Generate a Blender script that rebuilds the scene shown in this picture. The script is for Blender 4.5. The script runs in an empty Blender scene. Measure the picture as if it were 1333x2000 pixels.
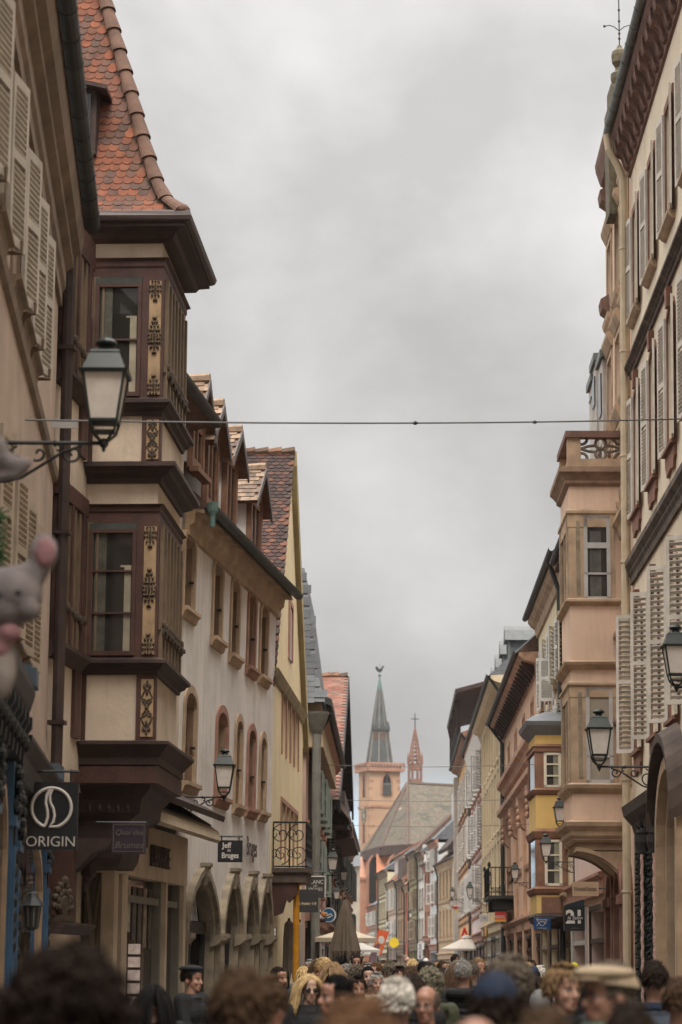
import bpy, bmesh, math, random
from mathutils import Vector, Matrix
random.seed(7)
R = math.radians
SC = bpy.context.scene
COL = SC.collection
# ------------------------------------------------------------------ camera
CAMZ = 1.65
PITCH = math.atan(890/4722.0)
FPX = 4722.0
cd = bpy.data.cameras.new('camera'); CAM = bpy.data.objects.new('camera', cd); COL.objects.link(CAM)
cd.sensor_fit = 'VERTICAL'; cd.sensor_height = 36; cd.sensor_width = 24; cd.lens = 85
cd.clip_start = 0.2; cd.clip_end = 3000
ROLL = .006
CROT = Matrix.Rotation(ROLL*math.tan(PITCH), 3, 'Z') @ Matrix.Rotation(math.pi/2+PITCH, 3, 'X') @ Matrix.Rotation(ROLL, 3, 'Z')
CAM.matrix_world = Matrix.Translation((0, 0, CAMZ)) @ CROT.to_4x4()
cd.dof.use_dof = True; cd.dof.focus_distance = 42; cd.dof.aperture_fstop = 2.6; cd.dof.aperture_blades = 9
SC.camera = CAM
# ------------------------------------------------------------------ world
SUN_EL, SUN_AZ = R(60), R(176)          # azimuth clockwise from +Y
w = bpy.data.worlds.new('World'); SC.world = w; w.use_nodes = True
nt = w.node_tree; N = nt.nodes; L = nt.links; N.clear()
out = N.new('ShaderNodeOutputWorld'); bg = N.new('ShaderNodeBackground'); bg.inputs[1].default_value = 0.1
sky = N.new('ShaderNodeTexSky'); sky.sky_type = 'NISHITA'; sky.sun_disc = False
sky.sun_elevation = SUN_EL; sky.sun_rotation = SUN_AZ
tc = N.new('ShaderNodeTexCoord'); sep = N.new('ShaderNodeSeparateXYZ'); L.new(tc.outputs['Generated'], sep.inputs[0])
def wmath(op, a, b=None, c=None):
    n = N.new('ShaderNodeMath'); n.operation = op
    for i, v in enumerate((a, b, c)):
        if v is None: continue
        if isinstance(v, (int, float)): n.inputs[i].default_value = v
        else: L.new(v, n.inputs[i])
    return n.outputs[0]
mp = N.new('ShaderNodeMapping'); mp.inputs['Scale'].default_value = (5.4, 5.4, 7.0); mp.inputs['Location'].default_value = (0.35, 1.9, 0.2)
L.new(tc.outputs['Generated'], mp.inputs[0])
n1 = N.new('ShaderNodeTexNoise'); n1.inputs['Scale'].default_value = 1.35; n1.inputs['Detail'].default_value = 9; n1.inputs['Roughness'].default_value = .53; n1.inputs['Distortion'].default_value = .18
L.new(mp.outputs[0], n1.inputs[0])
n2 = N.new('ShaderNodeTexNoise'); n2.inputs['Scale'].default_value = .6; n2.inputs['Detail'].default_value = 3
L.new(mp.outputs[0], n2.inputs[0])
el = wmath('MAXIMUM', sep.outputs[2], 0.0)
gr = N.new('ShaderNodeMapRange'); gr.inputs[1].default_value = .08; gr.inputs[2].default_value = .40; gr.inputs[3].default_value = .238; gr.inputs[4].default_value = .41
L.new(el, gr.inputs[0])
gz = N.new('ShaderNodeMapRange'); gz.inputs[1].default_value = .40; gz.inputs[2].default_value = .95; gz.inputs[3].default_value = 1.0; gz.inputs[4].default_value = 5.6
L.new(el, gz.inputs[0])
cl = N.new('ShaderNodeMapRange'); cl.inputs[1].default_value = .33; cl.inputs[2].default_value = .67; cl.inputs[3].default_value = .80; cl.inputs[4].default_value = 1.24
L.new(n1.outputs[0], cl.inputs[0])
cl2 = N.new('ShaderNodeMapRange'); cl2.inputs[1].default_value = .35; cl2.inputs[2].default_value = .65; cl2.inputs[3].default_value = .90; cl2.inputs[4].default_value = 1.10
L.new(n2.outputs[0], cl2.inputs[0])
lum = wmath('MULTIPLY', wmath('MULTIPLY', gr.outputs[0], gz.outputs[0]), wmath('MULTIPLY', cl.outputs[0], cl2.outputs[0]))
lum10 = wmath('MULTIPLY', lum, 10.0)
tint = N.new('ShaderNodeMix'); tint.data_type = 'RGBA'
tint.inputs[6].default_value = (1.0, .952, .912, 1); tint.inputs[7].default_value = (1.0, .972, .945, 1); L.new(cl.outputs[0], tint.inputs[0])
cc = N.new('ShaderNodeVectorMath'); cc.operation = 'SCALE'; L.new(tint.outputs[2], cc.inputs[0]); L.new(lum10, cc.inputs[3])
gap = N.new('ShaderNodeMapRange'); gap.interpolation_type = 'SMOOTHSTEP'
gap.inputs[1].default_value = .045; gap.inputs[2].default_value = .085; gap.inputs[3].default_value = 1.0; gap.inputs[4].default_value = 0.03
L.new(el, gap.inputs[0])
blue = N.new('ShaderNodeMix'); blue.data_type = 'RGBA'; blue.inputs[0].default_value = .55
L.new(sky.outputs[0], blue.inputs[6]); blue.inputs[7].default_value = (3.1, 4.6, 6.6, 1)
mx = N.new('ShaderNodeMix'); mx.data_type = 'RGBA'
L.new(gap.outputs[0], mx.inputs[0]); L.new(cc.outputs[0], mx.inputs[6]); L.new(blue.outputs[2], mx.inputs[7])
L.new(mx.outputs[2], bg.inputs[0]); L.new(bg.outputs[0], out.inputs[0])
# ------------------------------------------------------------------ sun
sl = bpy.data.lights.new('sun', 'SUN'); sl.energy = 1.5; sl.angle = R(24); sl.color = (1, .94, .86)
so = bpy.data.objects.new('sun', sl); COL.objects.link(so); so.location = (0, 0, 60)
sd = Vector((math.sin(SUN_AZ)*math.cos(SUN_EL), math.cos(SUN_AZ)*math.cos(SUN_EL), math.sin(SUN_EL)))
so.rotation_euler = sd.to_track_quat('Z', 'Y').to_euler()
vs = SC.view_settings; vs.view_transform = 'Standard'; vs.look = 'None'; vs.exposure = 0.99; vs.gamma = 1
SC.cycles.max_bounces = 6; SC.cycles.diffuse_bounces = 4; SC.cycles.glossy_bounces = 3; SC.cycles.transparent_max_bounces = 8
SC.cycles.use_denoising = True
# ------------------------------------------------------------------ measuring helpers
def ray(px, py):
    u = (px-666.5)/FPX; v = (1000-py)/FPX
    return CROT @ Vector((u, v, -1))
def at(px, py, Y):
    r = ray(px, py); return Vector((0, 0, CAMZ))+r*(Y/r.y)
class Fac:
    """a facade line in plan: s runs along it away from the camera, d outwards, z up; k = lean (m per m above z0)"""
    def __init__(self, A, B, side, k=0.0, z0=4.0):
        self.A = Vector(A); self.B = Vector(B); self.side = side; self.k = k; self.z0 = z0
        t = self.B-self.A; self.L = t.length; self.t = t.normalized()
        self.n = Vector((self.t.y, -self.t.x)) if side == 'L' else Vector((-self.t.y, self.t.x))
        self.sg = -1 if side == 'L' else 1
        self.rot = math.atan2(self.t.y, self.t.x)
    def hit(self, px, py, d=0.0):
        r = ray(px, py); n = self.n
        den = n.x*r.x+n.y*r.y-self.k*r.z
        num = d+self.k*(CAMZ-self.z0)+n.x*self.A.x+n.y*self.A.y
        k = num/den; p = Vector((0, 0, CAMZ))+r*k
        return (Vector((p.x, p.y))-self.A).dot(self.t), p.z
    def s(self, px, py, d=0.0): return self.hit(px, py, d)[0]
    def z(self, px, py, d=0.0): return self.hit(px, py, d)[1]
    def tf(self, s, d, z): return (s, self.sg*(d+self.k*(z-self.z0)), z)
    def W(self, s, d, z):
        p = self.A+self.t*s+self.n*(d+self.k*(z-self.z0)); return Vector((p.x, p.y, z))
    def place(self, o, s=0, d=0, z=0):
        p = self.A+self.t*s+self.n*d; o.location = (p.x, p.y, z); o.rotation_euler = (0, 0, self.rot)
IDT = lambda a, b, c: (a, b, c)
# ------------------------------------------------------------------ objects
def tag(o, label=None, cat=None, group=None, kind=None):
    if label: o['label'] = label
    if cat: o['category'] = cat
    if group: o['group'] = group
    if kind: o['kind'] = kind
    return o
def empty(name, label=None, cat=None, group=None, loc=(0, 0, 0), rz=0.0):
    o = bpy.data.objects.new(name, None); COL.objects.link(o); o.location = loc; o.rotation_euler = (0, 0, rz); o.empty_display_size = .2
    return tag(o, label, cat, group)
def house(name, fac, label, cat='building', group=None):
    o = empty(name, label, cat, group); fac.place(o); return o
class MB:
    def __init__(self, fac=None):
        self.v = []; self.f = []; self.m = []; self.cur = 0
        self.tf = fac.tf if isinstance(fac, Fac) else (fac or IDT)
    def add(self, pts): 
        i = len(self.v); self.v.extend(self.tf(*p) for p in pts); return i
    def face(self, pts):
        i = self.add(pts); self.f.append(tuple(range(i, i+len(pts)))); self.m.append(self.cur)
    def box(self, a0, a1, b0, b1, c0, c1):
        i = self.add([(a0,b0,c0),(a1,b0,c0),(a1,b1,c0),(a0,b1,c0),(a0,b0,c1),(a1,b0,c1),(a1,b1,c1),(a0,b1,c1)])
        for q in ((0,3,2,1),(4,5,6,7),(0,1,5,4),(1,2,6,5),(2,3,7,6),(3,0,4,7)):
            self.f.append(tuple(i+k for k in q)); self.m.append(self.cur)
    def hexa(self, p):
        i = self.add(p)
        for q in ((0,3,2,1),(4,5,6,7),(0,1,5,4),(1,2,6,5),(2,3,7,6),(3,0,4,7)):
            self.f.append(tuple(i+k for k in q)); self.m.append(self.cur)
    def prism(self, poly, ax, a, b):
        """poly of 2-d points in the other two axes, extruded along axis ax from a to b"""
        def P(q, t): return (t, q[0], q[1]) if ax == 0 else (q[0], t, q[1]) if ax == 1 else (q[0], q[1], t)
        n = len(poly); i = self.add([P(q, a) for q in poly]+[P(q, b) for q in poly])
        self.f.append(tuple(i+k for k in range(n))); self.m.append(self.cur)
        self.f.append(tuple(i+n+k for k in reversed(range(n)))); self.m.append(self.cur)
        for k in range(n):
            self.f.append((i+k, i+(k+1) % n, i+n+(k+1) % n, i+n+k)); self.m.append(self.cur)
    def tube(self, pts, r, n=6, cap=True):
        pts = [Vector(p) for p in pts]; m = len(pts)
        rr = r if isinstance(r, (list, tuple)) else [r]*m
        base = len(self.v); up = None
        for j, p in enumerate(pts):
            t = (pts[min(j+1, m-1)]-pts[max(j-1, 0)]).normalized()
            if up is None: up = Vector((0, 0, 1)) if abs(t.z) < .9 else Vector((1, 0, 0))
            a = t.cross(up)
            if a.length < 1e-4: a = t.cross(Vector((1, .3, 0)))
            a.normalize(); b = a.cross(t).normalized(); up = b
            self.v.extend(self.tf(*(p+(a*math.cos(2*math.pi*k/n)+b*math.sin(2*math.pi*k/n))*rr[j])) for k in range(n))
        for j in range(m-1):
            for k in range(n):
                self.f.append((base+j*n+k, base+j*n+(k+1) % n, base+(j+1)*n+(k+1) % n, base+(j+1)*n+k)); self.m.append(self.cur)
        if cap:
            self.f.append(tuple(base+k for k in reversed(range(n)))); self.m.append(self.cur)
            self.f.append(tuple(base+(m-1)*n+k for k in range(n))); self.m.append(self.cur)
    def lathe(self, prof, c=(0, 0, 0), n=12, ang=0.0, sx=1.0, sy=1.0):
        base = len(self.v); m = len(prof)
        for (r, z) in prof:
            self.v.extend(self.tf(c[0]+sx*r*math.cos(2*math.pi*k/n+ang), c[1]+sy*r*math.sin(2*math.pi*k/n+ang), c[2]+z) for k in range(n))
        for j in range(m-1):
            for k in range(n):
                self.f.append((base+j*n+k, base+j*n+(k+1) % n, base+(j+1)*n+(k+1) % n, base+(j+1)*n+k)); self.m.append(self.cur)
        self.f.append(tuple(base+k for k in reversed(range(n)))); self.m.append(self.cur)
        self.f.append(tuple(base+(m-1)*n+k for k in range(n))); self.m.append(self.cur)
    def ball(self, c, r, nu=10, nv=7):
        rx, ry, rz = r if isinstance(r, (tuple, list)) else (r, r, r)
        base = len(self.v); 
        for j in range(1, nv):
            th = math.pi*j/nv
            self.v.extend(self.tf(c[0]+rx*math.sin(th)*math.cos(2*math.pi*k/nu), c[1]+ry*math.sin(th)*math.sin(2*math.pi*k/nu), c[2]+rz*math.cos(th)) for k in range(nu))
        i0 = self.add([(c[0], c[1], c[2]+rz), (c[0], c[1], c[2]-rz)])
        for j in range(nv-2):
            for k in range(nu):
                self.f.append((base+j*nu+k, base+(j+1)*nu+k, base+(j+1)*nu+(k+1) % nu, base+j*nu+(k+1) % nu)); self.m.append(self.cur)
        for k in range(nu):
            self.f.append((i0, base+k, base+(k+1) % nu)); self.m.append(self.cur)
            self.f.append((i0+1, base+(nv-2)*nu+(k+1) % nu, base+(nv-2)*nu+k)); self.m.append(self.cur)
    def ring(self, prof, s0, s1, back, dout):
        """rectangular mouldings round three sides (near, front, far): prof = [(offset, z)] from bottom to top"""
        base = len(self.v)
        for (o, z) in prof:
            self.v.extend(self.tf(*p) for p in ((s0-o, back, z), (s0-o, dout+o, z), (s1+o, dout+o, z), (s1+o, back, z)))
        m = len(prof)
        for j in range(m-1):
            for k in range(4):
                self.f.append((base+4*j+k, base+4*j+(k+1) % 4, base+4*j+4+(k+1) % 4, base+4*j+4+k)); self.m.append(self.cur)
        self.f.append((base, base+1, base+2, base+3)); self.m.append(self.cur)
        self.f.append(tuple(base+4*(m-1)+k for k in (3, 2, 1, 0))); self.m.append(self.cur)
    def build(self, name, mats, parent=None, smooth=False, normals=True, label=None):
        me = bpy.data.meshes.new(name); me.from_pydata(self.v, [], self.f)
        if not isinstance(mats, (list, tuple)): mats = [mats]
        for m in mats: me.materials.append(m)
        if len(mats) > 1: me.polygons.foreach_set('material_index', self.m)
        if normals:
            bm = bmesh.new(); bm.from_mesh(me); bmesh.ops.recalc_face_normals(bm, faces=bm.faces); bm.to_mesh(me); bm.free()
        if smooth:
            me.polygons.foreach_set('use_smooth', [True]*len(me.polygons))
            if smooth != 'all':
                try: me.set_sharp_from_angle(angle=R(40))
                except Exception: pass
        me.update()
        o = bpy.data.objects.new(name, me); COL.objects.link(o)
        if parent is not None: o.parent = parent
        if label: o['label'] = label
        return o
def copy_tree(o, parent=None):
    c = o.copy(); COL.objects.link(c)
    if parent is not None: c.parent = parent
    for ch in o.children: copy_tree(ch, c)
    return c
def spiral(cx, cz, r0, r1, a0, a1, n=18):
    return [(cx+(r0+(r1-r0)*k/n)*math.cos(a0+(a1-a0)*k/n), cz+(r0+(r1-r0)*k/n)*math.sin(a0+(a1-a0)*k/n)) for k in range(n+1)]
def text_mesh(txt, size, name, mat, parent, loc, rot, extrude=.006, align='CENTER', bold=0.0, sx=1.0, shear=0.0):
    cu = bpy.data.curves.new('lettering', 'FONT'); cu.body = txt; cu.size = size; cu.extrude = extrude; cu.align_x = align; cu.align_y = 'CENTER'; cu.offset = bold; cu.shear = shear; cu.resolution_u = 4
    t = bpy.data.objects.new('lettering', cu); COL.objects.link(t)
    dg = bpy.context.evaluated_depsgraph_get(); me = bpy.data.meshes.new_from_object(t.evaluated_get(dg))
    bpy.data.objects.remove(t); bpy.data.curves.remove(cu)
    me.materials.clear(); me.materials.append(mat)
    o = bpy.data.objects.new(name, me); COL.objects.link(o); o.parent = parent; o.location = loc; o.rotation_euler = rot; o.scale = (sx, 1, 1)
    return o
# ------------------------------------------------------------------ materials
def srgb(r, g, b):
    f = lambda c: (c/255/12.92) if c/255 <= .04045 else ((c/255+.055)/1.055)**2.4
    return (f(r), f(g), f(b))
MATS = {}
def mat(name, col, rough=.85, var=.18, scale=1.5, streak=0.0, bump=0.0, bscale=40, island=None, metal=0.0, spec=.35, fine=.0, stain=None, courses=0.0):
    """procedural paint / plaster / stone / wood; island = list of colours picked per loose piece"""
    if name in MATS: return MATS[name]
    m = bpy.data.materials.new(name); m.use_nodes = True; t = m.node_tree; n = t.nodes; l = t.links
    b = n['Principled BSDF']; b.inputs['Roughness'].default_value = rough; b.inputs['Metallic'].default_value = metal; b.inputs['Specular IOR Level'].default_value = spec
    co = n.new('ShaderNodeTexCoord')
    def noise(sc, det=4, vec=None, ro=.55):
        q = n.new('ShaderNodeTexNoise'); q.inputs['Scale'].default_value = sc; q.inputs['Detail'].default_value = det; q.inputs['Roughness'].default_value = ro
        l.new(vec if vec is not None else co.outputs['Object'], q.inputs[0]); return q.outputs[0]
    def mixc(f, a, c, mode='MIX'):
        q = n.new('ShaderNodeMix'); q.data_type = 'RGBA'; q.blend_type = mode
        for s_, v in ((0, f), (6, a), (7, c)):
            if hasattr(v, 'is_linked'): l.new(v, q.inputs[s_])
            elif isinstance(v, (int, float)): q.inputs[s_].default_value = v
            else: q.inputs[s_].default_value = (*v, 1)
        return q.outputs[2]
    def rng(v, a, c, lo, hi):
        q = n.new('ShaderNodeMapRange'); q.inputs[1].default_value = a; q.inputs[2].default_value = c; q.inputs[3].default_value = lo; q.inputs[4].default_value = hi; l.new(v, q.inputs[0]); return q.outputs[0]
    if island:
        g = n.new('ShaderNodeNewGeometry'); rp = n.new('ShaderNodeValToRGB'); rp.color_ramp.interpolation = 'CONSTANT'
        while len(rp.color_ramp.elements) < len(island): rp.color_ramp.elements.new(.5)
        for i, c in enumerate(island):
            rp.color_ramp.elements[i].position = i/len(island); rp.color_ramp.elements[i].color = (*c, 1)
        l.new(g.outputs['Random Per Island'], rp.inputs[0]); basec = rp.outputs[0]
    else: basec = col
    lo = (1-var,)*3; hi = (1+var*.7,)*3
    f = mixc(rng(noise(scale, 5), .3, .7, 0, 1), lo, hi)
    c = mixc(1.0, basec, f, 'MULTIPLY')
    if streak:
        mpn = n.new('ShaderNodeMapping'); mpn.inputs['Scale'].default_value = (5, 5, .28); l.new(co.outputs['Object'], mpn.inputs[0])
        sv = noise(1.4, 5, mpn.outputs[0], .65)
        c = mixc(rng(sv, .5, .78, 0, streak), c, tuple(x*.42 for x in (col[0], col[1]*.97, col[2]*.92)))
    if stain:
        c = mixc(rng(noise(scale*.45+.2, 6, None, .7), .52, .72, 0, stain[3]), c, stain[:3])
    if fine: c = mixc(rng(noise(60, 2), .35, .65, 0, fine), c, tuple(x*.6 for x in col))
    l.new(c, b.inputs['Base Color'])
    if courses:
        wv = n.new('ShaderNodeTexWave'); wv.wave_type = 'BANDS'; wv.bands_direction = 'Z'; wv.wave_profile = 'SAW'; wv.inputs['Scale'].default_value = courses; wv.inputs['Distortion'].default_value = .35; wv.inputs['Detail'].default_value = 2; wv.inputs['Detail Scale'].default_value = 6
        l.new(co.outputs['Object'], wv.inputs[0]); bp = n.new('ShaderNodeBump'); bp.inputs['Strength'].default_value = .9; bp.inputs['Distance'].default_value = .05; bp.invert = True
        l.new(wv.outputs['Fac'], bp.inputs['Height']); l.new(bp.outputs[0], b.inputs['Normal'])
    elif bump:
        bp = n.new('ShaderNodeBump'); bp.inputs['Strength'].default_value = bump; bp.inputs['Distance'].default_value = .02
        l.new(noise(bscale, 4), bp.inputs['Height']); l.new(bp.outputs[0], b.inputs['Normal'])
    MATS[name] = m; return m
def glass_mat(name='window glass', see=.45, tintc=(.10, .11, .11)):
    if name in MATS: return MATS[name]
    m = bpy.data.materials.new(name); m.use_nodes = True; t = m.node_tree; n = t.nodes; l = t.links; n.remove(n['Principled BSDF'])
    o = n['Material Output']; d = n.new('ShaderNodeBsdfDiffuse'); d.inputs[0].default_value = (*tintc, 1)
    tr = n.new('ShaderNodeBsdfTransparent'); tr.inputs[0].default_value = (.8, .82, .8, 1)
    m1 = n.new('ShaderNodeMixShader'); m1.inputs[0].default_value = see; l.new(d.outputs[0], m1.inputs[1]); l.new(tr.outputs[0], m1.inputs[2])
    gl = n.new('ShaderNodeBsdfGlossy'); gl.inputs['Roughness'].default_value = .03; gl.inputs[0].default_value = (.9, .92, .95, 1)
    co = n.new('ShaderNodeTexCoord'); q = n.new('ShaderNodeTexNoise'); q.inputs['Scale'].default_value = 1.3; q.inputs['Detail'].default_value = 1; l.new(co.outputs['Object'], q.inputs[0])
    bp = n.new('ShaderNodeBump'); bp.inputs['Strength'].default_value = .12; bp.inputs['Distance'].default_value = .05; l.new(q.outputs[0], bp.inputs['Height']); l.new(bp.outputs[0], gl.inputs['Normal'])
    fr = n.new('ShaderNodeFresnel'); fr.inputs[0].default_value = 1.5
    mr = n.new('ShaderNodeMapRange'); mr.inputs[3].default_value = .06; mr.inputs[4].default_value = .9; l.new(fr.outputs[0], mr.inputs[0])
    m2 = n.new('ShaderNodeMixShader'); l.new(mr.outputs[0], m2.inputs[0]); l.new(m1.outputs[0], m2.inputs[1]); l.new(gl.outputs[0], m2.inputs[2])
    l.new(m2.outputs[0], o.inputs[0]); MATS[name] = m; return m
GLASS = glass_mat(); DGLASS = glass_mat('dark pane', 0.0, (.022, .021, .02)); SHOPGLASS = glass_mat('shop glass', .55, (.06, .055, .05))
IRON = mat('black iron', (.012, .013, .012), .5, .2, spec=.4)
DGREEN = mat('lantern green', (.011, .018, .014), .45, .25, 6, spec=.45)
ZINC = mat('zinc', (.12, .13, .125), .5, .3, 3, spec=.4)
DZINC = mat('dark weathered gutter', (.035, .036, .033), .6, .35, 3)
COPPER = mat('verdigris copper', (.10, .17, .15), .7, .35, 5, stain=(.04, .045, .04, .8)); GCOPPER = mat('dull green gutter', (.035, .048, .042), .6, .4, 4, stain=(.08, .12, .105, .55))
REDBROWN = mat('red brown timber', (.060, .025, .018), .6, .35, 3, bump=.25, bscale=30, stain=(.10, .055, .045, .45))
DBROWN = mat('dark brown timber', (.040, .022, .017), .65, .4, 3, bump=.3, bscale=25, stain=(.09, .06, .045, .5))
TANPANEL = mat('tan carved panel', (.30, .20, .11), .7, .3, 5, bump=.2, stain=(.16, .09, .045, .6))
ORNAMENT = mat('dark carved ornament', (.062, .042, .027), .7, .4, 12)
OCHREWOOD = mat('ochre window post', (.145, .098, .058), .7, .3, 4, stain=(.1, .06, .035, .6))
OILWOOD = mat('orange brown dormer wood', (.17, .083, .045), .65, .35, 5, bump=.2, stain=(.09, .04, .025, .5))
SANDST = mat('tan sandstone', (.40, .285, .185), .85, .28, 2.5, bump=.3, stain=(.2, .12, .085, .5))
PINKST = mat('pink sandstone', (.33, .175, .125), .85, .28, 2.5, bump=.3, stain=(.16, .09, .07, .5))
OLDST = mat('mossy old stone', (.26, .21, .15), .9, .4, 3, bump=.5, bscale=18, stain=(.10, .085, .045, .8))
BROWNSHUT = mat('brown shutter leaf', (.19, .115, .068), .7, .25, 3, bump=.15, stain=(.12, .06, .04, .6))
WHITEP = mat('off white paint', (.62, .58, .52), .6, .15, 4)
GREYP = mat('warm grey paint', (.40, .38, .36), .6, .15, 4)
SHUTGREY = mat('weathered light shutter', (.40, .35, .29), .7, .2, 3, stain=(.3, .25, .2, .5))
CURTAIN = mat('cream curtain', (.62, .53, .40), .9, .15, 5)
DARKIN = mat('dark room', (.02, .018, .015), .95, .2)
# ------------------------------------------------------------------ building pieces
def arcz(o, sv):
    """height of the opening's head at s"""
    r = o.get('rise', 0)
    if not r: return o['z1']
    u = abs((sv-(o['s0']+o['s1'])/2)/((o['s1']-o['s0'])/2)); u = min(1, u)
    if o.get('kind') == 'pointed': return o['z1']+r*math.sqrt(max(0, 4-(1+u)**2))/math.sqrt(3)
    return o['z1']+r*math.sqrt(max(0, 1-u*u))
def outline(o, n=10, g=0.0):
    s0, s1 = o['s0']-g, o['s1']+g
    pts = [(s0, o['z0'])]
    if o.get('rise'):
        q = dict(o); q['s0'] = s0; q['s1'] = s1; q['rise'] = o['rise']+g
        for k in range(n+1):
            sv = (s0+s1)/2-(s1-s0)/2*math.cos(math.pi*k/n); pts.append((sv, arcz(q, sv)))
    else: pts += [(s0, o['z1']+g), (s1, o['z1']+g)]
    pts.append((s1, o['z0'])); return pts
def wall(mb, s0, s1, z0, z1, ops, depth=.22, T=3.0, top=True):
    S = sorted({s0, s1, *[o['s0'] for o in ops], *[o['s1'] for o in ops]}); Z = sorted({z0, z1, *[o['z0'] for o in ops], *[o['z1']+o.get('rise', 0) for o in ops]})
    S = [x for x in S if s0 <= x <= s1]; Z = [x for x in Z if z0 <= x <= z1]
    for a, b in zip(S, S[1:]):
        for c, e in zip(Z, Z[1:]):
            ms, mz = (a+b)/2, (c+e)/2
            if any(o['s0'] < ms < o['s1'] and o['z0'] < mz < o['z1']+o.get('rise', 0) for o in ops): continue
            mb.face([(a, 0, c), (b, 0, c), (b, 0, e), (a, 0, e)])
    for o in ops:
        dp = o.get('depth', depth); pts = outline(o)
        for p, q in zip(pts, pts[1:]): mb.face([(p[0], 0, p[1]), (q[0], 0, q[1]), (q[0], -dp, q[1]), (p[0], -dp, p[1])])
        mb.face([(o['s0'], 0, o['z0']), (o['s1'], 0, o['z0']), (o['s1'], -dp, o['z0']), (o['s0'], -dp, o['z0'])])
        if o.get('rise'):
            zt = o['z1']+o['rise']
            for p, q in zip(pts[1:-1], pts[2:-1]):
                mb.face([(p[0], 0, p[1]), (q[0], 0, q[1]), (q[0], 0, zt), (p[0], 0, zt)])
    mb.face([(s0, 0, z0), (s0, 0, z1), (s0, -T, z1), (s0, -T, z0)]); mb.face([(s1, 0, z0), (s1, 0, z1), (s1, -T, z1), (s1, -T, z0)])
    mb.face([(s0, -T, z0), (s1, -T, z0), (s1, -T, z1), (s0, -T, z1)])
    if top: mb.face([(s0, 0, z1), (s1, 0, z1), (s1, -T, z1), (s0, -T, z1)])
def pane(mb, o, dp):
    pts = outline(o); mb.face([(p[0], -dp, p[1]) for p in pts])
def surround(mb, o, wd, pr, d0=0.0):
    a = outline(o); b = outline(o, g=wd)
    for i in range(len(a)-1):
        p, q, P, Q = a[i], a[i+1], b[i], b[i+1]
        mb.face([(p[0], pr, p[1]), (q[0], pr, q[1]), (Q[0], pr, Q[1]), (P[0], pr, P[1])])
        mb.face([(P[0], pr, P[1]), (Q[0], pr, Q[1]), (Q[0], d0, Q[1]), (P[0], d0, P[1])])
        mb.face([(p[0], pr, p[1]), (q[0], pr, q[1]), (q[0], d0-.004, q[1]), (p[0], d0-.004, p[1])])
    for i in (0, -1):
        mb.face([(a[i][0], pr, a[i][1]), (b[i][0], pr, b[i][1]), (b[i][0], d0, b[i][1]), (a[i][0], d0, a[i][1])])
def framebars(mb, o, dp, th=.05, cols=2, rows=3, thick=.05):
    s0, s1, z0 = o['s0'], o['s1'], o['z0']; d0, d1 = -dp+.005, -dp+thick
    zt = o['z1']+(o.get('rise', 0)*.55)
    mb.box(s0, s0+th, d0, d1, z0, o['z1']); mb.box(s1-th, s1, d0, d1, z0, o['z1']); mb.box(s0+th, s1-th, d0, d1, z0, z0+th)
    if not o.get('rise'): mb.box(s0+th, s1-th, d0, d1, zt-th, zt)
    for c in range(1, cols):
        sm = s0+(s1-s0)*c/cols; mb.box(sm-th*.5, sm+th*.5, d0, d1, z0+th, zt-th)
    for r in range(1, rows):
        zm = z0+(o['z1']-z0)*r/rows; mb.box(s0+th, s1-th, d0, d1-.012, zm-th*.3, zm+th*.3)
def shutter(mb, hinge, u, h, wd, z0, th=.04, slats=14, mid=True):
    """hinge (s,d), u = direction (ds,dd) in plan, louvred leaf"""
    ux, uy = u; nx, ny = -uy, ux
    def bx(a0, a1, t0, t1, c0, c1, tilt=0):
        P = lambda a, t, c: (hinge[0]+ux*a+nx*t, hinge[1]+uy*a+ny*t, c)
        mb.hexa([P(a0, t0, c0+tilt), P(a1, t0, c0+tilt), P(a1, t1, c0), P(a0, t1, c0), P(a0, t0, c1+tilt), P(a1, t0, c1+tilt), P(a1, t1, c1), P(a0, t1, c1)])
    st = min(.07, wd*.16)
    bx(0, st, -th/2, th/2, z0, z0+h); bx(wd-st, wd, -th/2, th/2, z0, z0+h)
    zz = [z0, z0+h*.5, z0+h-st*1.3] if mid else [z0, z0+h-st*1.3]
    for z in zz: bx(st, wd-st, -th/2, th/2, z, z+st*1.3)
    for k in range(slats):
        z = z0+st*1.3+(h-st*2.6)*(k+.15)/slats
        if mid and abs(z-(z0+h*.5)) < st*.9: continue
        bx(st, wd-st, -th*.46, th*.46, z+.04, z+.052, -.04)
def gutter(mb, s0, s1, d, z, r=.08, n=7):
    pts = [(d+r*math.cos(math.pi+math.pi*k/n), z+r*math.sin(math.pi+math.pi*k/n)) for k in range(n+1)]
    inner = [(d+r*.86*math.cos(math.pi+math.pi*k/n), z+r*.86*math.sin(math.pi+math.pi*k/n)) for k in range(n+1)]
    mb.prism(pts+inner[::-1], 0, s0, s1)
def tile(mb, o, u, v, nrm, w, l, rnd=True, lift=.018, jit=0.0):
    """one roof tile: o = top middle, u across, v down the slope; rounded lower end"""
    h = w/2; k = random.uniform(-jit, jit)
    prof = [(-h, 0), (-h, l-h*.7), (-h*.72, l-h*.22), (0, l), (h*.72, l-h*.22), (h, l-h*.7), (h, 0)] if rnd else [(-h, 0), (-h, l), (h, l), (h, 0)]
    top = [o+u*a+v*(b+k*.5)+nrm*(lift*(.35+b/l)+k*.12) for a, b in prof]; m = len(prof)
    i = mb.add([tuple(p) for p in top]+[tuple(p-nrm*.014) for p in top])
    mb.f.append(tuple(range(i, i+m))); mb.m.append(mb.cur)
    for j in range(m-1):
        mb.f.append((i+j, i+j+1, i+m+j+1, i+m+j)); mb.m.append(mb.cur)
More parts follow.
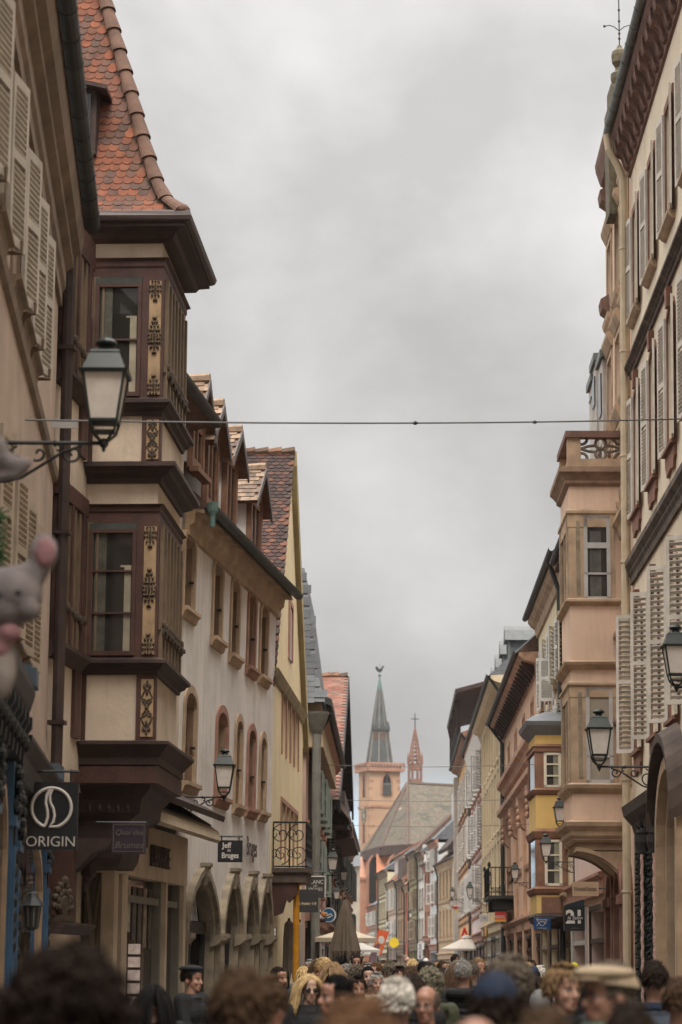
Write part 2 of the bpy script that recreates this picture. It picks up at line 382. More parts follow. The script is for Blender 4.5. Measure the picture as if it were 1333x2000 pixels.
def tile_slope(mb, o, u, v, W, Lh, tw, tl, inside=None, rnd=True, lift=.018, jit=0.004):
    """tiles over a slope: o = upper corner, u across (W), v down (Lh)"""
    u = Vector(u).normalized(); v = Vector(v).normalized(); nrm = u.cross(v)
    if nrm.z < 0: nrm = -nrm
    o = Vector(o); nr = int(Lh/tl)+1
    for j in range(nr):
        off = (j % 2)*tw/2
        for i in range(int(W/tw)+2):
            a = i*tw+off-tw*.25; b = j*tl
            if a < tw*.1 or a > W: continue
            if inside and not inside(a, b+tl*.6): continue
            tile(mb, o+u*a+v*(b-tl*.15), u, v, nrm, tw*.985, tl*1.38, rnd, lift, jit)
def arch_op(fac, px0, px1, pyt, pyb, pym, d=0.0, frac=.0, kind=None):
    """opening measured in the photo: left/right at row pym, head and foot"""
    a = fac.s(px0, pym, d); b = fac.s(px1, pym, d); m = (px0+px1)/2
    zt = fac.z(m, pyt, d); zb = fac.z(m, pyb, d)
    o = dict(s0=min(a, b), s1=max(a, b), z0=zb, z1=zt)
    if frac: o['rise'] = (zt-zb)*frac; o['z1'] = zt-o['rise']
    if kind: o['kind'] = kind
    return o
# ================================================================== ground
def plane_mesh(name, x0, x1, y0, y1, z, m, nx=1, ny=1):
    mb = MB(); 
    for i in range(nx):
        for j in range(ny):
            mb.face([(x0+(x1-x0)*i/nx, y0+(y1-y0)*j/ny, z), (x0+(x1-x0)*(i+1)/nx, y0+(y1-y0)*j/ny, z), (x0+(x1-x0)*(i+1)/nx, y0+(y1-y0)*(j+1)/ny, z), (x0+(x1-x0)*i/nx, y0+(y1-y0)*(j+1)/ny, z)])
    return mb.build(name, m)
tag(plane_mesh('ground', -900, 900, -300, 1600, -.05, mat('distant ground', (.12, .11, .09), .95, .3, .05)), kind='structure')
tag(plane_mesh('street_paving', -14, 22, -20, 330, 0.0, mat('street paving', (.17, .155, .14), .85, .3, 1.2, fine=.3)), kind='structure')

# ================================================================== near tan house on the left
PL_A = mat('rosy tan plaster', (.40, .295, .225), .92, .2, .9, streak=.35, bump=.3, bscale=20, stain=(.20, .145, .11, .5))
TRIM_A = mat('tan cornice stone', (.20, .145, .105), .9, .3, 1.5, streak=.4)
XA = at(100, 1100, 29.95).x
FA = Fac((XA+.0661*33.95, -4.0), (XA, 29.95), 'L')
hA = house('rendered_house', FA, 'rosy tan rendered house with pale louvred shutters and dark gutter at the left edge')
zg = at(182, 432, 29.9).z
zwt = zg-.62
sY = lambda Y: (Y-13.0)/FA.t.y
up0, up1 = FA.z(86, 738, .1), FA.z(86, 432, .1)
lo0, lo1 = FA.z(78, 1330, .1), FA.z(78, 1040, .1)
opsU, opsL = [], []
for S1 in [FA.s(p_, 500, .05)+dx_ for p_, dx_ in ((44, -6.2), (44, -4.1), (44, -2.05), (44, 0), (63, 0), (79, 0))]:
    for z0, z1, Lst in ((up0, up1, opsU), (lo0, lo1, opsL)):
        Lst.append(dict(s0=S1-.78, s1=S1, z0=z0, z1=z1))
b = MB(FA); wall(b, 0, FA.L, 3.4, zwt, opsU+opsL, T=6); b.build('wall', PL_A, hA)
b = MB(FA)
b.prism([(0, zwt-.5), (.05, zwt-.5), (.05, zwt-.32), (.09, zwt-.26), (.09, zwt-.05), (.18, zwt+.02), (.18, zwt+.14), (.27, zwt+.2), (.31, zwt+.34), (.31, zwt+.5), (0, zwt+.5)], 0, 0, FA.L)
b.build('cornice', TRIM_A, hA)
b = MB(FA); gutter(b, -.2, FA.L+.15, .40, zg+.02, .105)
for k in range(34): 
    s_ = FA.L-.4-k*.75; b.prism([(.40+.115*math.cos(math.pi+math.pi*i/6), zg+.02+.115*math.sin(math.pi+math.pi*i/6)) for i in range(7)], 0, s_, s_+.03)
b.build('gutter', DZINC, hA)
b = MB(FA); b.prism([(.42, zg+.02), (-4, zg+4.6), (-4, zg+4.4), (.3, zg-.05)], 0, -.1, FA.L+.1); b.build('roof', mat('brown far tiles', (.11, .06, .045), .9, .4, 6, bump=.5), hA)
for row, Lst in ((0, opsU), (1, opsL)):
    for i, o in enumerate(Lst):
        b = MB(FA); pane(b, o, .16); wn = b.build('window', DGLASS, hA)
        b = MB(FA); framebars(b, o, .15, .05, 2, 3); b.build('frame', GREYP, wn)
        b = MB(FA); surround(b, o, .09, .03); b.build('surround', TRIM_A, wn)
        b = MB(FA); b.prism([(0, o['z0']-.17), (.05, o['z0']-.15), (.07, o['z0']-.06), (.12, o['z0']-.04), (.12, o['z0']), (0, o['z0'])], 0, o['s0']-.14, o['s1']+.14); b.build('sill', TRIM_A, wn)
        ang = .22 if row == 0 else .16
        for sgn, hs in ((-1, o['s0']-.02), (1, o['s1']+.02))[1 if i > 2 else 0:]:
            b = MB(FA); a_ = ang*(1 if sgn > 0 else .4)
            shutter(b, (hs, .06), (sgn*math.cos(a_), math.sin(a_)), o['z1']-o['z0']+.04, .50, o['z0']-.01, slats=24)
            b.build('shutter', SHUTGREY if row == 0 else mat('tan shutter', (.34, .27, .20), .7, .25, 3, stain=(.2, .15, .1, .5)), wn)
        if row == 0:
            b = MB(FA); b.tube([(o['s1']+.3, .02, o['z0']-.05), (o['s1']+.3, .17, o['z0']-.05), (o['s1']+.3, .17, o['z0']+.06)], .02); b.build('shutter_catch', OCHREWOOD, wn)
# string course between the storeys
b = MB(FA); zz = FA.z(40, 880)
b.prism([(0, up0-.34), (.05, up0-.31), (.07, up0-.22), (.02, up0-.17), (0, up0-.17)], 0, 0, FA.L); b.build('string_course', TRIM_A, hA)
# carved black and blue shop front of the ground floor
BLUE = mat('blue shop paint', (.035, .085, .15), .45, .3, 4, stain=(.015, .03, .05, .6))
BLACKP = mat('black shop paint', (.010, .011, .012), .5, .35, 5, stain=(.026, .028, .03, .5))
GREYBL = mat('blue grey capping', (.07, .09, .11), .55, .25, 4)
sf0, sf1 = 0.0, FA.s(70, 1330, .24)
zt = FA.z(70, 1345, .24)
b = MB(FA); b.box(sf0, FA.L, -5, -.05, 0, 3.4); b.build('ground_floor_wall', TRIM_A, hA)
CK = .48
sh = MB(FA)
sh.prism([(p*CK, q) for p, q in [(0, zt-.75), (.22, zt-.72), (.22, zt-.52), (.30, zt-.46), (.30, zt-.30), (.42, zt-.22), (.50, zt-.08), (.50, zt), (0, zt+.05)]], 0, sf0, sf1)
front = sh.build('shop_cornice', BLACKP, hA)
for k in range(40):
    s_ = sf1-.14-k*.5
    if s_ < FA.L-12: break
    b = MB(FA)
    b.prism([(p*CK, q) for p, q in [(.22, zt-.74), (.31, zt-.74), (.34, zt-.60), (.40, zt-.45), (.47, zt-.40), (.47, zt-.30), (.22, zt-.30)]], 0, s_, s_+.13)
    b.ball((s_+.065, .37*CK, zt-.56), (.06, .04, .08), 8, 5)
    b.build('scroll_bracket', BLACKP, front)
b = MB(FA); b.box(sf1-.35, sf1+.04, 0, .27, zt-.02, zt+.16); b.box(sf1-.3, sf1+.02, 0, .22, zt+.16, zt+.2); b.build('capping_block', GREYBL, front)
z2 = at(88, 1512, 28.6).z; sB0, sB1 = sf1+.06, FA.L-.25
b = MB(FA)
b.prism([(0, z2-.50), (.12, z2-.42), (.15, z2-.2), (.22, z2-.05), (.22, z2), (0, z2)], 0, sB0, sB1); c2 = b.build('shop_cornice', BLACKP, hA)
b = MB(FA); b.box(sB1-.3, sB1+.05, .0, .25, z2, z2+.16); b.box(sB1-.26, sB1+.03, .0, .2, z2+.16, z2+.2); b.build('capping_block', GREYBL, c2)
for k, s_ in enumerate((sB1-.25, sB0+.35, sf1-.25, sf1-2.6, sf1-5.2)):
    zc2 = z2-.5 if s_ > sf1 else zt-.75
    b = MB(FA); b.box(s_-.22, s_+.22, 0, .09, .5, zc2); b.box(s_-.26, s_+.26, 0, .13, 0, .5); b.box(s_-.15, s_-.05, .09, .12, .6, zc2-.8); b.box(s_+.05, s_+.15, .09, .12, .6, zc2-.8)
    b.box(s_-.25, s_+.25, .0, .13, zc2-.62, zc2-.52)
    pl = b.build('pilaster', BLUE, hA)
    b = MB(FA)
    b.box(s_-.06, s_+.06, .09, .11, zc2-1.9, zc2-.1)
    for j in range(9):
        b.ball((s_+random.uniform(-.08, .08), .11+.02*(j % 2), zc2-.07-.055*j), (.085, .05, .06), 7, 5)
    for j in range(7): b.ball((s_, .11, zc2-.9-.14*j), (.07, .04, .075), 7, 5)
    b.build('carved_garland', BLACKP, pl)
for k, (a, c, zz_) in enumerate(((sB0+.75, sB1-.65, z2-1.35), (sf1-2.2, sf1-.65, zt-1.6), (sf1-4.8, sf1-3.0, zt-1.6))):
    o = dict(s0=a, s1=c, z0=.5, z1=zz_, rise=.55)
    b = MB(FA); pane(b, o, -.02); wn = b.build('shop_window', DGLASS, hA)
    b = MB(FA); surround(b, o, .12, .06); b.build('frame', mat('tan joinery', (.30, .20, .125), .6, .3, 3), wn)

# ================================================================== half timbered house with the oriel
PL_B = mat('cream lime plaster', (.54, .435, .33), .92, .2, 1.2, streak=.30, bump=.3, bscale=18, stain=(.28, .20, .145, .45))
XC = at(352, 1300, 39.2).x
FB = Fac((XA-.02, 30.0), (XC, 39.2), 'L')
hB = house('timbered_house', FB, 'half timbered house with carved red brown oriel and steep orange tiled roof')
YO = 31.95
FO = Fac((at(308, 1000, YO).x, YO), (at(352, 1000, 34.4).x, 34.4), 'L'); inv = Matrix.Rotation(-FB.rot, 4, 'Z') @ Matrix.Translation((-FB.A.x, -FB.A.y, 0))
def tfO(s, d, z):
    p = FO.A+FO.t*s+FO.n*d; q = inv @ Vector((p.x, p.y, z)); return (q.x, q.y, q.z)
zr = lambda py, px=240: at(px, py, YO).z
dp_ = lambda px, py=900: at(px, py, YO).x-FO.A.x
OL = FO.L; OB = -1.30
PX = lambda px: dp_(px, 1000)
zEave, zFr0, zBm0, zW20 = zr(436), zr(506), zr(536), zr(780)
# main wall of the house
eaveB = FB.z(388, 790, .5)
b = MB(FB); wall(b, 0, FB.L, 3.9, eaveB-.1, [], T=6); wallB = b.build('wall', PL_B, hB)
b = MB(FB); b.box(0, FB.L, -6, -.35, 0, 3.9); b.build('ground_floor_wall', PL_B, hB)
b = MB(FB); b.prism([(.55, eaveB), (-4.4, eaveB+7.5), (-4.6, eaveB+7.4), (.0, eaveB-.12)], 0, 4.6, FB.L); b.build('roof', MATS['brown far tiles'], hB)
b = MB(FB); gutter(b, 4.6, FB.L, .55, eaveB+.05, .1); b.build('gutter', DZINC, hB)
# oriel body
b = MB(tfO); z0o = zr(1452)
b.box(0, OL, OB, 0, z0o, zEave); ori = b.build('oriel', PL_B, hB)
def oring(prof, name, m): 
    q = MB(tfO); q.ring(prof, 0, OL, OB, 0); return q.build(name, m, ori)
def ledge(py0, py1, o=.16, name='ledge', m=None):
    a, c = zr(py0), zr(py1); h = a-c
    return oring([(.01, c), (.04, c), (.05, c+h*.25), (o*.62, c+h*.45), (o*.7, c+h*.6), (o, c+h*.72), (o, c+h*.95), (.05, a+.03)], name, m or DBROWN)
# eave, frieze mouldings
oring([(.004, zr(475)), (.07, zr(474)), (.16, zr(470)), (.2, zr(462)), (.34, zr(455)), (.34, zr(447))], 'eave_soffit', DBROWN)
def beam(py0, py1, o=.045): return oring([(.005, zr(py1)), (o*.6, zr(py1)), (o*.6, zr(py1)+.12), (o, zr(py1)+.15), (o, zr(py0)-.03), (o+.05, zr(py0))], 'beam', REDBROWN)
beam(506, 541); beam(986, 1020)
ledge(782, 812, .17); ledge(906, 944, .26, 'storey_cornice'); ledge(1289, 1318, .18)
oring([(.02, zr(1497)), (.10, zr(1494)), (.10, zr(1480)), (.20, zr(1462)), (.24, zr(1456)), (.24, zr(1450)), (.03, zr(1446))], 'ledge', DBROWN)
oring([(-.02, zr(1532)), (.085, zr(1530)), (.085, zr(1497))], 'beam', REDBROWN)
oring([(-.32, zr(1640)), (-.32, zr(1600)), (-.18, zr(1585)), (-.16, zr(1560)), (-.04, zr(1540)), (-.03, zr(1532))], 'corbel', DBROWN)
oring([(-.50, zr(1690)), (-.44, zr(1672)), (-.42, zr(1650)), (-.34, zr(1640))], 'corbel', DBROWN)
b = MB(tfO)
for k in range(5): b.ball((-.0+.16, PX(186+18*k), zr(1576)), (.06, .03, .05), 6, 5)
b.build('carved_frieze', ORNAMENT, ori)
def leafcluster(q, dd, zc, h, wd, up=True, s=-.05):
    """carved palmette on the near face: small pointed leaves filling a lozenge"""
    sg = 1 if up else -1; n_ = max(4, int(h/.045))
    for k in range(n_):
        t = k/(n_-1); z = zc+sg*(h*t-h/2); hw = wd*.55*(1-abs(t-.38)/.66)
        m_ = max(1, int(hw/.026))
        for j in range(-m_, m_+1):
            x = dd+hw*j/m_*.9; an = j/m_*.9
            q.tube([(s+.004, x, z-sg*.012), (s-.018+.004*abs(j), x+math.sin(an)*.014, z+sg*.006), (s-.004, x+math.sin(an)*.034, z+sg*.032)], [.008, .016, .003], 5)
    q.ball((s-.008, dd, zc), (.016, .02, h*.42), 6, 5)
def scrollpanel(q, dd, zc, h, wd, s=-.05):
    for sy in (1, -1):
        for sx_ in (-1, 1):
            sp = spiral(0, 0, wd*.24, .01, -.5*math.pi, 1.6*math.pi, 20)
            q.tube([(s, dd+sx_*(wd*.24-x_*1.0), zc+sy*(h*.12+z_)) for x_, z_ in sp], .011, 5)
            q.tube([(s, dd+sx_*wd*.06, zc+sy*h*.03), (s, dd+sx_*wd*.42, zc+sy*h*.2), (s, dd+sx_*wd*.1, zc+sy*h*.36)], .012, 5)
        q.ball((s, dd, zc+sy*h*.30), (.02, .022, .05), 6, 5)
        for sx_ in (-1, 1): q.ball((s, dd+sx_*.035, zc+sy*h*.40), (.016, .028, .035), 6, 5)
        q.ball((s, dd, zc+sy*h*.46), (.016, .018, .045), 6, 5)
    q.ball((s, dd, zc), (.02, .03, .03), 7, 5)
dP0, dP1 = PX(279), PX(313)          # carved corner post
def post(py0, py1, orn):
    a, c = zr(py0), zr(py1)
    q = MB(tfO); q.box(-.03, .12, dP0-.03, .03, c, a); pst = q.build('corner_post', REDBROWN, ori)
    q = MB(tfO); q.box(-.045, -.028, dP0+.035, dP1-.035, c+.06, a-.06); q.build('panel', TANPANEL, pst)
    q = MB(tfO); dm = (dP0+dP1)/2; h = a-c
    if orn == 'leaf':
        leafcluster(q, dm, a-.20, .26, .15, False); leafcluster(q, dm, (a+c)/2+.06, .40, .15, True); leafcluster(q, dm, (a+c)/2-.1, .22, .14, False); leafcluster(q, dm, c+.19, .24, .15, True)
    else: scrollpanel(q, dm, (a+c)/2, h*.80, .17)
    q.build('ornament', ORNAMENT, pst)
post(541, 780, 'leaf'); post(812, 906, 'scroll'); post(1020, 1287, 'leaf'); post(1318, 1448, 'scroll')
for (a, c) in ((812, 906), (1318, 1448)):     # near stile beside the house
    q = MB(tfO); q.box(-.028, .03, PX(157), PX(180)-.02, zr(c), zr(a)); q.build('stile', REDBROWN, ori)
INTER = mat('oriel interior', (.16, .125, .10), .95, .3, 2)
def oriel_window(py0, py1, rows):
    a, c = zr(py0), zr(py1); d0, d1 = PX(170), dP0-.03
    q = MB(tfO); q.box(-.026, -.004, d0, d1, c, a); fr = q.build('window_frame', REDBROWN, ori)      # timber field
    q = MB(tfO); q.box(-.05, -.024, d0+.02, d0+.10, c, a); q.box(-.05, -.024, d0+.14, d0+.17, c+.05, a-.05); q.build('ochre_post', OCHREWOOD, fr)
    w0, w1 = PX(184), PX(262); zt, zb = a-.10, c+.05
    q = MB(tfO)
    q.box(-.075, -.03, w0-.05, w0, zb, zt); q.box(-.075, -.03, w1, w1+.05, zb, zt); q.box(-.075, -.03, w0, w1, zt-.05, zt); q.box(-.075, -.03, w0, w1, zb, zb+.06)
    for k in range(1, rows): q.box(-.065, -.03, w0, w1, zb+(zt-zb)*k/rows-.012, zb+(zt-zb)*k/rows+.012)
    q.build('sash', REDBROWN, fr)
    q = MB(tfO); q.face([(-.029, w0, zb), (-.029, w1, zb), (-.029, w1, zt), (-.029, w0, zt)]); q.build('pane', mat('oriel pane', (.028, .026, .023), .04, .3, 1.2, spec=.6), fr)
    q = MB(tfO); wv = w1-w0
    pass
    q.box(-.0305, -.0292, w0+wv*.80, w0+wv*.97, zb, zb+(zt-zb)*.70); q.box(-.0305, -.0292, w0+wv*.70, w0+wv*.97, zb+(zt-zb)*.70, zb+(zt-zb)*.715); q.build('curtain', mat('curtain behind pane', (.30, .26, .19), .25, .3, 3), fr); q = MB(tfO); q.box(-.0305, -.0292, w0+wv*.04, w0+wv*.34, zb, zb+(zt-zb)*.97); q.build('curtain', mat('dim curtain', (.085, .08, .065), .25, .4, 5), fr)
    q = MB(tfO); q.box(-.06, -.03, w0-.05, w1+.05, zt+.0, a-.02); q.build('lintel_board', mat('grey green lintel', (.045, .05, .042), .7, .3, 4), fr)
oriel_window(541, 782, 2); oriel_window(1020, 1288, 3)
# street face: posts and panes
for (py0, py1) in ((541, 782), (1020, 1288)):
    a, c = zr(py0), zr(py1)
    q = MB(tfO); q.box(.10, OL-.05, 0, .012, c, a); fl = q.build('window_band', mat('street pane', (.03, .032, .03), .06, .3, 2, spec=.6), ori)
    q = MB(tfO)
    for k in range(7):
        s_ = .14+k*(OL-.34)/6; q.box(s_, s_+.09, .012, .075, c, a)
    q.box(.1, OL, .012, .06, c+.42, c+.48)
    q.build('ochre_post', OCHREWOOD, fl)
    q = MB(tfO)
    for k in range(6):
        s_ = .26+k*(OL-.34)/6
        q.box(s_, s_+.2, .012, .035, c, c+.42)
    q.build('parapet_board', REDBROWN, fl)
    q = MB(tfO)
    for k in range(7):
        s_ = .18+k*(OL-.34)/6
        q.ball((s_, .085, c+.5), (.05, .03, .06), 6, 5); q.ball((s_, .08, c+.40), (.04, .03, .07), 6, 5)
        q.tube([(0+s_+.06, .07, c+.45), (s_+.2, .09, c+.42), (s_+.36, .07, c+.46)], .03, 5)
    q.build('carved_swag', ORNAMENT, fl)
    q = MB(tfO); q.box(OL-.06, OL+.01, -.02, .06, c, a); q.build('corner_post', REDBROWN, ori)
# ledge gutter on the eave
q = MB(tfO)
zgb = zr(437)
q.tube([(-.36, OB, zgb), (-.36, .36, zgb), (OL+.36, .36, zgb)], .085, 8); q.build('gutter', mat('brown gutter', (.05, .03, .025), .5, .3, 5, spec=.4), ori)
# facade strip beside the oriel: windows, ledges and posts run on
sO = FB.s(163, 900)
def strip(py0, py1, d, name, m, s0=.02):
    q = MB(FB); q.box(s0, sO, .002, d, zr(py1), zr(py0)); return q.build(name, m, hB)
strip(488, 540, .10, 'beam', REDBROWN); strip(985, 1018, .10, 'beam', REDBROWN)
for (a, c) in ((782, 812), (1289, 1318)):
    q = MB(FB); A, C_ = zr(a), zr(c); h = A-C_
    q.prism([(0, C_), (.04, C_), (.10, C_+h*.45), (.17, C_+h*.72), (.17, A), (0, A+.03)], 0, .02, sO+.05); q.build('ledge', DBROWN, hB)
q = MB(FB); q.box(.02, sO, 0, .12, zr(470), zr(440)); q.build('eave_board', DBROWN, hB)
for (py0, py1) in ((541, 782), (1020, 1288)):
    a, c = zr(py0), zr(py1)
    q = MB(FB); q.box(.05, sO, .002, .02, c, a); bnd = q.build('window_band', MATS['street pane'], hB)
    q = MB(FB)
    for k in range(6):
        s_ = .18+k*(sO-.3)/5.2; q.box(s_, s_+.08, .02, .085, c, a)
    q.build('ochre_post', OCHREWOOD, bnd)
    q = MB(FB)
    for k in range(3):
        s_ = .05+k*(sO-.2)/2.2; q.box(s_, s_+.1, .02, .11, c, a)
    q.box(.05, sO, .02, .06, c, c+.42)
    q.build('post', REDBROWN, bnd)
    q = MB(FB)
    for k in range(8):
        s_ = .15+k*.24
        if s_ < sO-.05: q.ball((s_, .10, c+.47+.03*math.sin(k)), (.10, .04, .07), 7, 5)
    q.build('carved_swag', ORNAMENT, bnd)
for (py0, py1) in ((812, 906), (1318, 1448)):
    q = MB(FB); q.box(sO-.34, sO+.01, .002, .05, zr(py1), zr(py0)); q.build('stile', REDBROWN, hB)
q = MB(FB); q.tube([(.06, .14, 3.9), (.06, .14, zr(470))], .075, 8)
for z in (4.6, 7.0, 9.4): q.box(-.03, .15, .03, .24, z, z+.05)
q.build('downpipe', DBROWN, hB)
# steep tiled roof of the oriel
PAL_OR = [(.235, .072, .034), (.205, .070, .036), (.155, .062, .036), (.26, .084, .038), (.13, .062, .04), (.22, .074, .036), (.12, .062, .043), (.19, .065, .033), (.10, .055, .038)]
PAL_OR = [(a*.86, c*.92, e) for a, c, e in PAL_OR]
TILE_OR = mat('orange scallop tiles', (.3, .1, .05), .85, .35, 5, island=PAL_OR, bump=.3, bscale=60, stain=(.095, .055, .04, .55))
TILE_BR = mat('brown ridge tiles', (.12, .066, .045), .85, .35, 6, bump=.4)
prof = [(0.0, .34), (.12, .16), (.35, -.02), (.70, -.17), (1.3, -.36), (2.2, -.62), (3.4, -.98), (4.8, -1.40)]   # (height, outward offset)
zE = zr(432)
q = MB(tfO)
for (h0, o0), (h1, o1) in zip(prof, prof[1:]):
    z0, z1 = zE+h0, zE+h1; B_ = -3.0
    q.face([(-o0, B_, z0), (-o0, o0, z0), (-o1, o1, z1), (-o1, B_, z1)]); q.face([(-o0, o0, z0), (OL+o0, o0, z0), (OL+o1, o1, z1), (-o1, o1, z1)])
    q.face([(OL+o0, B_, z0), (OL+o0, o0, z0), (OL+o1, o1, z1), (OL+o1, B_, z1)])
q.face([(-prof[0][1], -3, zE), (-prof[0][1], prof[0][1], zE), (OL+prof[0][1], prof[0][1], zE), (OL+prof[0][1], -3, zE)])
rfO = q.build('roof', TILE_BR, ori)
q = MB(tfO); q2 = MB(tfO)
# walk up the curve in tile rows
L_ = [0]; 
for (h0, o0), (h1, o1) in zip(prof, prof[1:]): L_.append(L_[-1]+math.hypot(h1-h0, o1-o0))
def pro(t):
    for k in range(len(L_)-1):
        if t <= L_[k+1] or k == len(L_)-2:
            f = (t-L_[k])/(L_[k+1]-L_[k]); return prof[k][0]+(prof[k+1][0]-prof[k][0])*f, prof[k][1]+(prof[k+1][1]-prof[k][1])*f
row = 0; t = .13
while t < L_[-1]-.1:
    h, o_ = pro(t); h2, o2 = pro(max(0, t-.13)); v = Vector((-(o2-o_), 0, h2-h)).normalized(); u = Vector((0, 1, 0)); nr = Vector((v.z, 0, -v.x)); nr = nr if nr.x < 0 else -nr
    x = o_-.06-(row % 2)*.07
    while x > -2.3:
        tile(q, Vector((-o_, x-.07, zE+h)), u, v, nr, .138, .172, True, .015, .004); x -= .14
    # street side tiles
    vs2 = Vector((0, o2-o_, h2-h)).normalized(); nr2 = Vector((0, -vs2.z, vs2.y)); nr2 = nr2 if nr2.y > 0 else -nr2
    x = -o_+.10+(row % 2)*.08
    while x < OL+o_-.05:
        tile(q2, Vector((x, o_, zE+h)), Vector((1, 0, 0)), vs2, nr2, .157, .19, True, .02, .004); x += .16
    row += 1; t += .114
q.build('tile_field', TILE_OR, rfO); q2.build('tile_field', TILE_OR, rfO)
q = MB(tfO); t = .05                                   # hip tiles, each a half round cap
while t < L_[-1]-.35:
    h, o_ = pro(t); h1, o1 = pro(t+.40)
    A = Vector((-o_, o_, zE+h)); B2 = Vector((-o1, o1, zE+h1)); ax = (B2-A).normalized(); sd_ = Vector((1, 1, 0)).normalized(); ot = ax.cross(sd_); ot = ot if ot.x < 0 else -ot
    n_ = 8; r0, r1 = .128, .092; base = len(q.v)
    for (P, r_) in ((A, r0), (B2+ax*.02, r1)):
        for k in range(n_+1):
            an = math.pi*k/n_; p = P+sd_*(r_*math.cos(an))+ot*(r_*math.sin(an)*.9); q.v.append(tfO(*p))
        for k in range(n_+1):
            an = math.pi*k/n_; p = P+sd_*(r_*.84*math.cos(an))+ot*(r_*.84*math.sin(an)*.9); q.v.append(tfO(*p))
    m_ = 2*(n_+1)
    for k in range(n_):
        q.f.append((base+k, base+k+1, base+m_+k+1, base+m_+k)); q.f.append((base+k, base+k+1, base+n_+1+k+1, base+n_+1+k)); q.m += [0, 0]
    t += .375
o0_ = prof[0][1]; q.ball((-o0_+.06, o0_-.06, zE+.07), (.12, .12, .09), 10, 7); q.build('hip_tile', TILE_BR, rfO)
# small dark dormer on that roof, half hidden by the near gutter
zd0, zd1 = zr(292, 190), zr(165, 190); dd0, dd1 = PX(108), PX(164)
q = MB(tfO); q.box(.12, 1.2, dd0, dd1, zd0, zd1); dm = q.build('dormer', DBROWN, ori)
q = MB(tfO); q.box(.09, .118, dd0+.05, dd1-.07, zd0+.12, zd1-.08); q.build('pane', MATS['oriel pane'], dm)
q = MB(tfO); q.hexa([(-.05, dd0-.2, zd1+.12), (-.05, dd1+.16, zd1-.06), (1.2, dd1+.16, zd1-.06), (1.2, dd0-.2, zd1+.12), (-.05, dd0-.2, zd1+.18), (-.05, dd1+.16, zd1), (1.2, dd1+.16, zd1), (1.2, dd0-.2, zd1+.18)]); q.build('roof', DBROWN, dm)
# bracket under the oriel, carved tongue and little console
q = MB(FB); sc_ = FB.s(172, 1690)
q.prism([(0, zr(1640)), (.55, zr(1640)), (.50, zr(1655)), (.28, zr(1668)), (.14, zr(1690)), (.08, zr(1700)), (0, zr(1705))], 0, sO-.1, sO+.25); q.build('oriel_bracket', DBROWN, hB)
q = MB(FB)
for k, (w_, z_) in enumerate(((.17, 1668), (.20, 1680), (.15, 1692), (.16, 1704), (.09, 1716), (.05, 1730))): q.ball((sO+.35, .08+w_*.4, zr(z_)), (.12, w_*.7, .09), 7, 5)
q.build('carved_console', DBROWN, hB)
# ---- ground floor: carved niche, bookshop front
CREAM_SHOP = mat('cream shop boarding', (.47, .37, .265), .75, .2, 2, stain=(.22, .16, .11, .4))
zL0, zL1 = zr(1826, 105), zr(1806, 105)
q = MB(FB); q.box(.1, sO, -.34, .02, 0, zL0-.2); nic = q.build('niche_base', DBROWN, hB)
q = MB(FB); q.prism([(0, zL0), (.22, zL0), (.30, zL0+.1), (.30, zL1), (0, zL1+.03)], 0, .05, sO+.1); q.build('ledge', DBROWN, nic)
q = MB(FB); q.box(sO-.25, sO, -.34, .06, zL1, zr(1510)); q.build('post', REDBROWN, nic)
q = MB(FB); cn = (FB.s(105, 1750)); 
for k in range(9):
    an = math.pi*(.02+k*.96/8); 
    for r_, sz in ((.10, .05), (.17, .055), (.24, .05)):
        q.ball((cn+.9*r_*math.cos(an)*2.1, .12, zL1+.18+r_*1.25*math.sin(an)), (sz*1.3, .05, sz), 6, 5)
q.ball((cn, .14, zL1+.52), (.10, .05, .07), 7, 5); q.box(cn-.42, cn+.42, .04, .2, zL1+.02, zL1+.09); q.box(cn-.12, cn+.12, .06, .16, zL1+.05, zL1+.3)
q.build('carved_leaf', ORNAMENT, nic)
s0s, s1s = FB.s(208, 1700), FB.s(350, 1700)
shp = MB(FB)
for (a, c) in ((s0s, s0s+.28), (s0s+.55, s0s+.95), (s1s-1.75, s1s-1.6), (s1s-.2, s1s+.02)): shp.box(a, c, -.3, .12, 0, FB.z(250, 1680))
shp.box(s0s, s1s, -.3, .10, FB.z(250, 1712), FB.z(250, 1690))
zs0, zs1 = FB.z(300, 1718, .15), FB.z(300, 1630, .15)
shp.box(s0s-.1, s1s, -.3, .14, zs0, zs1+.1)
shop = shp.build('shopfront', CREAM_SHOP, hB)
q = MB(FB); q.box(s0s, s1s, -.3, -.06, .45, zs0); q.build('shop_window', mat('shop pane', (.06, .045, .035), .05, .5, 3, spec=.6), shop)
q = MB(FB)
for py in (1762,): q.box(s0s+.9, s1s, -.06, .04, FB.z(300, py)-.05, FB.z(300, py)+.05)
for s_ in (s0s+1.0, s1s-1.9, s1s-.3): q.box(s_, s_+.09, -.06, .06, .4, zs0)
q.box(s0s, s1s, -.06, .05, 0, .5)
q.build('glazing_bar', mat('grey green joinery', (.17, .16, .125), .6, .2, 4), shop)
q = MB(FB)
for k in range(9): q.box(s0s+1.3+k*.42, s0s+1.55+k*.42, -.055, -.045, zs0-.75-random.uniform(0, .3), zs0-.12)
q.build('hanging_print', mat('prints in the window', (.4, .33, .24), .8, .5, 9, island=[(.3, .24, .17), (.22, .10, .05), (.42, .38, .3), (.12, .1, .09)]), shop)
# sign band lettering
text_mesh('LIBRAIRIE', .46, 'lettering', mat('dark bronze letter', (.045, .03, .022), .6), shop, (FB.tf((s0s+s1s)/2+.3, .17, (zs0+zs1)/2)), (math.pi/2, 0, 0), .02, sx=.78)
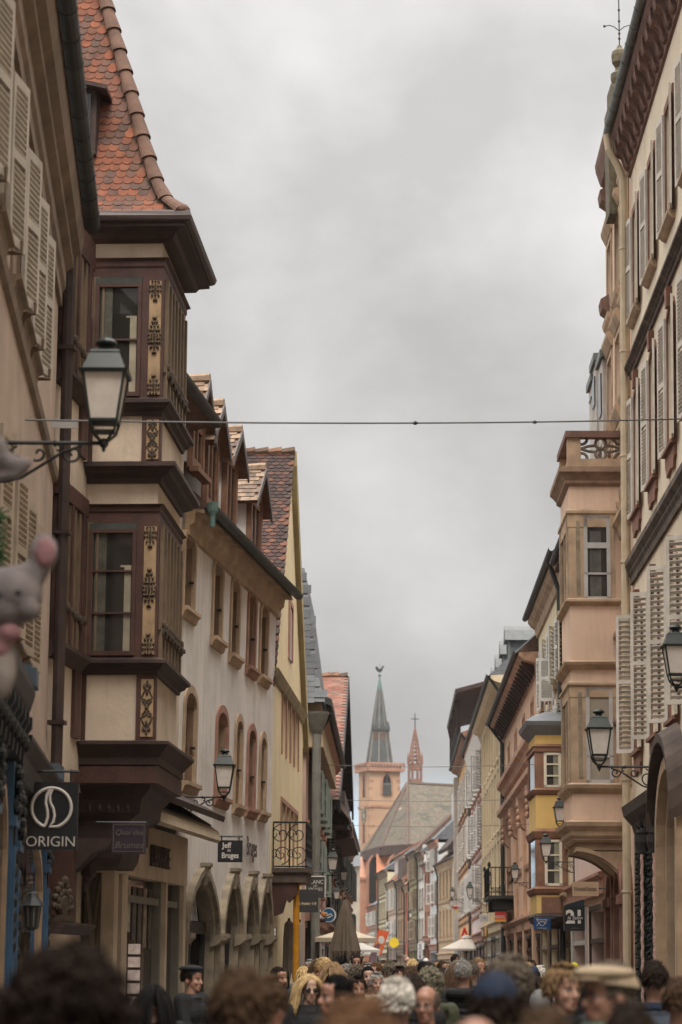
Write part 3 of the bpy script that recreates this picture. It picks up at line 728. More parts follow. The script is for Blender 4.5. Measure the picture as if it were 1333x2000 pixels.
# boxed awning above
q = MB(FB); za = FB.z(345, 1603, .55)
q.prism([(.14, za+.35), (.62, za+.03), (.66, za-.12), (.60, za-.16), (.14, za+.02)], 0, s0s+.5, s1s+.1); q.build('awning', mat('cream awning cloth', (.40, .32, .22), .8, .15, 3), hB)
q = MB(FB); q.prism([(0, za+.45), (.70, za+.18), (.72, za+.27), (0, za+.62)], 0, s0s+.3, s1s+.15); q.prism([(0, za+.30), (.5, za+.06), (.5, za+.14), (0, za+.44)], 0, s0s+.5, s1s+.1); q.build('awning_hood', DBROWN, hB)
# ================================================================== white rendered house with the arcades
PL_C = mat('greyish white render', (.67, .62, .57), .92, .16, .7, streak=.5, bump=.3, bscale=16, stain=(.42, .37, .32, .8))
XD = at(531, 1500, 48.6).x
FC = Fac((XC, 39.2), (XD, 48.6), 'L', k=.016, z0=5.0)
hC = house('arcaded_house', FC, 'long greyish white house with tall arched brown windows above pointed stone arcades')
zgC = FC.z(486, 1065, .40)
zcor = FC.z(450, 1096, .05)
def opC(p0, p1, pt, pb, rise, kind=None):
    m = (p0+p1)/2; s0, s1 = FC.s(p0, (pt+pb)/2), FC.s(p1, (pt+pb)/2); zt, zb = FC.z(m, pt), FC.z(m, pb)
    o = dict(s0=s0, s1=s1, z0=zb, z1=zt-rise, rise=rise, depth=.17)
    if kind: o['kind'] = kind
    return o
upC = [opC(359, 378, 1042, 1195, .20), opC(416, 432, 1096, 1252, .20), opC(451, 465, 1130, 1284, .20), opC(484, 497, 1158, 1308, .20), opC(508, 521, 1182, 1325, .20)]
loC = [opC(359, 380, 1352, 1532, .22), opC(422, 441, 1390, 1560, .22), opC(459, 470, 1406, 1575, .20), opC(483, 496, 1425, 1582, .20), opC(507, 517, 1440, 1588, .20)]
arC = []
for (p0, p1, pt) in ((357, 412, 1722), (429, 459, 1730), (470, 491, 1734), (498, 518, 1738)):
    m = (p0+p1)/2; s0, s1 = FC.s(p0, 1850), FC.s(p1, 1850); z1 = FC.z(m, 1832); zt = FC.z(m, pt)
    arC.append(dict(s0=s0, s1=s1, z0=0.0, z1=z1, rise=zt-z1, kind='pointed', depth=.20))
sEnd = FC.L
b = MB(FC); wall(b, 0, sEnd, 0, zcor, upC+loC+arC, T=7); b.build('wall', PL_C, hC)
b = MB(FC)
b.prism([(-.02, zcor-.22), (.07, zcor-.2), (.07, zcor-.05), (.14, zcor), (.16, zcor+.16), (.30, zcor+.22), (.32, zgC-.12), (.0, zgC-.05)], 0, -.05, sEnd+.1)
b.build('cornice', SANDST, hC)
b = MB(FC); gutter(b, -.1, sEnd+.2, .42, zgC, .10); b.build('gutter', GCOPPER, hC)
b = MB(FC); b.lathe([(.045, -.34), (.05, -.16), (.085, -.08), (.095, .06)], (-.12, .46, zgC-.02), 8); b.build('rainwater_hopper', COPPER, hC)
ROOFDK = mat('old brown roof', (.085, .05, .036), .9, .45, 5, courses=1.6, stain=(.03, .022, .018, .6))
b = MB(FC); b.prism([(.40, zgC+.02), (-3.6, zgC+3.4), (-3.8, zgC+3.3), (.1, zgC-.1)], 0, 0, sEnd+.1); b.build('roof', ROOFDK, hC)
def arched_window(o, fac, par, wd, boards, surr, sillh=.18, lab=None):
    b = MB(fac); pane(b, o, o['depth']-.02); wn = b.build('window', DGLASS if not boards else boards, par)
    b = MB(fac); surround(b, dict(o, s0=o['s0']+.005, s1=o['s1']-.005, rise=o['rise']-.005), wd+.005, .035, -.16); b.build('surround', surr, wn)
    b = MB(fac); b.prism([(0, o['z0']-sillh), (.05, o['z0']-sillh+.02), (.08, o['z0']-.07), (.13, o['z0']-.05), (.13, o['z0']+.01), (0, o['z0']+.01)], 0, o['s0']-wd-.06, o['s1']+wd+.06); b.build('sill', surr, wn)
    return wn
SHUTM = [BROWNSHUT, mat('reddish shutter leaf', (.13, .062, .045), .7, .25, 3, stain=(.08, .04, .03, .6)), mat('ochre shutter leaf', (.22, .145, .085), .7, .25, 3, bump=.15)]
for i, o in enumerate(upC+loC):
    sur = [SANDST, PINKST][1 if i in (3, 6, 8) else 0]
    wn = arched_window(o, FC, hC, .13, None, sur)
    # leaf folded back against the far reveal, and a half closed one
    b = MB(FC); b.box(o['s1']-.045, o['s1']-.006, -.148, -.02, o['z0']+.02, o['z1']+.02); b.build('shutter', SHUTM[2 if i % 3 == 0 else 0], wn)
    b = MB(FC); q_ = dict(o, s0=o['s0']+.02, s1=o['s1']-.05, rise=o['rise']*.9); b.face([(p_[0], -.125, p_[1]) for p_ in outline(q_)])
    for k in range(1, 4): s_ = o['s0']+(o['s1']-o['s0'])*k/4; b.box(s_-.01, s_+.01, -.124, -.112, o['z0'], o['z1'])
    if i not in (1, 6): b.box(o['s0']+.02, o['s1']-.05, -.124, -.105, (o['z0']+o['z1'])/2-.04, (o['z0']+o['z1'])/2+.04); b.build('shutter', SHUTM[(i*2) % 3], wn)
    b = MB(FC); b.box(o['s1']-.10, o['s1']-.05, -.05, .03, (o['z0']+o['z1'])/2-.04, (o['z0']+o['z1'])/2+.0); b.build('latch', IRON, wn)
ARCHIN = mat('arcade shop interior', (.10, .075, .055), .9, .5, 1.2)
for i, o in enumerate(arC):
    b = MB(FC); pane(b, o, .19); ar = b.build('arcade', mat('painted dark interior', (.016, .014, .012), .9, .5, 2, spec=.02), hC)  # flat pane, the unlit depth of the shop is put into its colour
    b = MB(FC); surround(b, dict(o, s0=o['s0']+.006, s1=o['s1']-.006, rise=o['rise']-.006), .26, .06, -.19); surround(b, dict(o, s0=o['s0']-.15, s1=o['s1']+.15, rise=o['rise']+.16), .13, .13)
    b.build('arch_moulding', OLDST, ar)
    b = MB(FC); zt = o['z1']+o['rise']; m = (o['s0']+o['s1'])/2
    b.hexa([(m-.08, .05, zt-.05), (m+.08, .05, zt-.05), (m+.08, .15, zt-.05), (m-.08, .15, zt-.05), (m-.13, .05, zt+.26), (m+.13, .05, zt+.26), (m+.13, .18, zt+.26), (m-.13, .18, zt+.26)]); b.ball((m, .15, zt+.12), (.10, .06, .15), 7, 5); b.box(m-.16, m+.16, .04, .2, zt+.26, zt+.32); b.build('keystone', OLDST, ar)
    b = MB(FC)
    for (a, c) in ((o['s0']-.27, o['s0']+.03), (o['s1']-.03, o['s1']+.27)):
        b.box(a-.02, c+.02, -.3, .17, 0, .5)
        b.prism([(0, o['z1']-.14), (.12, o['z1']-.10), (.20, o['z1']-.02), (.20, o['z1']+.06), (0, o['z1']+.08)], 0, a-.04, c+.04)
    b.build('impost', OLDST, ar)
    b = MB(FC); zz = o['z1']+.18
    b.box(o['s0'], o['s1'], -.18, -.08, zz-.1, zz+.1); b.box(m-.04, m+.04, -.18, -.12, 0, zz); b.box(o['s1']-.09, o['s1']-.01, -.18, -.10, 0, zz)
    b.build('transom', mat('dark joinery', (.035, .03, .026), .6, .3), ar)
# goods and posters inside the first arch, books on its transom
o = arC[0]; ar = [c for c in hC.children if c.name.startswith('arcade')][0]
b = MB(FC)
for k in range(5): 
    s_ = o['s0']+.5+k*.26; b.hexa([(s_, -.10, o['z1']+.29), (s_+.05, -.10, o['z1']+.29), (s_+.05, -.06, o['z1']+.29), (s_, -.06, o['z1']+.29), (s_+.04, -.18, o['z1']+.80-.08*(k % 2)), (s_+.1, -.18, o['z1']+.80-.08*(k % 2)), (s_+.1, -.15, o['z1']+.80-.08*(k % 2)), (s_+.04, -.15, o['z1']+.80-.08*(k % 2))])
b.build('white_letter', mat('pale letters', (.45, .43, .4), .6, .2, 6), ar)
POST = mat('printed posters', (.4, .3, .2), .8, .4, 14, island=[(.45, .42, .38), (.15, .26, .14), (.42, .14, .07), (.38, .3, .2), (.4, .2, .2), (.14, .14, .2)], stain=(.25, .12, .08, .5))
for k in range(9):
    s_ = o['s0']+.12+random.uniform(0, (o['s1']-o['s0'])*.8); z_ = .5+.22*k+random.uniform(-.05, .05)
    b = MB(FC); b.box(s_, s_+random.uniform(.2, .42), -.18, -.16+.003*k, z_, z_+random.uniform(.3, .55)); b.build('poster', POST, ar)
for i in (1, 2):
    o = arC[i]; b = MB(FC); b.box(o['s0']+.02, o['s0']+.30, -.17, -.10, .3, o['z1']+.45); b.build('orange_panel', mat('orange door leaf', (.42, .19, .02), .6, .2, 3), [c for c in hC.children if c.name.startswith('arcade')][i])
# dormers on the eave
DTILE = mat('dormer tiles', (.2, .1, .06), .88, .35, 8, island=[(.22, .15, .10), (.15, .105, .078), (.27, .19, .13), (.11, .08, .062), (.19, .125, .085)], bump=.4, bscale=50)
WHITECHEEK = mat('dormer white render', (.56, .53, .5), .9, .12, 1.5, streak=.25)
def dormer(fac, par, s0, s1, z0, z1, zap, d=-.08, back=2.4, ov=.22, opened=True):
    b = MB(fac); b.box(s0+.03, s1-.03, d-back, d-.05, z0, z1); dm = b.build('dormer', WHITECHEEK, par)
    b = MB(fac)
    pw = .15
    b.box(s0, s0+pw, d-.08, d+.02, z0-.1, z1); b.box(s1-pw, s1, d-.08, d+.02, z0-.1, z1)
    b.box(s0+pw, s1-pw, d-.14, d, z1-.15, z1); b.box(s0+pw, s1-pw, d-.14, d+.0, z0-.1, z0+.1); b.box(s0-.06, s1+.06, d-.02, d+.14, z0-.19, z0-.1)
    b.box(s0-.02, s0+.03, d-back, d-.08, z1-.18, z1)
    b.prism([(s0-.05, z1), (s1+.05, z1), ((s0+s1)/2, zap-.1)], 1, d-.12, d+.03)
    b.build('timber_frame', OILWOOD, dm)
    m = (s0+s1)/2
    b = MB(fac); b.box(s0+pw, s1-pw, d-.049, d-.03, z0+.1, z1-.15); wn = b.build('window', DGLASS, dm)
    b = MB(fac); b.box(m-.04, m+.04, d-.03, d-.005, z0+.1, z1-.15); b.box(s0+pw, s0+pw+.05, d-.03, d-.005, z0+.1, z1-.15); b.box(s1-pw-.05, s1-pw, d-.03, d-.005, z0+.1, z1-.15); b.build('frame', OILWOOD, wn)
    b = MB(fac); d1 = d+.16
    for sg in (-1, 1):
        e = m+sg*((s1-s0)/2+ov); ze = z1-.16
        b.hexa([(m, d-back-.4, zap-.07), (e, d-back-.4, ze-.07), (e, d1, ze-.07), (m, d1, zap-.07), (m, d-back-.4, zap), (e, d-back-.4, ze), (e, d1, ze), (m, d1, zap)])
    rf = b.build('roof', OILWOOD, dm)
    b = MB(fac); zz = zap-(z1-.16); hl = math.hypot((s1-s0)/2+ov, zz)
    for sg in (-1, 1):
        v = Vector((sg*((s1-s0)/2+ov), 0, -zz)); tile_slope(b, (m, d1-(back+.6), zap+.01), (0, 1, 0), v, back+.6, hl, .17, .15, None, False, .02, .012)
    b.build('tile_field', DTILE, rf)
    b = MB(fac)
    n_ = 6
    for k in range(n_): 
        a0 = d1-(back+.6)*(k+1)/n_; b.tube([(m, a0, zap+.02), (m, a0+(back+.6)/n_*1.02, zap+.03)], [.085, .1], 7)
    b.build('ridge_cap', DTILE, rf)
    b = MB(fac)
    for sg in (-1, 1):
        e = m+sg*((s1-s0)/2+ov+.02); b.hexa([(m, d1, zap-.14), (e, d1, z1-.30), (e, d1+.03, z1-.30), (m, d1+.03, zap-.14), (m, d1, zap+.03), (e, d1, z1-.13), (e, d1+.03, z1-.13), (m, d1+.03, zap+.03)])
    b.build('barge_board', mat('grey barge board', (.12, .10, .09), .7, .3, 5), dm)
    return dm
zA = lambda px, py: FC.z(px, py, -.08)
for (pa, pb_, pz0, pz1, pap) in ((376, 383, 905, 815, 742), (404, 427, 990, 850, 800), (441, 463, 1030, 893, 851), (489, 511, 1080, 975, 925)):
    s0_, s1_ = FC.s(pa, (pz0+pz1)/2, -.08), FC.s(pb_, (pz0+pz1)/2, -.08)
    if s1_-s0_ < 1.0: s1_ = s0_+1.05
    dormer(FC, hC, s0_, s1_, zA((pa+pb_)/2, pz0), zA((pa+pb_)/2, pz1), zA((pa+pb_)/2, pap)+.12)

# ================================================================== yellow gabled house
PL_D = mat('pale yellow render', (.66, .55, .335), .92, .10, .8, streak=.15, stain=(.45, .36, .22, .4))
PL_Ds = mat('ochre verge render', (.33, .275, .145), .92, .2, 1.2, streak=.3)
FD = Fac((XD, 48.7), (at(598, 1500, 59.2).x, 59.2), 'L')
hD = house('gabled_house', FD, 'pale yellow gabled house with mottled dark tile roof and iron balcony on an orange post')
sD = lambda Y: (Y-48.6)/FD.t.y
zeD = FD.z(541, 1318); sap = FD.s(570, 890); zap = FD.z(570, 884); sfar = sap*2
kY = lambda px, pt, pb: dict(s0=FD.s(px-4.5, (pt+pb)/2), s1=FD.s(px+4.0, (pt+pb)/2), z0=FD.z(px, pb), z1=FD.z(px, pt), depth=.18)
opsD = [kY(555, 1356, 1478), kY(563, 1366, 1487), kY(571, 1378, 1495), kY(578, 1390, 1503)]
opsD = [o for o in opsD]
# keep openings apart
for p, q in zip(opsD, opsD[1:]):
    if p['s1'] > q['s0']-.15: m = (p['s1']+q['s0'])/2; p['s1'] = m-.1; q['s0'] = m+.1
opsD2 = [dict(o, z0=FD.z(565, 1690), z1=FD.z(565, 1580)) for o in opsD]
b = MB(FD); wall(b, 0, sfar, 0, zeD, opsD+opsD2, T=7)
b.face([(0, 0, zeD), (sfar, 0, zeD), (sap, 0, zap)]); b.build('wall', PL_D, hD)
b = MB(FD); b.prism([(sap-.05, zap+.02), (sfar+.35, zeD-.3), (sfar+.35, zeD-.85), (sap+.32, zap-.55-.5), (sap-.05, zap-.32)], 1, .0, .12); b.build('verge_band', PL_Ds, hD)
b = MB(FD); b.prism([(0, zeD-.24), (.05, zeD-.2), (.10, zeD-.08), (.13, zeD), (0, zeD+.05)], 0, -.1, sfar+.1); b.build('eave_moulding', mat('olive moulding', (.26, .21, .12), .9, .3, 2), hD)
for o in opsD+opsD2:
    b = MB(FD); pane(b, o, .16); wn = b.build('window', DGLASS, hD)
    b = MB(FD); surround(b, o, .10, .03); b.build('surround', PINKST, wn)
    b = MB(FD); framebars(b, o, .15, .06, 2, 3); b.build('frame', BROWNSHUT, wn)
for (px, pt, pb) in ((566, 1185, 1290),):
    o = dict(s0=FD.s(px-2, 1240), s1=FD.s(px+3, 1240), z0=FD.z(px, pb), z1=FD.z(px, pt))
    b = MB(FD); b.box(o['s0'], o['s1'], .0, .03, o['z0'], o['z1']); wn = b.build('window', DGLASS, hD)
    b = MB(FD); surround(b, o, .12, .05); b.build('surround', PINKST, wn)
Lsl = math.hypot(sap, zap-zeD)
b = MB(FD); b.hexa([(sap, .06, zap-.12), (sap, -9, zap-.12), (-.25, -9, zeD-.27-.12), (-.25, .06, zeD-.27-.12), (sap, .06, zap), (sap, -9, zap), (-.25, -9, zeD-.27), (-.25, .06, zeD-.27)])
b.hexa([(sap, .06, zap-.12), (sap, -9, zap-.12), (sfar+.25, -9, zeD-.39), (sfar+.25, .06, zeD-.39), (sap, .06, zap), (sap, -9, zap), (sfar+.25, -9, zeD-.27), (sfar+.25, .06, zeD-.27)])
rfD = b.build('roof', ROOFDK, hD)
TILE_D = mat('mottled dark tiles', (.1, .06, .05), .88, .35, 8, island=[srgb(58, 44, 40), srgb(70, 50, 44), srgb(52, 41, 38), srgb(80, 56, 47), srgb(84, 56, 45), srgb(64, 47, 42), srgb(74, 51, 43), srgb(54, 43, 40), srgb(60, 46, 42), srgb(98, 64, 50)], bump=.4, bscale=50)
b = MB(FD); tile_slope(b, (sap, .04, zap+.01), (0, -1, 0), Vector((-sap-.25, 0, zeD-.27-zap)), 6.0, Lsl+.3, .168, .118, None, True, .02, .006); b.build('tile_field', TILE_D, rfD)
b = MB(FD)
for k in range(24): b.tube([(sap, .08-k*.3, zap+.03), (sap, .08-(k+1)*.3, zap+.0)], [.12, .10], 7)
b.build('ridge_cap', mat('ridge tiles dark', (.13, .085, .06), .9, .4, 5, island=[srgb(110, 84, 68), srgb(92, 74, 62), srgb(124, 92, 72)]), rfD)
# ---- balcony
zb = FD.z(560, 1696, .4); zb1 = FD.z(560, 1606, .4)
def irontube(q, pts, r=.012, n=5): q.tube(pts, r, n)
s0b, s1b, d1b = .35, 2.1, .68
b = MB(FD); b.box(s0b-.05, s1b, 0, d1b+.05, zb-.02, zb+.07); b.box(s0b, s1b, 0, d1b, zb-.22, zb-.02); bal = b.build('balcony', mat('balcony slab', (.085, .06, .045), .8, .4, 3), hD)
q = MB(FD)
zt = zb+.98
def railpanel(P0, P1):
    P0 = Vector(P0); P1 = Vector(P1); ax = (P1-P0); ln = ax.length; ax /= ln
    W2 = lambda a, z: tuple(P0+ax*a+Vector((0, 0, z-zb)))
    irontube(q, [W2(0, zt), W2(ln, zt)], .022); irontube(q, [W2(0, zb+.1), W2(ln, zb+.1)], .016)
    n_ = max(1, int(ln/.30))
    for k in range(n_+1): irontube(q, [W2(ln*k/n_, zb+.05), W2(ln*k/n_, zt)], .014)
    for k in range(n_):
        c = ln*(k+.5)/n_; wv = ln/n_
        for zc, sg in ((zb+.74, 1), (zb+.34, -1)):
            irontube(q, [W2(c+x_, zc+z_) for x_, z_ in spiral(0, 0, wv*.62, .03, math.pi*(.5 if sg > 0 else 1.5), math.pi*(3.2 if sg > 0 else 4.3), 22)], .011)
            irontube(q, [W2(c-wv*.4+x_, zc+z_) for x_, z_ in spiral(0, 0, wv*.33, .03, 0, math.pi*2.2, 14)], .010)
railpanel((s0b, .02, zb), (s0b, d1b, zb)); railpanel((s0b, d1b, zb), (s1b, d1b, zb))
q.build('railing', IRON, bal)
q = MB(FD); 
q.prism([(0, zb-.22), (d1b*.75, zb-.22), (d1b*.72, zb-.45), (d1b*.5, zb-.62), (d1b*.42, zb-.55), (d1b*.3, zb-.82), (0, zb-.9)], 0, s0b+.05, s0b+.35); q.build('console', REDBROWN, bal)
q = MB(FD); pX = FD.W(s0b+.2, d1b-.12, 0)
q.lathe([(.065, .0), (.065, zb-.24)], (s0b+.25, d1b-.20, .0), 10); q.box(s0b+.13, s0b+.37, d1b-.32, d1b-.08, zb-.27, zb-.22); q.build('post', mat('orange painted post', (.46, .20, .012), .5, .2, 6), bal)
# ================================================================== cream house, right foreground
PL_R = mat('cream render', (.70, .60, .45), .92, .13, .8, streak=.4, bump=.25, bscale=14, stain=(.5, .40, .29, .5))
REDST = mat('red brown sandstone', (.235, .12, .085), .88, .3, 2.5, bump=.3, stain=(.15, .08, .06, .5))
BRKT = mat('brown console stone', (.17, .095, .07), .85, .3, 3, bump=.3, stain=(.10, .065, .05, .5))
_x = at(1234, 1150, 44.0).x; FR = Fac((_x-.0216*48, -4.0), (_x, 44.0), 'R', k=-.011, z0=6.0)
hR = house('cream_house', FR, 'cream rendered house with louvred shutters and deep bracketed cornice on the right')
zwR = FR.z(1230, 352)
P_R = lambda px, py, d=0: FR.s(px, py, d)
# three visible window rows
def opR(p0, p1, pm, z0, z1, rise=0.0): 
    o = dict(s0=P_R(p0, pm), s1=P_R(p1, pm), z0=z0, z1=z1-rise, depth=.25)
    if rise: o['rise'] = rise
    return o
r1z0, r1z1 = FR.z(1244, 612), FR.z(1244, 405)
r2z0, r2z1 = FR.z(1246, 1000), FR.z(1246, 755)
r3z0, r3z1 = FR.z(1262, 1455), FR.z(1262, 1165)
cols = [P_R(1244, 500), P_R(1274.5, 420), P_R(1311, 330)]
dcol = cols[0]-cols[1]; cols = [cols[0]-dcol*k for k in range(7)]
W2_ = .48
rows = [(r1z0, r1z1, .0), (r2z0, r2z1, .16), (r3z0, r3z1, .16)]
opsR = [[dict(s0=c-W2_, s1=c+W2_, z0=a, z1=e-ri, rise=ri, depth=.25) for c in cols] for (a, e, ri) in rows]
portal = dict(s0=P_R(1318, 1800)-2.2, s1=P_R(1318, 1800), z0=0, z1=FR.z(1300, 1660), rise=.9, depth=.5)
b = MB(FR); wall(b, 0, FR.L, 0, zwR, sum(opsR, [])+[portal], T=7); b.build('wall', PL_R, hR)
for ri, ops in enumerate(opsR):
    for i, o in enumerate(ops):
        b = MB(FR); pane(b, o, .22); wn = b.build('window', DGLASS, hR)
        b = MB(FR); surround(b, o, .14, .03)
        if ri:
            m = (o['s0']+o['s1'])/2; zt = o['z1']+o['rise']
            b.hexa([(m-.10, .0, zt-.02), (m+.10, .0, zt-.02), (m+.10, .09, zt-.02), (m-.10, .09, zt-.02), (m-.15, .0, zt+.30), (m+.15, .0, zt+.30), (m+.15, .10, zt+.30), (m-.15, .10, zt+.30)])
        b.build('surround', REDST, wn)
        b = MB(FR)
        if ri == 0: b.prism([(0, o['z0']-.15), (.06, o['z0']-.13), (.13, o['z0']-.06), (.13, o['z0']), (0, o['z0'])], 0, o['s0']-.2, o['s1']+.2)
        else:
            b.prism([(o['s0']-.14, o['z0']), (o['s0']-.14, o['z0']-.25), (o['s0']-.02, o['z0']-.30), (o['s0']+.03, o['z0']-.42), ((o['s0']+o['s1'])/2, o['z0']-.36), (o['s1']-.03, o['z0']-.42), (o['s1']+.02, o['z0']-.30), (o['s1']+.14, o['z0']-.25), (o['s1']+.14, o['z0'])], 1, 0, .05)
            b.box(o['s0']-.17, o['s1']+.17, 0, .11, o['z0']-.06, o['z0'])
        b.build('sill', REDST if ri else SANDST, wn)
        b = MB(FR); framebars(b, o, .21, .05, 2, 3); b.build('frame', WHITEP, wn)
        h = o['z1']+o['rise']*.6-o['z0']
        for sgn, hs in ((-1, o['s0']-.02), (1, o['s1']+.02)):
            a_ = .12 if ri < 2 else (1.12 if sgn > 0 else .08)
            b = MB(FR); shutter(b, (hs, .05), (sgn*math.cos(a_), math.sin(a_)), h, .50 if ri < 2 else .33, o['z0'], slats=26 if ri == 2 else 32); b.build('shutter', mat('pale right shutter', (.55, .50, .43), .7, .2, 3, stain=(.36, .31, .25, .5)), wn)
# string courses
for (px, py, h) in ((1231, 752, .22), (1233, 1150, .42)):
    z = FR.z(px, py); b = MB(FR); b.prism([(0, z), (.05, z), (.05, z+h*.3), (.09, z+h*.45), (.09, z+h*.55), (.16, z+h*.75), (.16, z+h), (0, z+h+.05)], 0, 0, FR.L); b.build('string_course', mat('dark weathered string course', (.10, .075, .06), .9, .4, 4, stain=(.3, .22, .15, .5)), hR)
# cornice and its consoles
zc = zwR
ov = .36
b = MB(FR); b.prism([(0, zc-.02), (.05, zc), (.05, zc+.10), (.09, zc+.2), (.09, zc+.58), (ov-.06, zc+.60), (ov-.06, zc+.66), (ov-.03, zc+.70), (ov, zc+.78), (ov, zc+.86), (0, zc+.9)], 0, 0, FR.L+.08); cor = b.build('cornice', BRKT, hR)
k = 0; s_ = FR.L-.25
while s_ > FR.L-13:
    pr = [(.06, zc+.06), (.10, zc+.07), (.135, zc+.12), (.15, zc+.20), (.18, zc+.28), (.235, zc+.33), (.30, zc+.36), (.32, zc+.42), (.33, zc+.50), (.33, zc+.58), (.06, zc+.58)]
    q = MB(FR); q.prism(pr, 0, s_-.12, s_+.12); e_ = pr[:-2]
    q.prism([(a+.010, c-.010) for a, c in e_]+[(a-.006, c+.028) for a, c in e_][::-1], 0, s_-.15, s_-.11); q.prism([(a+.010, c-.010) for a, c in e_]+[(a-.006, c+.028) for a, c in e_][::-1], 0, s_+.11, s_+.15)
    q.box(s_-.17, s_+.17, .10, .34, zc+.57, zc+.60); q.build('bracket', BRKT, cor); s_ -= .64
b = MB(FR); gutter(b, 0, FR.L+.1, ov+.06, zc+.93, .09)
for k in range(50): b.prism([(ov+.06+.10*math.cos(math.pi+math.pi*i/6), zc+.93+.10*math.sin(math.pi+math.pi*i/6)) for i in range(7)], 0, FR.L-.4-k*.8, FR.L-.36-k*.8)
b.build('gutter', ZINC, hR)
b = MB(FR); b.prism([(ov, zc+.90), (-5, zc+5), (-5, zc+4.8), (.2, zc+.87)], 0, 0, FR.L); b.build('roof', MATS['brown far tiles'], hR)
# cream downpipe at the far corner
b = MB(FR); sp = FR.L-.06
b.tube([(sp, .46, zc+.8), (sp, .42, zc+.5), (sp, .26, zc+.2), (sp, .16, zc-.1), (sp, .15, zc-.6), (sp, .15, .2)], .075, 9)
for z in range(1, 16, 2): b.lathe([(.085, 0), (.09, .02), (.085, .05)], (sp, .15, z), 9)
b.build('downpipe', mat('cream downpipe', (.50, .40, .27), .6, .15, 3, stain=(.3, .2, .12, .4)), hR)
# portal
o = portal
b = MB(FR); pane(b, o, .45); pt = b.build('portal', mat('dark door', (.03, .02, .016), .6, .3), hR)
b = MB(FR); surround(b, o, .22, .12); surround(b, dict(o, s0=o['s0']-.22, s1=o['s1']+.22, rise=o['rise']+.2), .2, .26); b.build('arch_moulding', SANDST, pt)
b = MB(FR); a = outline(dict(o, s0=o['s0']-.1, s1=o['s1']+.1), 14); b2 = outline(dict(o, s0=o['s0']-.5, s1=o['s1']+.5, rise=o['rise']+.35), 14)
zc_ = portal['z1']
for i in range(1, len(a)-2):
    b.hexa([(b2[i][0], .1, b2[i][1]+.35), (b2[i+1][0], .1, b2[i+1][1]+.35), (b2[i+1][0], .38, b2[i+1][1]+.25), (b2[i][0], .38, b2[i][1]+.25), (b2[i][0], .1, b2[i][1]+.55), (b2[i+1][0], .1, b2[i+1][1]+.55), (b2[i+1][0], .38, b2[i+1][1]+.38), (b2[i][0], .38, b2[i][1]+.38)])
b.build('hood', mat('dark portal hood', (.07, .048, .036), .8, .4, 3), pt)
zcan = FR.z(1240, 1618, .2)
b = MB(FR); b.prism([(0, zcan-.15), (.10, zcan-.1), (.16, zcan+.1), (.30, zcan+.25), (.34, zcan+.42), (0, zcan+.6)], 0, portal['s1']+.55, P_R(1241, 1700, .1)); b.build('shop_canopy', mat('dark portal hood', (.07, .048, .036)), hR)
b = MB(FR); b.box(portal['s1']+.5, P_R(1243, 1700), .01, .03, 0, zcan-.15); b.build('dark_shopfront', mat('deep shopfront', (.05, .033, .026), .6, .4, 2), hR)
# two columns wound with dark garland and pale ribbon
for px in (1259, 1283):
    s_ = P_R(px, 1760, .22); top = FR.z(px, 1645, .22)
    q = MB(FR); q.box(s_-.16, s_+.16, .04, .4, 0, .4); q.lathe([(.13, .4), (.11, .6), (.10, top-.3), (.13, top-.1), (.16, top), (.16, top+.12)], (s_, .22, 0), 12); cl_ = q.build('column', mat('dark column', (.03, .026, .024), .7, .4, 4), pt)
    q = MB(FR)
    for j in range(int((top-.4)/.085)):
        z = .42+.085*j
        for i in range(9):
            an = 2*math.pi*i/9+j*.35; r_ = .15+random.uniform(-.02, .02)
            q.tube([(s_+.09*math.cos(an), .22+.09*math.sin(an), z), (s_+r_*math.cos(an+.1), .22+r_*math.sin(an+.1), z-.02-random.uniform(0, .05))], [.03, .014], 4)
    q.build('garland', mat('dark fir garland', (.014, .018, .014), .9, .4, 20), cl_)
    q = MB(FR); q.tube([(s_-.165, .27+.006*math.sin(j*1.7), .5+.06*j) for j in range(int((top-.6)/.06))], .028, 6); q.build('ribbon', mat('pale pink ribbon', (.5, .32, .26), .8, .5, 30), cl_)
    q = MB(FR)
    for j in range(6): q.tube([(s_, .22, top+.1), (s_+random.uniform(-.15, .15), .22+random.uniform(-.1, .15), top+.25+random.uniform(0, .3))], [.04, .015], 5)
    q.ball((s_, .22, top+.16), (.13, .13, .1), 8, 6); q.build('carved_top', mat('dark carved finial', (.025, .022, .02), .8, .4, 8), cl_)

# ================================================================== salmon house with stone oriel
PL_P = mat('salmon render', (.62, .445, .33), .92, .12, .8, streak=.35, bump=.25, bscale=14, stain=(.46, .32, .235, .55))
FP = Fac((_x, 44.0), (_x+.115, 49.5), 'R', k=-.011, z0=6.0)
hP = house('salmon_house', FP, 'tall salmon rendered house with a stone framed oriel topped by a tracery balcony')
zwP = FP.z(1193, 330)
opsP = []
def opP(px0, px1, pt, pb, ppm=None):
    m = (px0+px1)/2; return dict(s0=FP.s(px0, (pt+pb)/2), s1=FP.s(px1, (pt+pb)/2), z0=FP.z(m, pb), z1=FP.z(m, pt), depth=.2)
zrowsP = [(FP.z(1215, 560), FP.z(1215, 400)), (FP.z(1215, 790), FP.z(1215, 640)), (FP.z(1215, 985), FP.z(1215, 830))]
for (a, e) in zrowsP:
    for s in (.9, 2.7, 4.5): opsP.append(dict(s0=s-.45, s1=s+.45, z0=a, z1=e, depth=.2))
opsP += [dict(s0=.5, s1=1.2, z0=FP.z(1222, 1190), z1=FP.z(1222, 1000), depth=.2), dict(s0=.5, s1=1.2, z0=FP.z(1228, 1520), z1=FP.z(1228, 1330), depth=.2)]
arP = [dict(s0=a, s1=c, z0=0, z1=FP.z(1200, 1760), rise=.55, kind='pointed', depth=.5) for a, c in ((.5, 1.4), (2.0, 3.1), (3.8, 5.0))]
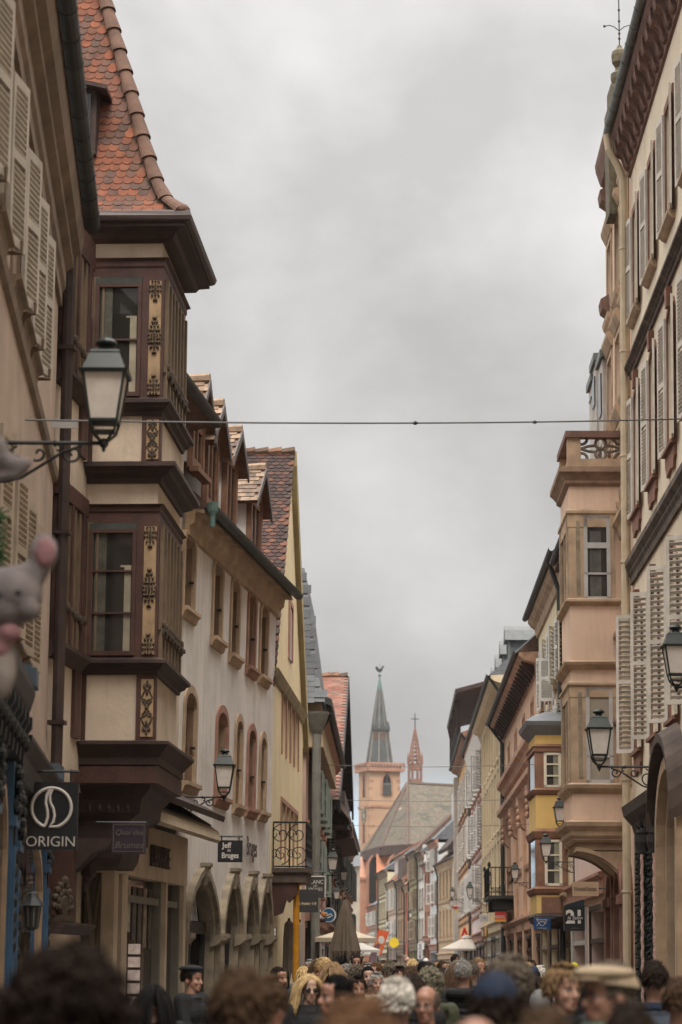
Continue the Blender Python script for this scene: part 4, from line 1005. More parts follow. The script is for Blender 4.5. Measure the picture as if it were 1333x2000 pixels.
b = MB(FP); wall(b, 0, FP.L, 0, zwP, opsP+arP, T=7); b.build('wall', PL_P, hP)
for o in opsP:
    b = MB(FP); pane(b, o, .18); wn = b.build('window', DGLASS, hP)
    b = MB(FP); surround(b, o, .11, .03); b.build('surround', SANDST, wn)
    b = MB(FP); b.prism([(0, o['z0']-.2), (.05, o['z0']-.12), (.10, o['z0']-.05), (.12, o['z0']+.05), (0, o['z0']+.05)], 0, o['s0']-.15, o['s1']+.15); b.build('sill', SANDST, wn)
    b = MB(FP); framebars(b, o, .17, .05, 2, 2); b.build('frame', GREYP, wn)
    if o['z0'] > 8:
        b = MB(FP); z = o['z1']+.14; b.prism([(0, z), (.04, z+.02), (.13, z+.2), (.14, z+.28), (0, z+.32)], 0, o['s0']-.2, o['s1']+.2); b.build('window_hood', SANDST, wn)
for o in arP:
    b = MB(FP); pane(b, o, .48); wn = b.build('arcade', mat('arcade pane', (.03, .03, .03), .1), hP)
    b = MB(FP); surround(b, o, .2, .10); b.box(o['s0']-.24, o['s0']+.02, -.1, .16, o['z1']-.12, o['z1']+.05); b.box(o['s1']-.02, o['s1']+.24, -.1, .16, o['z1']-.12, o['z1']+.05); b.build('arch_moulding', REDST, wn)
b = MB(FP); b.prism([(0, zwP), (.1, zwP+.05), (.2, zwP+.35), (.22, zwP+.5), (0, zwP+.5)], 0, 0, FP.L+.1); b.build('cornice', BRKT, hP)
b = MB(FP); b.prism([(.22, zwP+.5), (-4, zwP+5), (-4, zwP+4.8), (0, zwP+.45)], 0, 0, FP.L); b.build('roof', MATS['brown far tiles'], hP)
for (px, py) in ((1226, 1005), (1228, 1230), (1228, 1400)):
    b = MB(FP); z = FP.z(px, py); b.prism([(0, z-.3), (.06, z-.26), (.10, z-.08), (.18, z), (.18, z+.08), (0, z+.1)], 0, 0, 3.0); b.build('string_course', SANDST, hP)
# the oriel: near face towards the camera
YP = 46.2
_x = at(1115.5, 1300, YP).x; FQ = Fac((_x, YP), (_x+.035, 48.4), 'R'); invP = Matrix.Rotation(-FP.rot, 4, 'Z') @ Matrix.Translation((-FP.A.x, -FP.A.y, 0))
def tfQ(s, d, z):
    p = FQ.A+FQ.t*s+FQ.n*d; q = invP @ Vector((p.x, p.y, z)); return (q.x, q.y, q.z)
zq = lambda py, px=1160: at(px, py, YP).z
dq = lambda px, py=1200: FQ.A.x-at(px, py, YP).x      # d negative towards the house
QL = FQ.L; QB = -1.15
b = MB(tfQ); b.box(0, QL, QB, 0, zq(1640), zq(940)); orq = b.build('oriel', PL_P, hP)
def qring(prof, name, m): 
    q = MB(tfQ); q.ring(prof, 0, QL, QB, 0); return q.build(name, m, orq)
qring([(.02, zq(950)), (.08, zq(945)), (.08, zq(940)), (.15, zq(930)), (.20, zq(925)), (.20, zq(915)), (.02, zq(911))], 'cornice', mat('weathered cornice stone', (.26, .17, .115), .9, .35, 4, bump=.3))
qring([(.002, zq(1030)), (.03, zq(1030)), (.03, zq(1006)), (.06, zq(1003)), (.06, zq(998)), (.0, zq(994))], 'lintel', SANDST)
qring([(.0, zq(1184)), (.03, zq(1182)), (.10, zq(1176)), (.10, zq(1172)), (.0, zq(1168))], 'sill_moulding', SANDST)
qring([(.0, zq(1308)), (.04, zq(1306)), (.12, zq(1299)), (.14, zq(1294)), (.0, zq(1290))], 'string_course', SANDST)
qring([(.002, zq(1362)), (.03, zq(1362)), (.03, zq(1342)), (.07, zq(1338)), (.07, zq(1334)), (.0, zq(1330))], 'lintel', SANDST)
qring([(.0, zq(1550)), (.04, zq(1548)), (.10, zq(1540)), (.12, zq(1533)), (.0, zq(1528))], 'sill_moulding', SANDST)
qring([(-.04, zq(1645)), (.05, zq(1632)), (.06, zq(1624)), (.14, zq(1614)), (.16, zq(1606)), (.0, zq(1602))], 'base_moulding', SANDST)
qring([(-.12, zq(1660)), (-.10, zq(1640)), (-.04, zq(1638))], 'base_moulding', SANDST)
for (pt, pb) in ((1008, 1172), (1342, 1530)):
    a, c = zq(pt), zq(pb)
    q = MB(tfQ); dA, dB = dq(1119), dq(1142)
    q.box(-.02, .16, dB, .02, c, a); q.box(-.02, .06, dq(1203), dq(1194), c, a); sf = q.build('stone_frame', SANDST, orq)
    q = MB(tfQ)
    for i in range(2): q.box(-.032, -.018, dB+.07, dA-.02-.06, c+.1, a-.1) if i == 0 else q.box(.03, .12, -.01, .03, c+.1, a-.1)
    q.build('sunk_panel', OLDST, sf)
    dw0, dw1 = dq(1194), dB
    q = MB(tfQ); q.face([(-.002, dw0, c), (-.002, dw1, c), (-.002, dw1, a), (-.002, dw0, a)]); pn = q.build('window', mat('oriel window pane', (.035, .034, .032), .05, .3, 1.5, spec=.6), orq)
    q = MB(tfQ); t_ = .055
    q.box(-.03, -.004, dw0, dw0+t_*1.3, c, a); q.box(-.03, -.004, dw1-t_*1.3, dw1, c, a); q.box(-.03, -.004, dw0, dw1, a-t_, a); q.box(-.03, -.004, dw0, dw1, c, c+t_*1.2)
    zm = a-(a-c)*(.35 if pt < 1200 else .42); q.box(-.035, -.004, dw0, dw1, zm-.06, zm+.05); q.box(-.03, -.004, dw0, dw1, c+(zm-c)*.48-.02, c+(zm-c)*.48+.02)
    q.build('frame', GREYP, pn)
    q = MB(tfQ)
    if pt < 1200: q.box(-.0034, -.0024, dw0+.18, dw1-.12, c, a-.3)
    else: q.box(-.0034, -.0024, dw0+.07, dw1-.07, c, a)
    q.build('curtain', mat('grey drawn curtain', (.085, .08, .07), .6, .35, 5) if pt < 1200 else mat('beige blind', (.27, .23, .175), .7, .15, 3), pn)
    q = MB(tfQ); q.box(.3, QL-.3, 0, .004, c, a); w2 = q.build('window', MATS['oriel window pane'], orq)
    q = MB(tfQ); q.box(.2, .3, 0, .05, c, a); q.box(QL-.3, QL-.2, 0, .05, c, a); q.box(QL/2-.03, QL/2+.03, .004, .03, c, a); q.box(.2, QL-.2, 0, .045, c, c+.06); q.build('stone_frame', SANDST, w2)
# quarter round stone corbel
q = MB(tfQ); z1, z0 = zq(1662), zq(1752)
n_ = 12; cur = []
for k in range(n_+1):
    t = k/n_; an = math.pi/2*t
    cur.append((-.05-1.0*math.sin(an)**1.1, z1-(z1-z0)*(1-math.cos(an))))
pl = cur+[(QB, z0), (QB, z1)]
q.prism(pl, 0, .12, QL-.12); q.build('corbel', SANDST, orq)
q = MB(tfQ)
for e in (.10, QL-.30):
    q = MB(tfQ)
    q.prism(cur+[(a+.0, c+.075) for a, c in cur][::-1], 0, e-.04, e+.1); q.prism([(a+.03, c-.03) for a, c in cur]+[(a, c+.02) for a, c in cur][::-1], 0, e-.0, e+.06)
    if e < 1: q.lathe([(.09, 0), (.09, .18)], (.1, -.98, z0-.12), 10)
    q.build('corbel_rib', SANDST, orq)
# tracery balcony on top
b = MB(tfQ); zb0, zb1 = zq(912), zq(846)
pw = dq(1110)-dq(1130)
b.box(-.02, .22, -.24, .02, zb0, zb1); b.box(QL-.22, QL+.02, -.24, .02, zb0, zb1); b.box(-.02, .10, QB, QB+.12, zb0, zb1); b.box(-.01, .12, QB, 0, zb0, zb0+.16); b.box(0, QL, -.12, .01, zb0, zb0+.16)
bt = b.build('tracery_balcony', SANDST, orq)
q = MB(tfQ); q.box(-.08, .14, QB, .06, zb1-.10, zb1+.03); q.box(.14, QL+.08, -.16, .06, zb1-.10, zb1+.03); q.build('rail', BRKT, bt)
q = MB(tfQ); z_a, z_b = zb0+.16, zb1-.10; dL, dR = QB+.12, -.24; cx = (dL+dR)/2; cz = (z_a+z_b)/2; wx = (dR-dL)/2; wz = (z_b-z_a)/2
def arc(c0, c1, r, a0, a1, n=12): return [(.04, c0+r*math.cos(a0+(a1-a0)*k/n), c1+r*math.sin(a0+(a1-a0)*k/n)) for k in range(n+1)]
r_ = wz*.5
for sx_ in (-1, 1):
    for sz_ in (-1, 1):
        q.tube(arc(cx+sx_*wx*.0, cz+sz_*r_, r_, math.pi/2*sz_-sx_*0, math.pi/2*sz_-sx_*sz_*math.pi, 12), .032, 6)
        q.tube(arc(cx+sx_*wx*.95, cz+sz_*r_*1.9, r_*1.05, math.pi*(.5+.5*sx_)+0, math.pi*(.5+.5*sx_)+sx_*sz_*math.pi*.55, 10), .03, 6)
    q.tube([(.04, cx+sx_*r_, cz+r_*.6), (.04, cx+sx_*wx*.6, cz+wz*.25), (.04, cx+sx_*wx, cz)], .03, 6); q.tube([(.04, cx+sx_*r_, cz-r_*.6), (.04, cx+sx_*wx*.6, cz-wz*.25), (.04, cx+sx_*wx, cz)], .03, 6)
q.build('tracery', mat('grey weathered tracery', (.16, .125, .095), .9, .4, 5, bump=.3), bt)
# roof-level things on the salmon house seen against the sky
for (s, zz) in ((5.1, FP.z(1180, 640)), (5.2, FP.z(1176, 440))):
    b = MB(FP); b.prism([(0, zz), (.14, zz+.1), (.17, zz+.3), (0, zz+.4)], 0, s-.3, s+.3); b.build('eave_bracket', BRKT, hP)

# gable pinnacle with urn and iron vane above the eave of the salmon house
YF = 46.5; pf = at(1213, 150, YF); zf = lambda py: at(1213, py, YF).z
loc = lambda x, y, z: tuple(invP @ Vector((pf.x+x, YF+y, z)))
q = MB(loc); k_ = YF/4722
q.box(-.28, .3, -.1, .6, zf(420), zf(212)); q.box(-.22, .3, -.14, .6, zf(212), zf(168)); q.lathe([(.10, zf(168)), (.17, zf(158)), (.19, zf(150)), (.19, zf(140)), (.10, zf(134)), (.09, zf(128)), (.16, zf(118)), (.17, zf(104)), (.15, zf(96)), (.07, zf(90)), (.04, zf(84))], (0, .15, 0), 10)
fin = q.build('pinnacle', mat('mossy pinnacle stone', (.13, .11, .07), .9, .4, 6, bump=.4), hP)
q = MB(loc); q.tube([(0, .15, zf(86)), (0, .15, zf(-40))], .013, 5)
for sg in (-1, 1): q.tube([(0, .15, zf(55)), (sg*.10, .15, zf(47)), (sg*.2, .15, zf(44)), (sg*.29, .15, zf(46))], .010, 5); q.ball((sg*.30, .15, zf(46)), (.03, .02, .03), 6, 5)
for py in (70, 60, 36, 14): q.ball((0, .15, zf(py)), (.028, .028, .03), 6, 5)
q.build('iron_vane', IRON, fin)
# ================================================================== houses further down the street
TILE_FAR = mat('red far tiles', (.22, .10, .065), .9, .3, 1.2, courses=1.2, stain=(.24, .17, .12, .8))
SLATE = mat('grey slate', (.085, .09, .095), .6, .3, 3, courses=1.4, stain=(.12, .12, .12, .5))
WHSH = mat('white shutter paint', (.56, .54, .50), .7, .12, 3)
DKSH = mat('dark grey shutter', (.085, .09, .085), .7, .25, 4)
GRSH = mat('grey green shutter', (.20, .23, .20), .7, .2, 4)
TANSH = MATS['tan shutter']
def row_house(name, fac, label, wallm, zw, rows, n, ww=.95, trim=SANDST, shut=None, ov=.35, roofm=None, rise=3.5, shop=None, fan=False, ang=.12, courses=True, detail=True, margin=.8, pipe=None, dormers=0, T=6, sill=True):
    """a street house seen at an angle: rows = [(z0, z1)], n windows a row"""
    h = house(name, fac, label)
    ops = []
    for (a, e) in rows:
        for i in range(n):
            s = margin+(fac.L-2*margin)*(i+.5)/n; ops.append(dict(s0=s-ww/2, s1=s+ww/2, z0=a, z1=e, depth=.2))
    shops = []
    if shop:
        k = max(1, int(fac.L/4)); 
        for i in range(k): s = fac.L*(i+.5)/k; shops.append(dict(s0=s-fac.L/k*.38, s1=s+fac.L/k*.38, z0=.3, z1=shop-.7, depth=.35))
    b = MB(fac); wall(b, 0, fac.L, 0, zw, ops+shops, T=T); b.build('wall', wallm, h)
    for o in ops:
        b = MB(fac); pane(b, o, .17); wn = b.build('window', DGLASS, h)
        if detail:
            b = MB(fac); surround(b, o, .13, .035)
            if sill: b.box(o['s0']-.2, o['s1']+.2, 0, .12, o['z0']-.12, o['z0'])
            b.build('surround', trim, wn)
            b = MB(fac); framebars(b, o, .16, .06, 2, 3); b.build('frame', WHITEP, wn)
        if shut is not None:
            for sg, hs in ((-1, o['s0']-.03), (1, o['s1']+.03)):
                b = MB(fac); a_ = random.uniform(.5, 1.5)*ang
                shutter(b, (hs, .06), (sg*math.cos(a_), math.sin(a_)), o['z1']-o['z0'], ww*.5, o['z0'], slats=12 if detail else 7); b.build('shutter', shut, wn)
    for o in shops:
        b = MB(fac); pane(b, o, .33); wn = b.build('shop_window', MATS['shop pane'], h)
        b = MB(fac); surround(b, o, .10, .05); b.box(o['s0'], o['s1'], -.3, .02, 2.2, 2.3); b.build('frame', random.choice([DBROWN, GREYP, TRIM_A, BLACKP]), wn)
    if shop:
        b = MB(fac); b.prism([(0, shop-.45), (.12, shop-.42), (.12, shop-.12), (.22, shop-.06), (.22, shop), (0, shop+.05)], 0, 0, fac.L); b.build('shop_cornice', trim, h)
    if courses:
        for (a, e) in rows:
            b = MB(fac); b.prism([(0, a-.5), (.07, a-.48), (.10, a-.36), (0, a-.32)], 0, 0, fac.L); b.build('string_course', trim, h)
    b = MB(fac); b.prism([(0, zw-.35), (.07, zw-.32), (.12, zw-.1), (ov*.75, zw), (ov, zw+.12), (ov, zw+.22), (0, zw+.24)], 0, -.02, fac.L+.02); b.build('cornice', trim, h)
    b = MB(fac); gutter(b, -.1, fac.L+.1, ov+.08, zw+.27, .09); b.build('gutter', DZINC, h)
    b = MB(fac); b.prism([(ov+.04, zw+.24), (-3.2, zw+.24+rise), (-6, zw+.24+rise*.5), (-6, zw+.2)], 0, 0, fac.L); b.build('roof', roofm or TILE_FAR, h)
    if pipe is not None:
        b = MB(fac); b.tube([(pipe, ov+.06, zw+.2), (pipe, .12, zw-.55), (pipe, .12, .2)], .065, 7); b.build('downpipe', DZINC, h)
    for i in range(dormers):
        s = fac.L*(i+.6)/dormers; d0 = -.35
        b = MB(fac); b.box(s-.55, s+.55, d0-2, d0, zw+.3, zw+2.0); dm = b.build('dormer', mat('slate cheek', (.09, .095, .1), .7, .2, 3), h)
        b = MB(fac); b.box(s-.62, s-.42, d0, d0+.1, zw+.25, zw+1.9); b.box(s+.42, s+.62, d0, d0+.1, zw+.25, zw+1.9); b.prism([(s-.75, zw+1.9), (s+.75, zw+1.9), (s+.4, zw+2.35), (s, zw+2.55), (s-.4, zw+2.35)], 1, d0-2.2, d0+.22); b.build('frame', mat('grey zinc dormer', (.10, .105, .105), .6, .2, 4), dm)
        b = MB(fac); b.box(s-.42, s+.42, d0, d0+.02, zw+.4, zw+1.85); b.build('window', DGLASS, dm)
    return h
xr = lambda Y: FP.A.x+.0212*(Y-44.0)
def RF(y0, y1, side='R', f=xr): return Fac((f(y0), y0), (f(y1), y1), side)
def zpx(py, Y): return at(1000, py, Y).z
# ---- pink strip house behind the oriel
PINKW = mat('dusty pink render', (.55, .42, .36), .92, .1, .9, streak=.2)
hpk = row_house('pink_house', RF(49.6, 60), 'narrow dusty pink house mostly hidden behind the salmon stone oriel', PINKW, zpx(1118, 60), [(zpx(1300, 60), zpx(1200, 60)), (zpx(1480, 60), zpx(1390, 60))], 3, trim=PINKST, shut=None, ov=.3, shop=3.6)
fpk = RF(49.6, 60)
for (pxa, Yd, pt, pb) in ((1176, 52.0, 742, 860), (1164, 54.6, 768, 860), (1158, 56.8, 828, 870)):
    s_ = fpk.s(pxa, pt+60); z1_, z0_ = at(1150, pt, Yd).z, at(1150, pb, Yd).z
    b = MB(fpk); b.box(s_-.5, s_+.5, -2.5, .02, z0_-1.5, z1_-.25); dm = b.build('dormer', mat('grey dormer render', (.42, .38, .34), .9, .2, 3), hpk)
    b = MB(fpk); b.hexa([(s_-.6, .08, z1_-.22), (s_+.6, .08, z1_-.22), (s_+.75, -2.6, z1_-.1), (s_-.75, -2.6, z1_-.1), (s_-.6, .08, z1_-.06), (s_+.6, .08, z1_-.06), (s_+.7, -2.6, z1_+.1), (s_-.7, -2.6, z1_+.1)]); b.build('roof', ZINC, dm)
    b = MB(fpk); b.box(s_-.3, s_+.3, .02, .05, z0_, z1_-.5); b.build('window', DGLASS, dm)
b = MB(fpk); b.prism([(.35, zpx(1118, 60)), (-.4, zpx(1118, 60)+2.4), (-5, zpx(1118, 60)+4.2), (-5, zpx(1118, 60))], 0, 0, fpk.L); b.build('mansard', ROOFDK, hpk)
# ---- pale yellow house with the yellow oriel
PALEY = mat('pale butter render', (.64, .545, .36), .92, .1, .9, streak=.2)
f3 = RF(60.1, 72.5)
h3 = row_house('butter_house', f3, 'pale butter coloured house with white shutters and a yellow brown framed oriel', PALEY, zpx(1150, 65), [(zpx(1350, 66), zpx(1240, 66)), (zpx(1500, 66), zpx(1400, 66)), (zpx(1640, 66), zpx(1560, 66))], 4, .85, trim=SANDST, shut=WHSH, ov=.32, shop=3.5, pipe=1.6, ang=.35)
YQ = 61.2
fq = Fac((at(1047, 1560, YQ).x, YQ), (at(1034, 1560, 63.6).x, 63.6), 'R'); inv3 = Matrix.Rotation(-f3.rot, 4, 'Z') @ Matrix.Translation((-f3.A.x, -f3.A.y, 0))
def tf3(s, d, z):
    p = fq.A+fq.t*s+fq.n*d; q = inv3 @ Vector((p.x, p.y, z)); return (q.x, q.y, q.z)
z3 = lambda py: at(1075, py, YQ).z
d3 = lambda px: fq.A.x-at(px, 1560, YQ).x
YEL = mat('warm yellow render', (.62, .42, .15), .9, .10, 1, streak=.15)
OXST = mat('ox brown oriel stone', (.22, .115, .075), .85, .3, 3, stain=(.15, .08, .055, .5))
b = MB(tf3); b.box(0, fq.L, -1.1, 0, z3(1795), z3(1425)); o3 = b.build('oriel', YEL, h3)
def r3(prof, name, m): 
    q = MB(tf3); q.ring(prof, 0, fq.L, -1.1, 0); return q.build(name, m, o3)
r3([(.0, z3(1436)), (.22, z3(1418)), (.26, z3(1410)), (.05, z3(1398)), (-.3, z3(1388))], 'roof', mat('zinc oriel roof', (.16, .17, .18), .5, .2, 3))
r3([(.003, z3(1470)), (.05, z3(1468)), (.05, z3(1461)), (.08, z3(1458)), (.0, z3(1453))], 'lintel', OXST)
r3([(.003, z3(1553)), (.05, z3(1550)), (.10, z3(1543)), (.0, z3(1538))], 'sill_moulding', OXST)
r3([(.003, z3(1640)), (.05, z3(1636)), (.10, z3(1624)), (.0, z3(1618))], 'lintel', OXST)
r3([(.003, z3(1748)), (.05, z3(1744)), (.09, z3(1736)), (.0, z3(1730))], 'sill_moulding', OXST)
r3([(-.2, z3(1812)), (.0, z3(1800)), (.06, z3(1790)), (.0, z3(1784))], 'base_moulding', DBROWN)
for (pt, pb) in ((1470, 1538), (1640, 1730)):
    a, c = z3(pt), z3(pb); w0, w1 = d3(1097), d3(1063)
    for bx_ in ((-.02, .14, w1, .02, c, a), (-.02, .05, -1.08, w0, c, a), (fq.L-.2, fq.L+.01, -.1, .03, c, a), (-.035, -.0205, w1+.06, -.06, c+.08, a-.08)): q = MB(tf3); q.box(*bx_); fr = q.build('stone_frame', OXST, o3)
    q = MB(tf3); q.face([(-.003, w0, c), (-.003, w1, c), (-.003, w1, a), (-.003, w0, a)]); pn = q.build('window', MATS['oriel window pane'], o3)
    q = MB(tf3); q.box(-.03, -.005, w0, w0+.07, c, a); q.box(-.03, -.005, w1-.07, w1, c, a); q.box(-.03, -.005, w0, w1, a-.06, a); q.box(-.03, -.005, w0, w1, c, c+.06)
    for k in (1, 2): q.box(-.028, -.005, w0, w1, c+(a-c)*k/3-.018, c+(a-c)*k/3+.018)
    q.build('frame', mat('ivory window paint', (.66, .60, .48), .6, .1), pn)
    q = MB(tf3); q.box(-.0046, -.0036, w0+.07, w0+(w1-w0)*.45, c, a); q.build('curtain', mat('grey green curtain', (.23, .22, .165), .7, .2, 4), pn)
    q = MB(tf3); q.box(.14, fq.L-.2, .0, .005, c, a); q.build('window', MATS['oriel window pane'], o3)
q = MB(tf3); q.box(-.012, -.002, d3(1097), d3(1056), z3(1783), z3(1752)); q.build('brown_panel', OXST, o3)
# one wide leaf standing out from the wall, small roof terrace rail
q = MB(f3); s_ = f3.s(1066, 1340, .3); shutter(q, (s_, .06), (.25, .97), f3.z(1060, 1296, .3)-f3.z(1060, 1380, .3), .42, f3.z(1060, 1380, .3), slats=22); q.build('shutter', WHSH, h3)
q = MB(tf3)
for k in range(9): q.box(.02+k*.14, .05+k*.14, -.9, -.87, z3(1388), z3(1366)); q.box(.02, .05, -.95+k*.1, -.93+k*.1, z3(1388), z3(1366))
q.box(.0, 1.3, -.92, -.86, z3(1366), z3(1364)); q.build('terrace_rail', GREYP, o3)
# ---- ornate orange sandstone house
ORST = mat('orange sandstone', (.60, .39, .26), .9, .2, 1.0, streak=.2, stain=(.32, .16, .10, .5))
ORST2 = mat('carved red sandstone', (.46, .28, .19), .9, .35, 3, bump=.5, stain=(.14, .075, .05, .6))
f4 = RF(72.6, 95)
h4 = row_house('sandstone_house', f4, 'ornate orange sandstone house with carved console bands and wide dark eaves', ORST, zpx(1368, 84), [(zpx(1490, 84), zpx(1420, 84)), (zpx(1680, 84), zpx(1590, 84)), (zpx(1790, 84), zpx(1740, 84))], 4, 1.2, trim=ORST2, ov=.6, shop=3.3, pipe=22.0, roofm=ROOFDK)
for py in (1500, 1560):
    z = zpx(py, 84); b = MB(f4); b.prism([(0, z-.3), (.12, z-.25), (.2, z-.05), (.34, z+.05), (.36, z+.2), (0, z+.3)], 0, 0, f4.L); b.build('storey_cornice', ORST2, h4)
for s in (2.5, 8, 13.5, 19.5):
    b = MB(f4); z = zpx(1560, 84); b.prism([(0, z-1.3), (.14, z-1.2), (.22, z-.8), (.3, z-.2), (0, z-.2)], 0, s-.4, s+.4); [b.ball((s+.16*(i_-1), .24, z-.45-.22*j_), (.10, .09, .11), 6, 5) for i_ in range(3) for j_ in range(4)]; b.build('carved_capital', ORST2, h4)
    b = MB(f4); b.box(s-.34, s+.34, 0, .12, .2, z-1.3); b.build('pilaster', ORST, h4)
for k in range(22):
    b = MB(f4); z = zpx(1368, 84); b.prism([(.1, z-.45), (.5, z-.05), (.5, z+.02), (.1, z+.02)], 0, .5+k, .66+k); b.build('eave_bracket', DBROWN, h4)
# iron balcony low on this house
zB = at(1003, 1752, 90).z; b = MB(f4); sB = 15.5; b.box(sB, sB+4.5, 0, .95, zB-.12, zB); b.box(sB+.2, sB+.5, 0, .8, zB-.5, zB-.12); b.box(sB+4, sB+4.3, 0, .8, zB-.5, zB-.12); bl = b.build('balcony', mat('soot stone', (.05, .045, .04), .9, .3), h4)
q = MB(f4)
for k in range(24): s = sB+4.5*k/23; q.tube([(s, .92, zB), (s, .92, zB+1.0)], .014, 4)
for k in range(6): q.tube([(sB, .15*k+.1, zB), (sB, .15*k+.1, zB+1)], .014, 4)
q.tube([(sB, 0, zB+1), (sB, .92, zB+1), (sB+4.5, .92, zB+1)], .025, 5); q.tube([(sB, .05, zB+.12), (sB, .92, zB+.12), (sB+4.5, .92, zB+.12)], .018, 5)
q.lathe([(.02, 1), (.07, 1.08), (.05, 1.16), (.0, 1.22)], (sB, .92, zB), 8); q.lathe([(.02, 1), (.07, 1.08), (.05, 1.16), (.0, 1.22)], (sB+4.5, .92, zB), 8)
q.build('railing', IRON, bl)
# ---- long cream house with slate mansard
CREAM5 = mat('cream stone', (.58, .475, .32), .9, .15, 1, streak=.25, stain=(.40, .30, .18, .4))
f5 = RF(95.2, 118)
h5 = row_house('mansard_house', f5, 'long cream stone house with slate mansard and a row of grey dormers', CREAM5, zpx(1395, 108), [(zpx(1510, 108), zpx(1425, 108)), (zpx(1640, 108), zpx(1555, 108)), (zpx(1740, 108), zpx(1665, 108))], 8, 1.15, trim=CREAM5, ov=.55, roofm=SLATE, rise=3.4, shop=3.6, dormers=5, pipe=.2)
for k in range(9):
    b = MB(f5); s = .2+k*(f5.L-.4)/8; b.box(s-.2, s+.2, 0, .10, 3.7, zpx(1400, 108)); b.build('pilaster', CREAM5, h5)
# ---- pinkish white house
f6 = RF(118.2, 136)
PINKWH = mat('pinkish white render', (.56, .47, .44), .92, .1, 1, streak=.2)
h6 = row_house('pinkish_house', f6, 'pinkish white house with rows of closed white shutters under a white cornice', PINKWH, zpx(1455, 127), [(zpx(1560, 127), zpx(1490, 127)), (zpx(1665, 127), zpx(1590, 127)), (zpx(1775, 127), zpx(1700, 127))], 5, 1.3, trim=PINKST, shut=WHSH, ov=.45, shop=3.4, ang=.5, pipe=17.5)
b = MB(f6); z = zpx(1455, 127); b.prism([(0, z-.9), (.1, z-.85), (.42, z-.02), (0, z-.02)], 0, 0, f6.L); b.build('white_cornice', WHITEP, h6)
# ---- orange house with the open loggia under a projecting roof
f7 = RF(136.2, 163)
ORW = mat('apricot render', (.56, .33, .155), .92, .12, 1, streak=.2)
z7 = zpx(1480, 150)
h7 = row_house('loggia_house', f7, 'tall apricot house with an open roof loggia under a projecting dark roof', ORW, z7, [(zpx(1590, 150), zpx(1520, 150)), (zpx(1690, 150), zpx(1615, 150)), (zpx(1790, 150), zpx(1720, 150))], 6, 1.3, trim=OXST, shut=WHSH, ov=.5, shop=3.4, rise=1.5, pipe=.4, ang=.12)
b = MB(f7); zt = zpx(1388, 150); zt2 = zpx(1352, 150)
b.hexa([(4, .75, zt), (26.5, .75, zt), (26.5, -6, zt2+.6), (4, -6, zt2+.6), (4, .8, zt+.22), (26.6, .8, zt+.22), (26.6, -6, zt2+.9), (4, -6, zt2+.9)]); b.build('loggia_roof', DBROWN, h7)
b = MB(f7); b.box(5, 26, -4, -1.5, z7, zt+1); b.build('loggia_wall', ORST, h7)
for s in (9, 15, 20.5, 26):
    b = MB(f7); b.box(s-.14, s+.14, .35, .62, z7+.2, zt+.05); b.hexa([(s-.1, .4, zt-1.1), (s+.1, .4, zt-1.1), (s+.1, .55, zt-1.1), (s-.1, .55, zt-1.1), (s-.1, .65, zt), (s+.1, .65, zt), (s+.1, .75, zt), (s-.1, .75, zt)]); b.build('loggia_post', DBROWN, h7)
q = MB(f7)
for k in range(60): s = 8+18*k/59; q.tube([(s, .6, z7+.2), (s, .6, z7+1.3)], .025, 4)
q.tube([(8, .6, z7+1.3), (26, .6, z7+1.3)], .04, 4); q.build('railing', IRON, h7)
b = MB(f7); b.box(f7.L-.9, f7.L+.3, 0, .35, .2, z7-.3); b.prism([(f7.L-1.2, 6.4), (f7.L+.6, 6.4), (f7.L-.3, 8.6)], 1, .35, .42); b.build('corner_pilaster', mat('grey white stone', (.40, .375, .34), .9, .2, 2, streak=.3), h7)
# ---- low houses where the street bends towards the church
P0 = Vector((xr(163.5), 163.5)); P1 = Vector((at(722, 1800, 262).x, 262.0))
def bend(px):
    """point of the bent street line seen at column px"""
    lo, hi = 0.0, 1.0
    for _ in range(40):
        m = (lo+hi)/2; p = P0.lerp(P1, m)
        if 666.5+4805*p.x/p.y > px: lo = m
        else: hi = m
    return P0.lerp(P1, lo)
LOW = [(893, 857, 'tan sandstone house with a big sagging tiled roof and long dormer', (.42, .30, .18), 1690, 'tan_house', None, 1615, ROOFDK),
       (857, 841, 'slim bluish white house with pale shutters beside the sandstone house', (.52, .54, .54), 1650, 'slim_house', WHSH, 1618, SLATE),
       (841, 829, 'dark timbered house with salmon infill', (.30, .15, .10), 1695, 'dark_house', None, 1660, ROOFDK),
       (829, 818, 'narrow bright white house with tall slit windows', (.62, .60, .57), 1672, 'white_house', None, 1600, SLATE),
       (818, 800, 'olive green house with tan shutters and overhanging roof', (.30, .28, .14), 1672, 'olive_house', TANSH, 1640, ROOFDK),
       (800, 792, 'narrow brick red house squeezed beside the olive house', (.36, .10, .06), 1735, 'red_house', None, 1700, TILE_FAR),
       (792, 777, 'brown stone house with carved balcony below a grey box dormer', (.36, .24, .15), 1726, 'brown_house', None, 1690, TILE_FAR),
       (777, 759, 'pale pink house with closed white shutters and orange roof', (.54, .44, .38), 1728, 'shuttered_house', WHSH, 1655, TILE_FAR),
       (757, 740, 'pale lemon house with flat front near the church apse', (.62, .57, .38), 1708, 'lemon_house', None, 1690, SLATE),
       (739, 721, 'low grey house at the far end below the brick apse', (.34, .30, .25), 1775, 'grey_house', WHSH, 1760, SLATE)]
